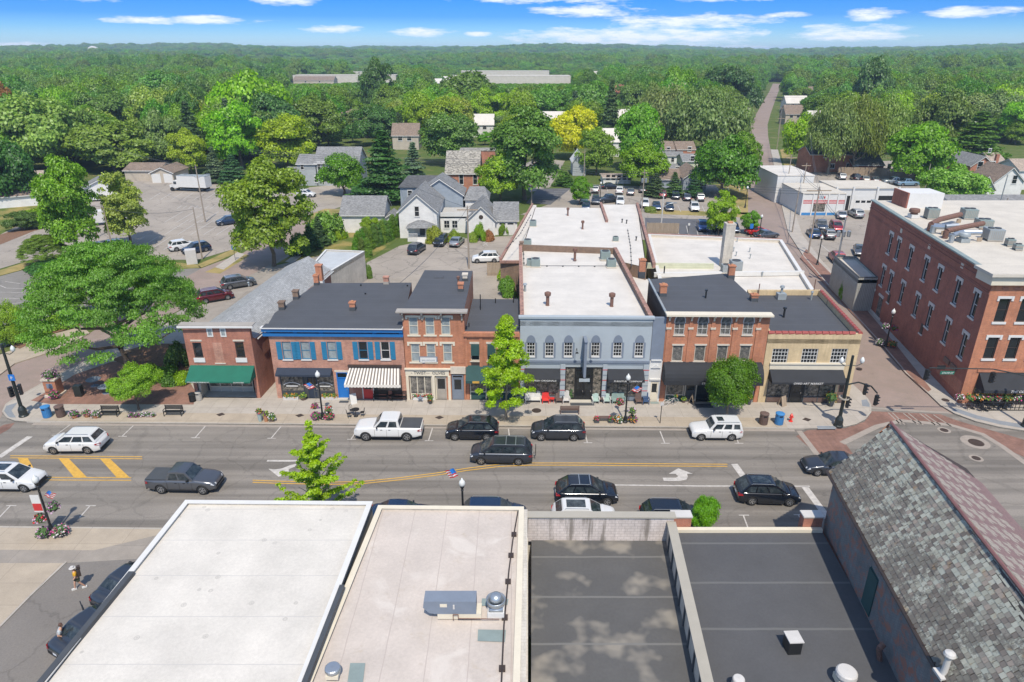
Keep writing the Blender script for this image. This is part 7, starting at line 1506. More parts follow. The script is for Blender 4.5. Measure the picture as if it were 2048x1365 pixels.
for a in ((150,836,.3,.3,'terracotta',('mauve','purple'),'mauve flowers in a pot, first of three by the brown bin',None,.13,.46),(175,834,.3,.3,'terracotta',('mauve','pink'),'pinkish mauve flowers, middle of three pots by the bench',None,.13,.42),(193,836,.28,.28,'terracotta',('mauve','white'),'mauve flowers, pot next to the black bench',None,.13,.40),
          (521,843,.22,1.05,'pot',('red','lime'),'tall pale green pot with red flowers',.35,.13,.3),(533,843,.24,.7,'terracotta',('lime','purple'),'terracotta pot beside the tall green one',.5,.13,.3),(545,843,.2,.35,'brown',('lime','white'),'low bushy pot right of the terracotta one',.5,.13,.32),
          (607,800,.3,.35,'brown',('lime','lime'),'round pot with lime plants at the navy awning door',.4),(861,808,.2,.35,'dark_trim',('lime','red'),'pot with lime and red plants at the dark green awning',.7,.13,.3),(1367,805,.22,.3,'brown',('lime','lime'),'low lime plant beside the bicycle',.35),(1428,809,.32,.5,'pot',('green','green'),'grey bowl pot with clipped bush left of the cafe tree',.7),
          (1484,809,.3,.5,'pot',('green','red'),'grey bowl pot with green bush right of the cafe tree',.8),(1497,809,.27,.6,'dark_trim',('orange','lime'),'dark square pot with orange leaves beside the cafe',.6),(1660,812,.34,.65,'dark_trim',('orange','lime'),'dark pot with orange and lime plants at the yellow shop corner',.9,.13,.6),
          (1472,806,.25,.25,'terracotta',('lime','red'),'low pot of herbs behind the cafe tree',.3),(110,838-40,.38,.3,'brown',('purple','pink'),'purple planter before the brick kiosk',None,.13,.5),(1141,800,.16,.3,'dark_trim',('green','green'),'small round topiary left of the store entrance',.9,.13,.2,50),(1188,798,.16,.3,'dark_trim',('green','green'),'small round topiary right of the store entrance',.9,.13,.2,50)): pot(*a)
for px,lab,f in ((583,'left pale planter box under the navy awning',('lime','orange')),(660,'right pale planter box under the navy awning',('lime','orange')),(848,'long white flower box overflowing red and white',('red','white')),(1193,'left flower box at the end of the backless bench',('pink','red')),(1221,'right flower box at the end of the backless bench',('pink','red')),(268,'purple flower bed at the foot of the plaza tree, left',('purple','mauve')),(296,'mauve white flower bed at the foot of the plaza tree, right',('mauve','white'))):
    yb = {1193: 845,1221: 845,268: 834,296: 833}.get(px,799); w_ = {848: 2.1,1193: .45,1221: .45,268: 1.1,296: 1.4}.get(px,1.5); t = T_('flower_box',lab,'planter',px,yb); o = W[t].translation; m = MB(); m.box(o.x-w_/2,o.x+w_/2,o.y-.2,o.y+.2,.14,.45 if px not in (268,296) else .2); m.out('box',{848: 'white',1193: 'dark_trim',1221: 'dark_trim',268: 'mulch',296: 'mulch'}.get(px,'palegrey'),t)
    n = max(1,int(w_/.4)); 
    for k in range(n): flowers(t,(o.x-w_/2+w_*(k+.5)/n,o.y,.42 if px not in (268,296) else .2),.27,.32,['fl_green']+['fl_'+q for q in f],50)
# lawn chairs outside the furniture store
def lawn_chair(px,py,mat,label,w=.62,high=.95,cush=None):
    t = T_('lawn_chair' if w < 1 else 'loveseat',label,'chair' if w < 1 else 'loveseat',px,py); M_ = W[t]; m = MB(); m.box(-w/2,w/2,-.3,.25,.3,.36); m.loc('seat',cush or mat,t,M_); n = max(5,int(w/.12))
    for k in range(n): x = -w/2+w*(k+.5)/n; hh = high-.12*abs((k % (n if w < 1 else n//2 or 1))/(n if w < 1 else n//2 or 1)-.5)*2; m = MB(); m.add([(x-w/n*.42,.22,.34),(x+w/n*.42,.22,.34),(x+w/n*.42,.42,hh),(x-w/n*.42,.42,hh),(x-w/n*.42,.25,.34),(x+w/n*.42,.25,.34),(x+w/n*.42,.45,hh),(x-w/n*.42,.45,hh)],[(0,1,2,3),(7,6,5,4),(3,2,6,7),(0,3,7,4),(1,5,6,2)]); m.loc('back_slat',cush or mat,t,M_)
    for s in (-1,1): m = MB(); m.box(s*(w/2+.04)-.05,s*(w/2+.04)+.05,-.34,.3,.52,.56); m.loc('arm',mat,t,M_); m = MB(); m.box(s*w/2-.03,s*w/2+.03,-.33,-.27,0,.52); m.loc('leg',mat,t,M_); m = MB(); m.box(s*w/2-.03,s*w/2+.03,.25,.31,0,.4); m.loc('leg',mat,t,M_)
for a in ((1040,804,'navychair','navy slatted chair, leftmost before the store beside the tree'),(1066,804,'white','white double lawn seat left of the red chair',1.45,1.0),(1091,805,'red','bright red lawn chair'),(1118,805,'brown','brown chair right of the red table'),(1132,805,'palegrey','pale grey high backed lawn chair',.6,1.1),(1191,806,'palegrey','left mint cushioned chair',.6,.85,'mint'),(1213,806,'palegrey','right mint cushioned chair',.6,.85,'mint'),(1236,806,'slate_cushion','grey green loveseat behind the lamp',1.2,.95),(1277,807,'brown','brown rocking chair beside the navy one',.6,1.05),(1291,807,'navychair','navy slatted chair by the white door',.55,1.1)): lawn_chair(*a)
for px,mt_,lab in ((1104,'red','small red table right of the red chair'),(1202,'brown','small brown table between the mint chairs')):
    t = T_('side_table',lab,'table',px,805); m = MB(); m.lathe([(.24,.40),(.26,.44),(.02,.45)],n=12); m.loc('top',mt_,t,W[t])
    for k in range(4): m = MB(); m.tube((.16*cos(k*pi/2+.7),.16*sin(k*pi/2+.7),.4),(.2*cos(k*pi/2+.7),.2*sin(k*pi/2+.7),0),.02,n=5); m.loc('leg',mt_,t,W[t])
for px,py,w,d,mt_,lab in ((1164,807,2.3,.9,'dark_trim','wide dark mat before the furniture store entrance'),(1408,812,1.6,.8,'dark_trim','black mat before the cafe entrance'),(688,804,.9,.4,'dark_trim','dark doormat at the bright blue door'),(1309,806,.8,.4,'acgreen','grey doormat at the little white door')): t = T_('door_mat',lab,'mat',px,py,.14); m = MB(); m.box(-w/2,w/2,-d/2,d/2,0,.02); m.loc('mat',mt_,t,W[t])
for px,py,mt_,lab in ((707,806,'white','white a-frame board at the blue door'),(1564,811,'wood','wooden a-frame board at the art market'),(1382,808,'wood','small wooden a-frame board at the cafe entrance')):
    t = T_('sandwich_board',lab,'sign',px,py,rz=.5 if px != 1382 else 1.2)
    for s in (-1,1): m = MB(); m.add([(-.3,s*.3,0),(.3,s*.3,0),(.3,s*.02,1.0),(-.3,s*.02,1.0),(-.3,s*.26,0),(.3,s*.26,0),(.3,s*.0,.97),(-.3,s*.0,.97)],[(0,1,2,3)[::-s],(4,5,6,7)[::s],(0,3,7,4),(1,2,6,5)]); m.loc('board',mt_,t,W[t])
t = T_('metal_star','big weathered barn star leaning on the flower box','ornament',841,805); m = MB(); v = [(.42*(1 if k % 2 == 0 else .42)*sin(k*pi/5),0,.42+.42*(1 if k % 2 == 0 else .42)*cos(k*pi/5)) for k in range(10)]; m.add(v+[(0,-.12,.42),(0,.02,.42)],[(k,(k+1) % 10,10) for k in range(10)]+[((k+1) % 10,k,11) for k in range(10)]); m.loc('star','grey_blue_dark',t,W[t])
# bistro set at the kerb, picnic tables on the plaza, cafe tables at the corner building
def table(px,py,label,r=.38,h=.74,mat='black',chairs=()):
    t = T_('cafe_table',label,'table',px,py); M_ = W[t]; m = MB(); m.lathe([(r,h-.03),(r,h),(.02,h+.001)],n=14); m.loc('table_top',mat,t,M_); m = MB(); m.tube((0,0,0),(0,0,h-.03),.03,n=6); m.lathe([(r*.6,0),(r*.5,.03),(.04,.06)],n=10); m.loc('pedestal',mat,t,M_)
    for k,(a,l2) in enumerate(chairs):
        c = thing('cafe_chair',l2,'chair',(W[t].translation.x+.62*cos(a),W[t].translation.y+.62*sin(a),.13),a-pi/2,None); M2 = W[c]; m = MB(); m.lathe([(.2,.43),(.21,.46),(.02,.47)],n=10); m.loc('seat',mat,c,M2); m = MB(); m.path([(-.18,.16,.45),(-.17,.22,.85),(0,.24,.93),(.17,.22,.85),(.18,.16,.45)],.016,5); m.path([(-.08,.2,.46),(0,.23,.9),(.08,.2,.46)],.012,4); m.loc('back',mat,c,M2)
        for q in range(4): b = q*pi/2+.78; m = MB(); m.tube((.15*cos(b),.15*sin(b),.44),(.19*cos(b),.19*sin(b),0),.014,n=4); m.loc('leg',mat,c,M2)
table(712,833,'small black bistro table on the tan paving',chairs=((2.4,'black bistro chair behind the kerbside table'),(.0,'black bistro chair right of the kerbside table, near the pickup'),(3.6,'black bistro chair left of the kerbside table')))
table(190,772,'blue grey picnic table on the plaza, farther one',.7,.75,'grey_blue_dark'); table(214,786,'blue grey picnic table on the plaza, nearer one',.7,.75,'grey_blue_dark'); table(783,801,'small table between the two awning benches',.25,.55)
for i,(px,py,lab) in enumerate(((1945,818,'left black cafe table outside the corner building'),(1972,822,'middle black cafe table outside the corner building'),(2010,818,'black cafe table outside the corner building near the bicycle'))): table(px,py,lab,.35,.74,chairs=((.3,lab.split()[0]+' table chair on its right, corner building'),(3.4,lab.split()[0]+' table chair on its left, corner building')))
for k in range(7): px = 1938+k*19; p = G(px,808-.0,1.35); b = thing('railing_planter',('white','red and white','pink','lime and white','red','white and pink','orange')[k]+' flower trough under the corner awning','planter',(p.x,p.y,1.1),0,'flower troughs under the corner awning'); flowers(b,(p.x,ff(p.x)-.9,1.15),.45,.45,['fl_green','fl_lime' if k % 2 else 'fl_white',('fl_pink','fl_red','fl_orange')[k % 3]],80)
m = MB(); x0_ = 44.4; m.box(x0_,54,ff(46)-1.3,ff(46)-1.25,.95,1.1); m.box(x0_,54,ff(46)-1.3,ff(46)-1.25,.13,.2)
for k in range(24): m.box(x0_+k*.4,x0_+k*.4+.03,ff(46)-1.3,ff(46)-1.25,.13,1.0)
m.out('patio_railing','black',label='low black patio railing outside the corner building',cat='railing')
def bicycle(px,py,rz,label,mat):
    t = T_('bicycle',label,'bicycle',px,py,rz=rz); M_ = W[t]
    for x in (-.52,.52):
        m = MB(); n = 18
        m.path([(x+.33*cos(2*pi*k/n),0,.34+.33*sin(2*pi*k/n)) for k in range(n+1)],.022,5); w_ = m.loc('wheel','palegrey',t,M_); m = MB()
        for k in range(5): a = pi*k/5; m.tube((x+.32*cos(a),0,.34+.32*sin(a)),(x-.32*cos(a),0,.34-.32*sin(a)),.006,n=3)
        m.loc('spokes','steel',w_,M_)
    m = MB(); m.path([(-.52,0,.34),(-.05,0,.3),(.38,0,.75),(-.15,0,.62),(-.52,0,.34)],.02,5); m.path([(-.05,0,.3),(-.18,0,.82)],.02,5); m.path([(.52,0,.34),(.36,0,.92)],.02,5); m.loc('frame',mat,t,M_); m = MB(); m.box(-.32,-.08,-.07,.07,.82,.88); m.loc('saddle','dark_trim',t,M_); m = MB(); m.path([(.22,-.28,.95),(.38,-.1,.95),(.38,.1,.95),(.22,.28,.95)],.016,5); m.loc('handlebar','steel',t,M_); return t
b = bicycle(1340,811,.3,'white bicycle with flowers leaning outside the cafe','palegrey'); flowers(b,(W[b].translation.x+.5,W[b].translation.y+.15,.95),.2,.2,['fl_green','fl_orange','fl_lime'],30,'basket_flowers'); bicycle(2004,813,-.5,'black bicycle parked by the patio of the corner building','black')
def signpost(px,py,h,label,face='palegrey',w=.35,hh=.45,z=.13,rz=0): t = T_('signpost',label,'sign',px,py,z,rz); M_ = W[t]; m = MB(); m.tube((0,0,0),(0,0,h),.035,n=6); m.loc('post','black',t,M_); m = MB(); m.box(-w/2,w/2,-.05,-.036,h-hh,h); m.loc('sign_face',face,t,M_); return t
signpost(1320,847,2.2,'parking sign on black post by the cafe bicycle',w=.3,hh=.35); signpost(1453,835,2.4,'parking sign on black post behind the boxy suv',w=.3,hh=.6); signpost(471,521,2.4,'blue parking sign at the left lot entrance','sign_blue',.6,.6,0); signpost(1500,476,2.6,'blue sign on post by the parking bays','sign_blue',.6,.9,0); signpost(1376,470,2.2,'white bay sign on post, left one by the dark bays','white',z=0); signpost(1422,471,2.2,'white bay sign before the blue suv','white',z=0); signpost(1617,503,3,'small blue sign on the leaning pole by the lot','sign_blue',.6,.6,0)
t = T_('brick_kiosk','square brick kiosk with flowers on its top and blue panel','kiosk',112,790); o = W[t].translation; m = MB(); m.box(o.x-.6,o.x+.6,o.y-.5,o.y+.5,.13,1.9,0); m.box(o.x-.7,o.x+.7,o.y-.6,o.y+.6,1.9,2.05,1); m.box(o.x-.75,o.x+.75,o.y-.65,o.y+.65,.13,.35,1); m.out('pillar',['brick_orange','stone'],t); m = MB(); m.box(o.x-.3,o.x+.3,o.y-.52,o.y-.5,1.1,1.6); m.out('panel','grey_blue_dark',t); flowers(t,(o.x,o.y,2.05),.75,.8,['fl_green','fl_purple','fl_mauve'],160)
t = T_('newspaper_stand','dark metal newspaper stand on the plaza','stand',160,792); m = MB(); m.box(-.35,.35,-.25,.25,0,1.15); m.loc('cabinet','iron',t,W[t])  # newspaper box built as one plain cabinet
t = T_('transformer_box','pale green utility cabinet by the lot entrance','utility cabinet',385,527,0,.4); m = MB(); m.box(-.8,.8,-.7,.7,0,2.3); m.loc('cabinet','palegrey',t,W[t])
# traffic signals
def signal_head(parent,x,y,z,rz=0.): 
    M_ = TR(x,y,z,rz); m = MB(); m.box(-.17,.17,-.12,.12,-.5,.5); m.loc('signal_head','black',parent,M_); m = MB(); 
    for k in range(3): m.lathe([(.13,0),(.15,.16)],(0,0,0),8) if 0 else m.box(-.14,.14,-.28,-.12,.12-.3*k+.18,.15-.3*k+.2)
    m.loc('visor','black',parent,M_)
def signal_pole(px,py,h,label,r=.16): 
    t = T_('signal_pole',label,'traffic signal',px,py); M_ = W[t]; m = MB(); m.lathe([(.42,0),(.42,.1),(.36,.18),(.34,.7),(.22,.95),(r,1.05),(r*.7,h)],n=14); m.loc('post','iron',t,M_)
    for s in (-1,1):
        m = MB(); m.path([(0,0,h-.9),(s*.5,0,h-1.0),(s*.9,0,h-.75)],.035,6); m.loc('lamp_arm','iron',t,M_); m = MB(); m.lathe([(.06,0),(.17,.12),(.2,.32),(.12,.5),(.02,.62)],(s*.9,0,h-.75),10); m.loc('globe','globe',t,M_,smooth=True)
    return t
t = signal_pole(48,832,7.3,'tall dark green signal post with blue parking sign at the left corner'); o = W[t].translation; m = MB(); m.box(o.x-.12,o.x+.45,o.y-.25,o.y-.2,3.9,4.5); m.out('parking_sign','sign_blue',t); text(t,'P',None,None,0,0,.4,'white',Mw=TR(o.x+.17,o.y-.26,4.05) @ Matrix.Rotation(pi/2,4,'X'))
signal_head(t,o.x-.4,o.y-.1,2.7,1.2); signal_head(t,o.x+.45,o.y,2.9,-1.2)
t = signal_pole(1676,852,7.0,'tall dark green signal post with mast arm before the yellow shop'); o = W[t].translation; m = MB(); tip = (o.x+3.4,o.y+.9); m.path([(o.x,o.y,4.3),(o.x+1.2,o.y+.4,4.35),(o.x+2.6,o.y+.7,3.8),(*tip,3.0)],.07,7); m.out('mast_arm','iron',t); signal_head(t,tip[0]+.05,tip[1],2.3,.6); signal_head(t,o.x+2.0,o.y+.5,3.6,1.3); signal_head(t,o.x+.35,o.y-.1,2.6,1.3); m = MB(); m.lathe([(.45,0),(.45,.12),(.4,.12),(.4,.02)],(o.x,o.y,2.95),16); m.out('basket_ring','taupe',t)
t = signal_pole(2051,853,7.0,'tall signal post with long mast arm at the right frame edge'); o = W[t].translation; q0 = G(2048,762,5.2); q1 = G(1862,739,5.9); m = MB(); m.path([(o.x,o.y,4.9),(o.x-2.4,o.y+.1,5.4),(o.x-4.4,o.y+.15,5.8),(q1.x,o.y+.2,5.9)],.055,7); m.out('mast_arm','iron',t); q2 = G(1868,760,5.3); signal_head(t,q2.x,o.y+.2,5.25,.5); signal_head(t,o.x-4.3,o.y+.15,5.0,.2)
q3 = G(1900,747,5.6); m = MB(); m.box(q3.x-.62,q3.x+.62,o.y+.08,o.y+.11,5.32,5.62); sgn = m.out('street_name_sign','sign_green',t); text(sgn,'STATE ST',None,None,0,0,.24,'white',Mw=TR(q3.x,o.y+.065,5.38) @ Matrix.Rotation(pi/2,4,'X'),italic=.2); m = MB(); m.box(q3.x-.9,q3.x-.2,o.y+.2,o.y+.3,5.75,6.1); m.out('camera_box','black',t)
# utility poles and wires
tops = {}
def pole(key,px,py,h,label,mat='pole',arm=0,lean=0,r=.14,tr=0,lamp=0):
    lean = 0; h = zpx(h,G(px,py).y) if h > 50 else h
    t = T_('utility_pole',label,'utility pole',px,py,0); o = W[t].translation; m = MB(); x1 = o.x+lean; m.tube((o.x,o.y,0),(x1,o.y,h),r,r*.6,8); m.out('post',mat,t); tops[key] = Vector((x1,o.y,h-.3))
    if arm: m = MB(); m.box(x1-arm,x1+arm,o.y-.06,o.y+.06,h-.7,h-.55); m.out('crossarm','wood',t)
    for k in range(tr): m = MB(); m.lathe([(.22,0),(.25,.1),(.25,.8),(.1,.9)],(x1+.45*(k-.5*(tr-1))*1.6+(.35 if tr == 1 else 0),o.y-.3,h-2.6),10); m.out('transformer','steel',t)
    for s in ((-1,1) if lamp == 2 else (1,) if lamp else ()): m = MB(); m.path([(x1,o.y,h-2.6),(x1+s*1.2,o.y,h-1.9),(x1+s*1.9,o.y,h-1.8)],.05,5); m.cbox((x1+s*2.2,o.y,h-1.8),(.7,.25,.12)); m.out('lamp_arm','steel',t)
for a in (('a',411,445,330,'tall lot pole with two lamp arms before the box truck','pole',0,-1.2,.16,0,2),('b',405,519,415,'thin wooden pole between the parked cars and the utility cabinet','pole',0,-1.8),('c',228,509,412,'thin wooden pole beside the pair of dark cars','pole',0,-1.6),('d',195,475,6,'rust coloured leaning pole in the striped island','rust',0,-1.2),('e',113,433,7,'dark wooden pole left of the tall thin tree','pole',0,-.8),('f',938,538,412,'wooden pole with crossarm in the gravel yard','pole',1.6,-.5,.15),
          ('g',723,391,325,'pale pole left of two by the round tree','palegrey',0,-.3),('h',752,393,324,'pale pole with small transformer right of two','pole',0,-.6,.15,1),('i',1063,408,315,'tall pale pole beside the shaded fresh asphalt','pole',.9,0,.16,1),('i2',1167,372,9,'thin pole beside the steep roofed house','pole'),('j',1283,425,340,'wooden pole with two transformers at the white roof edge','pole',.6,.2,.15,2),('k',1321,465,387,'concrete lamp pole beside the plank fence','palegrey',0,.8,.16,0,1),
          ('l',1569,402,310,'pole with crossarm on the side street verge','pole',1.2,.4),('m',1584,466,8.5,'pole with meter box at the lot corner','pole',0,1.2),('n',1616,509,374,'tallest brown pole with wide crossarm before the garage','pole',2.0,1.6,.17),('o',1665,574,436.5,'silver pole with three transformers','steel',0,2.2,.17,3),('p',1848,384,328,'leaning pole right of the red pickup','pole',0,1.5),('q',1824,422,376,'short pale pole behind the corner building','pole',0,1.0),('r',1982,470,350,'silver lamp pole behind the long tan building','steel',0,3.0,.13,0,0),('s',1995,470,396,'brown pole before the long tan building','pole',0,1.6),('u',1553,300,11,'far pole with crossarm on the side street','pole',1.2),('v',1556,270,11,'farthest pole where the side street bends','pole',1.2),('w',1600,408,9,'pole with small crossarm against the garage','pole',1.0,.6)): pole(*a)
def wire(a,b,label,sag=.8,n=2,dz=.3):
    A,B = (tops[k] if isinstance(k,str) else Vector(k) for k in (a,b)); m = MB()
    for j in range(n): off = Vector((0,.4*(j-.5*(n-1)),-dz*j)); m.path([A.lerp(B,t/10)+off+Vector((0,0,-sag*4*(t/10)*(1-t/10))) for t in range(11)],.028,3)
    o = m.out('power_line','dark_trim',label=label,cat='power line',group='overhead power lines'); o['kind'] = 'stuff' if n > 1 else 'thing'
wire('g','i','wires strung above the white house'); wire('h','f','service wire dropping to the gravel yard pole',n=1); wire('i','j','wires from the shaded lot pole to the roof edge pole',n=3,dz=.5); wire('j','n','wires across the rear lot toward the garage',n=3,dz=.5); wire('f',(-12,70,8.6),'service wire from the yard pole to the dark roofs',n=1); wire('f','i','wire from the yard pole toward the lane',n=1); wire('a',(-110,190,9),'wires from the lot lamp pole leftward'); wire('a','g','wires from the lot lamp pole to the grey house poles'); wire('n','o','wires between the brown and the silver pole'); wire('l','n','wires along the side street, lower run'); wire('u','l','wires along the side street, middle run'); wire('v','u','wires along the side street, far run'); wire('n',(80,190,11),'wires crossing above the garage'); wire('b','c','wire between the thin poles of the left lots',n=1); wire('j','k','wire to the concrete lamp pole',n=1); wire('e','c','wire from the dark pole to the thin pole',n=1); wire('i',(-60,160,11),'long wires passing the brick hall',n=3,dz=.5); wire((-40,330,17),(260,300,17),'long high wires across the woods',2,3,1.0)
# fences
def fence(pts,h,label,mat='wood',pw=.14,z=0):
    q = [G(*p) for p in pts]; t = thing('plank_fence',label,'fence',q[0]); m = MB(); rl = MB(); L = 0
    for a,b in zip(q,q[1:]):
        L = (b-a).length; ang = atan2(b.y-a.y,b.x-a.x); n = int(L/(pw+.02))
        for k in range(n): c = a.lerp(b,(k+.5)/n); m.cbox((c.x,c.y,h/2+rnd.uniform(-.03,.03)),(pw,.03,h),ang)
        for z_ in (.4,h-.35): c = a.lerp(b,.5); rl.cbox((c.x,c.y+.05,z_),(L,.05,.1),ang)
        for k in range(int(L/2.4)+1): c = a.lerp(b,min(1,k*2.4/L)); rl.cbox((c.x,c.y+.08,h/2),(.1,.1,h+.05),ang)
    m.out('boards',mat,t)['kind'] = 'stuff'; rl.out('rails',mat,t)
fence([(975,552),(1012,552)],2.1,'pale plank fence beside the half hidden white suv'); fence([(1000,541),(1012,548)],1.9,'short plank fence run behind the pale fence'); fence([(1293,467),(1357,468)],2.0,'pale plank fence behind the low white roof'); fence([(1675,351),(1760,352),(1858,362)],2.2,'long weathered plank fence behind the garage')
# people
def skin_body(parent,joints,edges,radii,mat,name='body',root=0,Mw=None):
    me = bpy.data.meshes.new(name); me.from_pydata(joints,edges,[]); o = bpy.data.objects.new(name,me); me.materials.append(MT[mat]); tmp = bpy.data.collections.new('tmp'); sc.collection.children.link(tmp); tmp.objects.link(o)
    sk = o.modifiers.new('skin','SKIN'); 
    if not me.skin_vertices: me.attributes.new  # layer comes with the modifier
    for i,r_ in enumerate(radii): me.skin_vertices[0].data[i].radius = (r_,r_)
    me.skin_vertices[0].data[root].use_root = True; ss = o.modifiers.new('sub','SUBSURF'); ss.levels = ss.render_levels = 1
    dg = bpy.context.evaluated_depsgraph_get(); ev = o.evaluated_get(dg); m2 = bpy.data.meshes.new_from_object(ev); bpy.data.objects.remove(o); bpy.data.collections.remove(tmp)
    m2.polygons.foreach_set('use_smooth',[True]*len(m2.polygons)); m2.name = name; return reg(bpy.data.objects.new(name,m2),parent,Mw)
MT['shirt_yellow'] = plain('yellow_shirt',(.62,.33,.015),.85,.1); MT['shirt_grey'] = plain('pale_grey_shirt',(.42,.45,.47),.85,.1); MT['olive'] = plain('olive_shorts',(.07,.075,.045),.9,.1); MT['hair'] = plain('brown_hair',(.09,.045,.03),.8,.2)
def person(px,py,rz,label,shirt,trousers,stride=.3,hat=None,pack=False,z=.14,bend=0.,bare=True):
    t = T_('person',label,'person',px,py,z,rz); M_ = W[t]; s = stride; fw = bend
    J = [(0,0,.93),(0,.02+fw*.3,1.15),(0,.02+fw*.6,1.36),(0,.03+fw,1.47),(0,.05+fw,1.56),(.17,.02+fw*.6,1.38),(.22,-.05+fw*.8,1.12),(.2,.15+fw,.92),(-.17,.02+fw*.6,1.38),(-.23,.04+fw*.7,1.12),(-.21,.2+fw,.95),(.09,0,.86),(.1,s*.6,.5),(.1,s*.75,.09),(.1,s*.75+.14,.04),(-.09,0,.86),(-.1,-s*.35,.5),(-.1,-s*1.1,.12),(-.1,-s*1.1+.13,.04)]
    E_ = [(0,1),(1,2),(2,3),(3,4),(2,5),(5,6),(6,7),(2,8),(8,9),(9,10),(0,11),(11,12),(12,13),(13,14),(0,15),(15,16),(16,17),(17,18)]
    R_ = [.14,.13,.15,.06,.055,.065,.045,.035,.065,.045,.035,.10,.07,.045,.04,.10,.07,.045,.04]
    skin_body(t,J,E_,R_,'skin','body',0,M_)
    JJ = [(x,y,z_) for x,y,z_ in J[:3]]+[J[5],tuple(lerp(a,b,.75) for a,b in zip(J[5],J[6])),J[8],tuple(lerp(a,b,.75) for a,b in zip(J[8],J[9]))]; skin_body(t,JJ,[(0,1),(1,2),(2,3),(3,4),(2,5),(5,6)],[.165,.15,.17,.09,.075,.09,.075],shirt,'shirt',0,M_)
    skin_body(t,[J[0],J[11],tuple(lerp(a,b,.7) for a,b in zip(J[11],J[12])),J[15],tuple(lerp(a,b,.7) for a,b in zip(J[15],J[16]))],[(0,1),(1,2),(0,3),(3,4)],[.16,.115,.10,.115,.10],trousers,'shorts',0,M_)
    hc = (0,.06+fw,1.66); m = MB(); m.lathe([(.05,-.12),(.085,-.06),(.098,.02),(.085,.09),(.04,.125),(.01,.13)],hc,12); m.add([(-.015,hc[1]+.09,hc[2]-.01),(.015,hc[1]+.09,hc[2]-.01),(0,hc[1]+.125,hc[2]-.03),(0,hc[1]+.09,hc[2]+.03)],[(0,2,3),(1,3,2),(0,1,2)]); m.loc('head','skin',t,M_,smooth=True); m = MB(); m.lathe([(.1,-.02),(.108,.03),(.095,.10),(.05,.14),(.01,.15)],(0,hc[1]-.012,hc[2]),12); m.loc('hair','hair',t,M_,smooth=True)
    if hat: m = MB(); m.lathe([(.19,.05),(.11,.07),(.10,.15),(.02,.17)],hc,14); m.loc('hat',hat,t,M_)
    if pack: m = MB(); m.cbox((0,-.19,1.22),(.3,.2,.44)); m.cbox((0,-.24,1.6),(.2,.2,.2)); m.loc('backpack','darkwood',t,M_)
    for k in (13,17): m = MB(); q = J[k]; m.box(q[0]-.05,q[0]+.05,q[1]-.08,q[1]+.2,q[2]-.09,q[2]+.02); m.loc('shoe','white',t,M_)
    return t
person(160,1178,2.2,'person in yellow shirt and olive shorts with backpack walking across the alley','shirt_yellow','olive',.3,'palegrey',True); person(127,1297,-1.2,'person in pale grey shirt bending at the open car door','shirt_grey','dark_trim',.08,None,False,bend=.18)
# ================================================================ TREES
LEAF = {k: leaf_mat('leaves_'+k,(c[0]*1.95,c[1]*1.9,c[2]*1.4),v,tr) for k,(c,v,tr) in dict(mid=((.070,.135,.024),.28,.35),dark=((.038,.082,.022),.3,.3),lime=((.125,.215,.016),.22,.45),bright=((.105,.190,.022),.25,.4),pale=((.105,.155,.055),.25,.35),yellow=((.33,.35,.014),.2,.45),olive=((.13,.170,.034),.25,.35),
   willow=((.115,.155,.052),.22,.4),fir=((.030,.062,.026),.3,.15),blue=((.055,.085,.055),.25,.15),arbor=((.06,.115,.018),.25,.2),locust=((.075,.135,.026),.28,.38),red=((.15,.075,.045),.3,.3)).items()}
def leaf_geo(name,C_,R_,U_,n,leaf,seed,drop=0.,flatn=0.,up=.45,asp=1.6,shell=.72,zr=None):
    """n leaf faces spread over the skins of clumps; C_ centres, R_ radii (3), U_ crown centre"""
    g = np.random.default_rng(seed); k = len(C_); w = R_.prod(1)**.667; idx = g.choice(k,n,p=w/w.sum())
    d = g.normal(size=(n,3)); d /= np.linalg.norm(d,axis=1)[:,None]; d[:,2] = np.where(d[:,2] < -.25,-d[:,2]*.6,d[:,2])
    rr = (shell+(1-shell)*g.random(n)**.5)[:,None]; p = C_[idx]+d*R_[idx]*rr*(1+.16*g.normal(size=(n,1))*.6)
    out = p-U_; out /= np.linalg.norm(out,axis=1)[:,None]+1e-6
    nr = d*.65+out*.35+g.normal(size=(n,3))*.55+np.array([0,0,up]); nr /= np.linalg.norm(nr,axis=1)[:,None]
    if drop: p[:,2] -= drop*g.random(n)
    t = g.normal(size=(n,3)); 
    if drop: t = t*.25+np.array([0,0,-1.])
    t -= nr*(t*nr).sum(1)[:,None]; t /= np.linalg.norm(t,axis=1)[:,None]+1e-6; b = np.cross(nr,t); s = (leaf*(.65+.7*g.random(n)))[:,None]
    V_ = np.stack([p-t*s*asp,p-b*s,p+t*s*asp,p+b*s],1).reshape(-1,3)
    if zr: a_,b_ = np.percentile(p[:,2],(1,99)); V_[:,2] = zr[0]+(V_[:,2]-a_)/(b_-a_)*(zr[1]-zr[0]); V_[:,:2] /= np.percentile(np.hypot(p[:,0],p[:,1]),96)
    me = bpy.data.meshes.new(name); me.vertices.add(4*n); me.vertices.foreach_set('co',V_.astype(np.float32).ravel()); me.loops.add(4*n); me.loops.foreach_set('vertex_index',np.arange(4*n,dtype=np.int32)); me.polygons.add(n); me.polygons.foreach_set('loop_start',np.arange(0,4*n,4,dtype=np.int32)); me.polygons.foreach_set('loop_total',np.full(n,4,dtype=np.int32)); me.materials.append(LEAF['mid']); me.update(calc_edges=True); return me
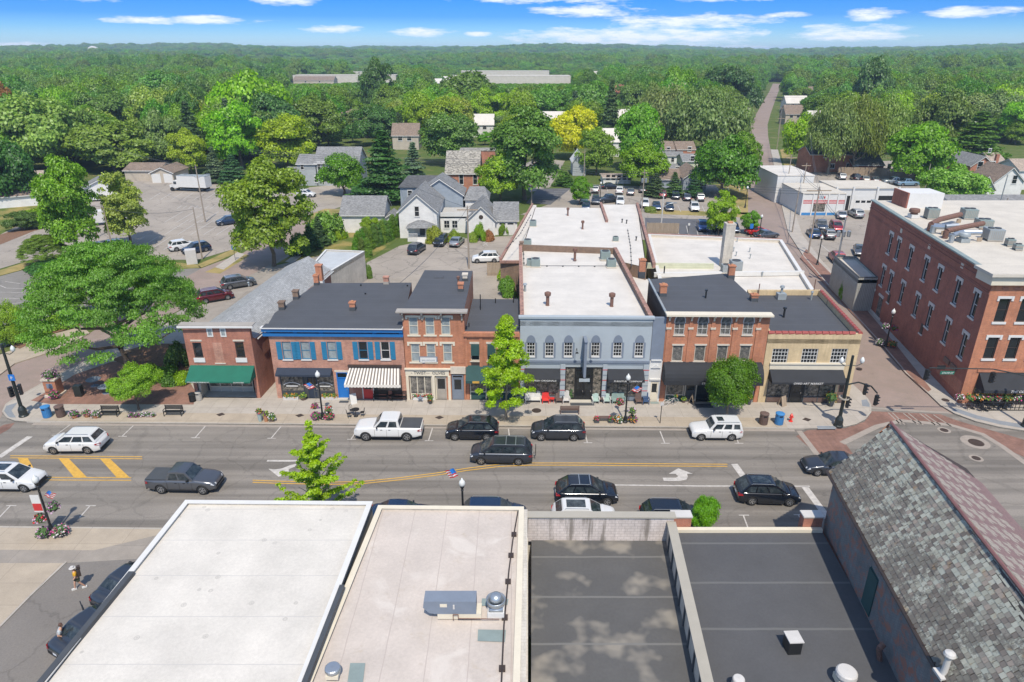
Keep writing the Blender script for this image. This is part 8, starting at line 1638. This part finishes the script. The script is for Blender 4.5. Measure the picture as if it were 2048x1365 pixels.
def clumps(kind,seed,m):
    g = np.random.default_rng(seed); C_,R_ = [],[]
    for i in range(m):
        a = g.random()*2*pi
        if kind in ('round','oval','tall'):
            u = 1-1.75*g.random(); s_ = sqrt(max(0,1-u*u)); k = .50+.30*g.random(); hz = {'round': .80,'oval': 1.1,'tall': 1.5}[kind]; C_.append((k*s_*cos(a),k*s_*sin(a),hz+hz*.78*u*k*1.2)); r = g.uniform(.12,.36); q_ = 1+.22*sin(a*2+seed)+.12*sin(a*3+seed*2); C_[-1] = (C_[-1][0]*q_,C_[-1][1]*q_,C_[-1][2]); R_.append((r,r,r*.8))
        elif kind == 'spread':
            r0 = g.random()**.5; h = .08+.80*sqrt(1-r0*r0*.92)*g.uniform(.35,1)**.6; C_.append((r0*cos(a)*.92,r0*sin(a)*.92,h)); r = g.uniform(.05,.12); R_.append((r*1.4,r*1.4,r*.45))
        elif kind == 'conifer':
            t = (i+.5)/m; r0 = (1-t)*.80; k = g.uniform(.35,1); C_.append((r0*k*cos(a),r0*k*sin(a),.35+t*4.0)); r = .10+(1-t)*.24; R_.append((r*1.2,r*1.2,r*.5))
        elif kind == 'column': t = (i+.5)/m; r0 = .22*(1-t)**.5; C_.append((r0*cos(a),r0*sin(a),.25+t*3.5)); r = .26+.42*(1-t)**.6; R_.append((r,r,r*.9))
        elif kind == 'willow': r0 = g.random()**.6*.8; C_.append((r0*cos(a),r0*sin(a),1.35-.55*r0*r0+g.uniform(-.25,.18))); r = g.uniform(.14,.3); R_.append((r,r,r*1.2))
        elif kind == 'ginkgo':
            t = g.random(); r0 = (1-t)**.8*g.uniform(.2,.9); C_.append((r0*cos(a),r0*sin(a),.55+t*2.2+r0*.35)); r = g.uniform(.09,.19); R_.append((r*1.25,r*1.25,r*.8))
        elif kind == 'spiky': pass
        else: u = g.random(); s_ = sqrt(1-u*u); C_.append((.6*s_*cos(a),.6*s_*sin(a),.15+.62*u)); r = g.uniform(.25,.42); R_.append((r,r,r*.85))
    if kind == 'spiky':      # young ginkgo: upward reaching leafy rods
        for i in range(26):
            a = i*2.4; t = (i+.5)/26; L = (1-t)**.75*.95+.1
            for k in range(9): f = (k+1)/9; C_.append((L*f*cos(a)+g.normal()*.02,L*f*sin(a)+g.normal()*.02,.35+t*2.2+L*f*.55+g.normal()*.02)); r = .085*(1.15-f*.55); R_.append((r*1.2,r*1.2,r*.9))
        for k in range(22): C_.append((0,0,.5+k*.115)); R_.append((.08,.08,.09))
    return np.array(C_),np.array(R_)
HGT = dict(round=1.62,oval=2.2,tall=3.0,spread=1.0,conifer=4.6,column=4.1,willow=1.85,ginkgo=2.95,spiky=3.1,bush=1.05,fine=1.62)
SPEC = dict(round=(64,19000,.025),oval=(72,20000,.025),tall=(84,24000,.025),spread=(420,120000,.0058),conifer=(110,15000,.032),column=(26,9000,.032),willow=(130,30000,.0155),ginkgo=(110,30000,.0165),spiky=(0,27000,.0145),bush=(20,7000,.034),fine=(90,42000,.0165))
CR = {}
def crown(kind,var):
    if (kind,var) not in CR:
        m,n,lf = SPEC[kind]; k2 = 'round' if kind == 'fine' else kind; C_,R_ = clumps(k2,11*var+len(kind),m); CR[kind,var] = leaf_geo('crown',C_,R_,np.array([0,0,C_[:,2].mean()]),n,lf,var+5,drop={'willow': .15}.get(kind,0),asp={'willow': 2.3,'conifer': 2.0,'spread': 1.9}.get(kind,1.5),zr=(HGT[kind]*{'round': .2,'oval': .14,'tall': .1,'fine': .14,'conifer': .06,'column': .01,'bush': .01,'spread': .25,'willow': .2,'ginkgo': .04,'spiky': .05}[kind],HGT[kind]),shell={'spread': .2,'ginkgo': .3,'spiky': .2,'willow': .3}.get(kind,.72))
    return CR[kind,var]
TK = {}
def trunk(kind,var,mt):
    if (kind,var,mt) not in TK:
        m = MB(); g = random.Random(var); top = {'spread': .55,'conifer': 4.2,'column': 1.5,'ginkgo': 2.6,'spiky': 2.9,'bush': .3,'tall': 1.9,'oval': 1.4}.get(kind,1.1); r = .055 if kind not in ('conifer','column','ginkgo','spiky') else .05
        if kind == 'spread': r = .035
        pts = [(0,0,-.05)]; n = 5
        for i in range(1,n+1): pts.append((g.uniform(-.04,.04),g.uniform(-.04,.04),top*i/n))
        for i in range(n): m.tube(pts[i],pts[i+1],r*(1-i/n*.65)*(1.25 if i == 0 else 1),r*(1-(i+1)/n*.65),7,caps=False)
        if kind not in ('column','bush'):
            nb = {'conifer': 10,'ginkgo': 12,'spiky': 16,'spread': 11}.get(kind,8)
            for i in range(nb):
                a = i*2.4+g.random(); t = .3+.6*i/nb; z = top*t; L = {'spread': .85,'conifer': .5*(1-t),'ginkgo': .6*(1.1-t),'spiky': .8*(1.1-t)}.get(kind,.6); e = (L*cos(a),L*sin(a),z+L*{'spread': .28,'conifer': .1,'spiky': .5}.get(kind,.6)); q = (e[0]*.5,e[1]*.5,z+(e[2]-z)*.35); m.tube((0,0,z),q,r*.42,r*.28,5,caps=False); m.tube(q,e,r*.28,r*.08,5,caps=False)
        TK[kind,var,mt] = m.mesh('trunk',[mt])
    return TK[kind,var,mt]
ntree = 0; forest_src = {}
def tree(x,y,R,Ht,kind,leafs,label,group=None,mt='bark',name=None,z=None,lift=0.,cat='tree',var=None):
    global ntree; ntree += 1; var = (ntree % (5 if kind in ('round','oval') else 3)) if var is None else var; z = terr(x,y) if z is None else z
    name = name or {'conifer': 'fir_tree','column': 'arborvitae','bush': 'bush','willow': 'willow_tree','ginkgo': 'street_tree','spiky': 'street_tree'}.get(kind,'broadleaf_tree')
    t = thing(name,label,cat,(x,y,z),rnd.uniform(0,6.28),group); sc_ = Matrix.Diagonal((R,R,(Ht-lift)/HGT[kind],1)); c = bpy.data.objects.new('crown',crown(kind,var)); reg(c,t,W[t] @ Matrix.Translation((0,0,lift)) @ sc_)
    c.material_slots[0].link = 'OBJECT'; c.material_slots[0].material = LEAF[leafs]; forest_src.setdefault(kind,c)
    s2 = max(.6,min(R,9)); k = bpy.data.objects.new('trunk',trunk(kind,var,mt)); reg(k,t,W[t] @ Matrix.Diagonal((s2 if kind != 'bush' else R,s2 if kind != 'bush' else R,(Ht*.98)/HGT[kind],1))); return t
def pt(px,py,top,wpx,kind,leafs,label,**k):
    """a tree by the foot, top and width of its crown as surveyed"""
    p = G(px,py); H_ = max(.5,zpx(top,p.y)); dz = CAM_H-H_*.6; R = wpx/2*(p.y*CP+dz*SP)/FL; return tree(p.x,p.y,R,H_,kind,leafs,label,**k)
pt(255,745,492,318,'spread','locust','huge feathery spreading tree over the brick plaza',lift=2.6,mt='bark',var=1); pt(205,640,500,150,'spread','bright','lighter feathery tree at the lot side of the spreading tree',lift=2.0,var=2)
pt(278,822,738,88,'fine','bright','small tree in the kerbside flower bed of the plaza',lift=1.6); pt(1013,842,636,98,'ginkgo','lime','tall lime green street tree before the low orange brick building',lift=1.9,mt='palebark'); pt(1452,838,722,100,'fine','mid','round green street tree hiding half the cafe awning',lift=1.5,mt='palebark')
p = V(-13.1,kn(-13.1)-1.2); tree(p.x,p.y,2.55,zpx(866,p.y),'spiky','lime','young lime green spiky tree rising behind the plain white roof',mt='palebark',lift=1.2); p = V(13.1,kn(13)-1.0); tree(p.x,p.y,1.05,zpx(1003,p.y),'fine','bright','small round tree top showing above the dark seamed roof',lift=1.5)
for a in ((160,517,322,112,'tall','bright','tall thin tree leaning beside the pair of dark cars',3.5),(262,492,352,100,'tall','olive','sparser tall tree right of the leaning one',4),(95,528,472,90,'spread','mid','low wide tree on the grass island',.8),(548,533,326,152,'tall','bright','big bright maple at the corner of the left lot',3.2),
  (688,392,312,92,'round','mid','small round tree before the grey house',1.8),(772,402,268,120,'conifer','dark','broad dark pine between the grey and the white house',.5),(830,380,290,60,'conifer','blue','bluish spruce behind the white house',.3),(433,366,298,46,'conifer','blue','bluish spruce behind the box truck',.2),(470,368,312,58,'conifer','fir','dark spruce right of the bluish one',.2),
  (385,348,262,68,'oval','olive','yellowish green tree behind the double garage',1.5),(575,335,236,105,'oval','olive','pale olive tree left of the grey house',1.5),(1000,404,314,88,'round','bright','bright leafy tree right of the brick hall',1.5),(1050,400,222,150,'tall','mid','very tall tree beside the shaded lane',3),(1150,318,220,100,'round','yellow','bright yellow crowned tree',1.5),
  (1160,410,356,40,'oval','bright','small round lollipop tree in the rear lot',1.2),(1192,350,262,74,'oval','bright','tree behind the steep roofed house',1.8),(1282,376,288,96,'round','mid','tree shading the back row of cars',2),(1310,394,349,46,'conifer','fir','first dark fir by the rear lot',.1),(1346,394,347,42,'conifer','fir','second dark fir by the rear lot',.1),(1388,394,353,42,'conifer','fir','third dark fir by the blue grey house',.1),
  (1442,392,284,128,'round','mid','wide dark green tree at the end of the rear lot',1.5),(1478,352,268,84,'oval','mid','tree on the corner of the brick street',2),(1436,470,386,54,'tall','bright','upright bright tree behind the tall chimney',1.6),(1500,468,425,38,'round','bright','small tree by the blue sign',1.1),(1405,308,184,168,'willow','willow','wide pale willow above the townhouses',2),(1325,300,186,150,'willow','pale','pale feathery tree left of the willow',2),
  (1655,348,208,104,'willow','willow','left one of the three tall pale trunked trees behind the garage',7),(1703,348,200,92,'willow','willow','middle one of the three tall pale trunked trees behind the garage',7),(1748,344,206,100,'willow','pale','right one of the three tall pale trunked trees behind the garage',6.5),(1828,362,252,150,'round','mid','big dark tree right of the plank fence',1.5),(1905,408,338,112,'round','bright','light green tree beside the long tan building',1),(1872,318,192,112,'round','mid','rounded tree above the victorian house',2),
  (1218,292,166,52,'conifer','fir','tall dark conifer left of the brick chimneys',.5),(800,296,228,34,'conifer','fir','small dark conifer behind the round crowns',.3),(757,240,122,64,'oval','dark','tall dark tree standing out on the skyline',2),(20,408,284,122,'round','dark','dark tree at the left edge behind the shed',2),(100,345,200,170,'round','pale','pale green rounded tree at the upper left',2),(232,345,252,150,'round','olive','wide olive tree behind the lot',2),(25,300,176,66,'oval','red','reddish brown tree at the left edge',2),
  (1275,338,215,110,'round','bright','pale bright tree right of the yellow one',2),(1606,328,236,84,'round','bright','bright tree right of the brick street',2),(1940,332,228,120,'conifer','dark','dark pine mass at the right',1),(900,330,232,110,'round','mid','round tree behind the brick hall',2),(330,250,150,110,'round','mid','tall tree in the left woods',2),(1730,250,122,90,'round','dark','dark crown on the right skyline',2),(640,300,200,110,'oval','mid','tall tree behind the grey house',2),(845,262,186,130,'round','bright','broad bright crown in the middle woods',2),(945,250,150,130,'round','mid','big domed crown in the middle woods',2),(1345,250,142,84,'round','bright','pale domed crown beyond the willow',2),(1450,240,138,120,'round','dark','dark domed crown beyond the willow',2),(505,300,158,150,'round','bright','big leafy crown in the left woods',2)):
    pt(*a[:7],lift=a[7]*.55,mt='palebark' if 'trunked' in a[6] else 'bark')
for a in ((655,478,428,72,'bush','mid','round bush at the garage lawn'),(622,500,448,44,'conifer','fir','dark upright shrub by the path'),(640,492,436,38,'conifer','fir','taller dark shrub behind the path'),(600,512,470,40,'bush','dark','dark bush at the street corner'),(680,478,452,24,'bush','lime','yellow green bush by the white outbuilding'),(115,536,520,110,'bush','dark','dark ground bush under the low wide tree'),(870,487,455,34,'bush','olive','grey green bush at the porch'),(908,484,462,26,'bush','olive','bush behind the silver car'),(960,482,450,26,'bush','bright','leafy bush by the garage gable'),(945,484,466,20,'bush','olive','small bush by the pole'),(978,482,462,22,'bush','red','reddish bush at the garage door'),(733,556,530,26,'bush','mid','vine bush at the grey building'),(742,470,436,36,'oval','bright','young tree inside the arborvitae row'),
  (50,676,655,60,'bush','lime','yellow green bush, left end of the planting strip'),(85,668,645,60,'bush','bright','bush in the middle of the planting strip'),(120,655,632,60,'bush','lime','lime bush, right end of the planting strip'),(28,690,612,62,'fine','bright','small tree in the planting strip'),(340,765,735,60,'bush','dark','dark shrub in the plaza bed'),(368,768,745,40,'bush','lime','lime shrub beside the green awning shop'),(310,760,730,50,'bush','mid','shrub under the spreading tree'),(360,735,690,50,'bush','dark','tall dark shrub against the red brick shop'),(1300,424,414,26,'bush','olive','brown green bush by the utility pole'),(1690,600,555,26,'bush','mid','ivy bush at the ribbed annexe'),(50,460,425,60,'round','dark','shrubby tree in the mulch bed, left'),(90,452,418,70,'round','olive','thin reddish tree in the mulch bed'),(130,447,425,50,'bush','mid','shrub at the end of the mulch bed'),(1012,560,528,36,'bush','bright','ivy mound at the store wall, upper'),(1015,592,556,36,'bush','bright','ivy mound at the store wall, lower'),(1130,372,345,46,'conifer','dark','round dark evergreen at the lane'),(1008,470,446,22,'bush','mid','bush between garage and store wing')):
    pt(*a,cat='bush' if a[4] == 'bush' else 'tree')
for k in range(17): q = G(714,512).lerp(G(798,470),k/16); tree(q.x+rnd.uniform(-.15,.15),q.y+rnd.uniform(-.3,.3),rnd.uniform(.75,.9),rnd.uniform(3.4,4.2),'column','arbor','dense green arborvitae in the row beside the white house',group='arborvitae row',cat='shrub')
for k in range(3): q = G(712,515).lerp(G(735,516),k/2); tree(q.x,q.y+.6,.8,3.1,'column','arbor',('leftmost','middle','rightmost')[k]+' of three arborvitae at the near end of the row',group='arborvitae row',cat='shrub')
# the woods behind the town
BX = [(-900,372),(0,365),(150,348),(280,333),(400,346),(480,345),(560,330),(600,296),(720,296),(860,302),(960,300),(1100,300),(1200,285),(1300,280),(1420,280),(1500,270),(1514,268),(1520,200),(1546,200),(1552,262),(1600,285),(1700,285),(1850,285),(1900,290),(2900,300)]
clear_ = []
for px,py,w,d,k,big in far: p = G(px,py); clear_.append((px,py,p.y,(w/2+4)*FL/(p.y*CP),w,d,p.x))
def proj(x,y,z): dz = z-CAM_H; a = y*CP-dz*SP; return 1024+FL*x/a,682.5-FL*(y*SP+dz*CP)/a
STR = [(p.y,p.x-3.5) for p in rk[7:]]
def allowed(x,y,Ht,R):
    px,py = proj(x,y,0)
    if y < 420 and py > interp(px,BX)-2: return None
    if 150 < y < 800 and abs(x-interp(y,STR)) < 7+R*.9: return None
    for (cx_,cy,D,hw,w,d,wx) in clear_:
        if abs(x-wx) < w/2+R*.8 and D-R < y < D+d+R: return None
        if (.2 if w > 30 else .45)*D < y < D and abs(px-cx_) < hw*(1 if w > 30 else .5)+R*FL/y*(.5 if w > 30 else .1): Ht = min(Ht,max(0,(CAM_H-(CAM_H-3)*y/D-1)*(.86 if w > 30 else 1))) if y > 60 else Ht
    return Ht if Ht > 4 else None
cand = []; g_ = random.Random(21); y = 150.
while y < 5600:
    s_ = 11.3 if y < 430 else 11.3+(y-430)*.011; nx_ = int(1.75*y/s_)
    for i in range(-nx_//2,nx_//2+1):
        x = (i+g_.uniform(-.42,.42))*s_; yy = y+g_.uniform(-.42,.42)*s_; R = s_*g_.uniform(.50,.84); Ht = g_.uniform(12.5,19) if g_.random() < .82 else g_.uniform(7,12)
        if yy > 700: Ht = g_.uniform(8,17)*(1.1+.45*sin(x/130+sin(yy/170)*2))
        h2 = allowed(x,yy,Ht,R)
        if h2: cand.append((x,yy,min(R,h2*.62) if yy < 700 else R,h2))
    y += s_*.86
print('tree candidates',len(cand),'placed',ntree)
occ = [tuple(W[o].translation[:2]) for o in W if o.parent is None and o.name.split('.')[0] in ('broadleaf_tree','willow_tree','fir_tree')]
cand = [c for c in cand if c[1] > 420 or all(hypot(c[0]-a,c[1]-b) > 6.5 for a,b in occ)]
cand.sort(key=lambda c: c[1]+.0*abs(c[0])); pal = ['mid','mid','bright','dark','pale','olive','mid','bright','bright','willow']
inview = [c for c in cand if abs(c[0]) < .82*c[1]+10]; near_n = inview[:215]; nset = set(map(id,near_n))
zone = lambda x,y: ('left','middle','right')[0 if x < -.25*y else 1 if x < .3*y else 2]
LM = [(90,'the left frame edge'),(170,'the dark roofed shed'),(260,'the lot corner'),(345,'the double garage'),(440,'the box truck'),(560,'the spruce pair'),(660,'the grey house'),(780,'the broad pine'),(880,'the white house'),(960,'the brick hall'),(1080,'the shaded lane'),(1200,'the yellow crowned tree'),(1310,'the rear lot'),(1420,'the townhouses'),(1515,'the blue grey house'),(1600,'the side street'),(1700,'the long brick house'),(1790,'the red barn'),(1900,'the plank fence end'),(1990,'the victorian house')]
for c in near_n:
    kd = g_.choice(['round','round','oval','round','round','oval','round','conifer']); lf = g_.choice(pal) if kd != 'conifer' else g_.choice(['fir','dark','blue']); zz = zone(c[0],c[1]); ds = 'nearer' if c[1] < 235 else 'farther'
    kw = {'conifer': 'evergreen','round': 'rounded leafy tree','oval': 'upright leafy tree'}[kd]; cw = {'mid': 'mid green','bright': 'bright green','dark': 'dark green','pale': 'greyish green','olive': 'olive green','willow': 'pale green','fir': 'very dark','blue': 'bluish'}[lf]
    px_ = proj(c[0],c[1],0)[0]; lm = next((n_ for v_,n_ in LM if px_ < v_),'the right frame edge'); dw = ('close','some way','well','far')[int(min(3,max(0,(c[1]-200)//32)))]; lab = f'{cw} {kw} {dw} behind {lm}'; tree(c[0],c[1],c[2]*(.62 if kd == 'conifer' else 1),c[3],kd,lf,lab,group='like trees: '+lab,lift=.8)
rest = [c for c in cand if id(c) not in nset]
def scatter(name,pts,srcs,seed):
    """the woods as one mass: crowns set out over the points"""
    g = np.random.default_rng(seed); me = bpy.data.meshes.new(name); me.from_pydata([(x,y,terr(x,y)+.8) for x,y,R,Ht in pts],[],[]); n = len(pts)
    a = me.attributes.new('size','FLOAT_VECTOR','POINT'); a.data.foreach_set('vector',np.array([(R,R,Ht/1.62) for x,y,R,Ht in pts],dtype=np.float32).ravel()); o = bpy.data.objects.new(name,me); reg(o,None,Matrix(),kind='stuff',label='far off woods closing the horizon' if 'distant' in name else 'leafy woods behind the town')
    ng = bpy.data.node_groups.new(name,'GeometryNodeTree'); ng.interface.new_socket('Geometry',in_out='INPUT',socket_type='NodeSocketGeometry'); ng.interface.new_socket('Geometry',in_out='OUTPUT',socket_type='NodeSocketGeometry'); nn,ll = ng.nodes,ng.links; gi,go = nn.new('NodeGroupInput'),nn.new('NodeGroupOutput'); ip = nn.new('GeometryNodeInstanceOnPoints'); jn = nn.new('GeometryNodeGeometryToInstance')
    for s in srcs: oi = nn.new('GeometryNodeObjectInfo'); oi.inputs['Object'].default_value = s; oi.inputs['As Instance'].default_value = False; ll.new(oi.outputs['Geometry'],jn.inputs[0])
    ll.new(gi.outputs[0],ip.inputs['Points']); ll.new(jn.outputs[0],ip.inputs['Instance']); ip.inputs['Pick Instance'].default_value = True
    na = nn.new('GeometryNodeInputNamedAttribute'); na.data_type = 'FLOAT_VECTOR'; na.inputs[0].default_value = 'size'; ll.new(na.outputs[0],ip.inputs['Scale']); rv = nn.new('FunctionNodeRandomValue'); rv.data_type = 'FLOAT_VECTOR'; rv.inputs[1].default_value = (0,0,6.28); rv.inputs[0].default_value = (0,0,0); ll.new(rv.outputs[0],ip.inputs['Rotation']); ll.new(ip.outputs[0],go.inputs[0]); md = o.modifiers.new('scatter','NODES'); md.node_group = ng
srcs = [c for c in W if c.name.startswith('crown') and c.data is not None and c.parent is not None and c.parent.name.startswith('broadleaf_tree') and c.data in (crown('round',0),crown('round',1),crown('round',2))]
byl = {}
for s in srcs: byl.setdefault((s.data.name,s.material_slots[0].material.name),s)
srcs = [s for (d_n,m_n),s in byl.items() if any(k in m_n for k in ('mid','dark','bright','olive','pale'))][:10]
scatter('woodland',[c for c in rest if c[1] < 900],srcs,3); scatter('distant_forest',[c for c in rest if c[1] >= 900],[s for s in srcs if any(k in s.material_slots[0].material.name for k in ('mid','dark'))] or srcs,4)
# ================================================================ HAZE
m = MB(); m.box(-9200,9200,-9200,9200,-6,66); hz = m.mesh('haze',[])
hm = bpy.data.materials.new('haze'); hm.use_nodes = True; nt = hm.node_tree; nt.nodes.remove(nt.nodes['Principled BSDF']); pv = nt.nodes.new('ShaderNodeVolumePrincipled'); pv.inputs['Density'].default_value = .00018; pv.inputs['Color'].default_value = (.60,.79,1,1); pv.inputs['Anisotropy'].default_value = 0; nt.links.new(pv.outputs[0],nt.nodes['Material Output'].inputs['Volume'])
hz.materials.clear(); hz.materials.append(hm); reg(bpy.data.objects.new('haze',hz),None,Matrix(),kind='stuff')
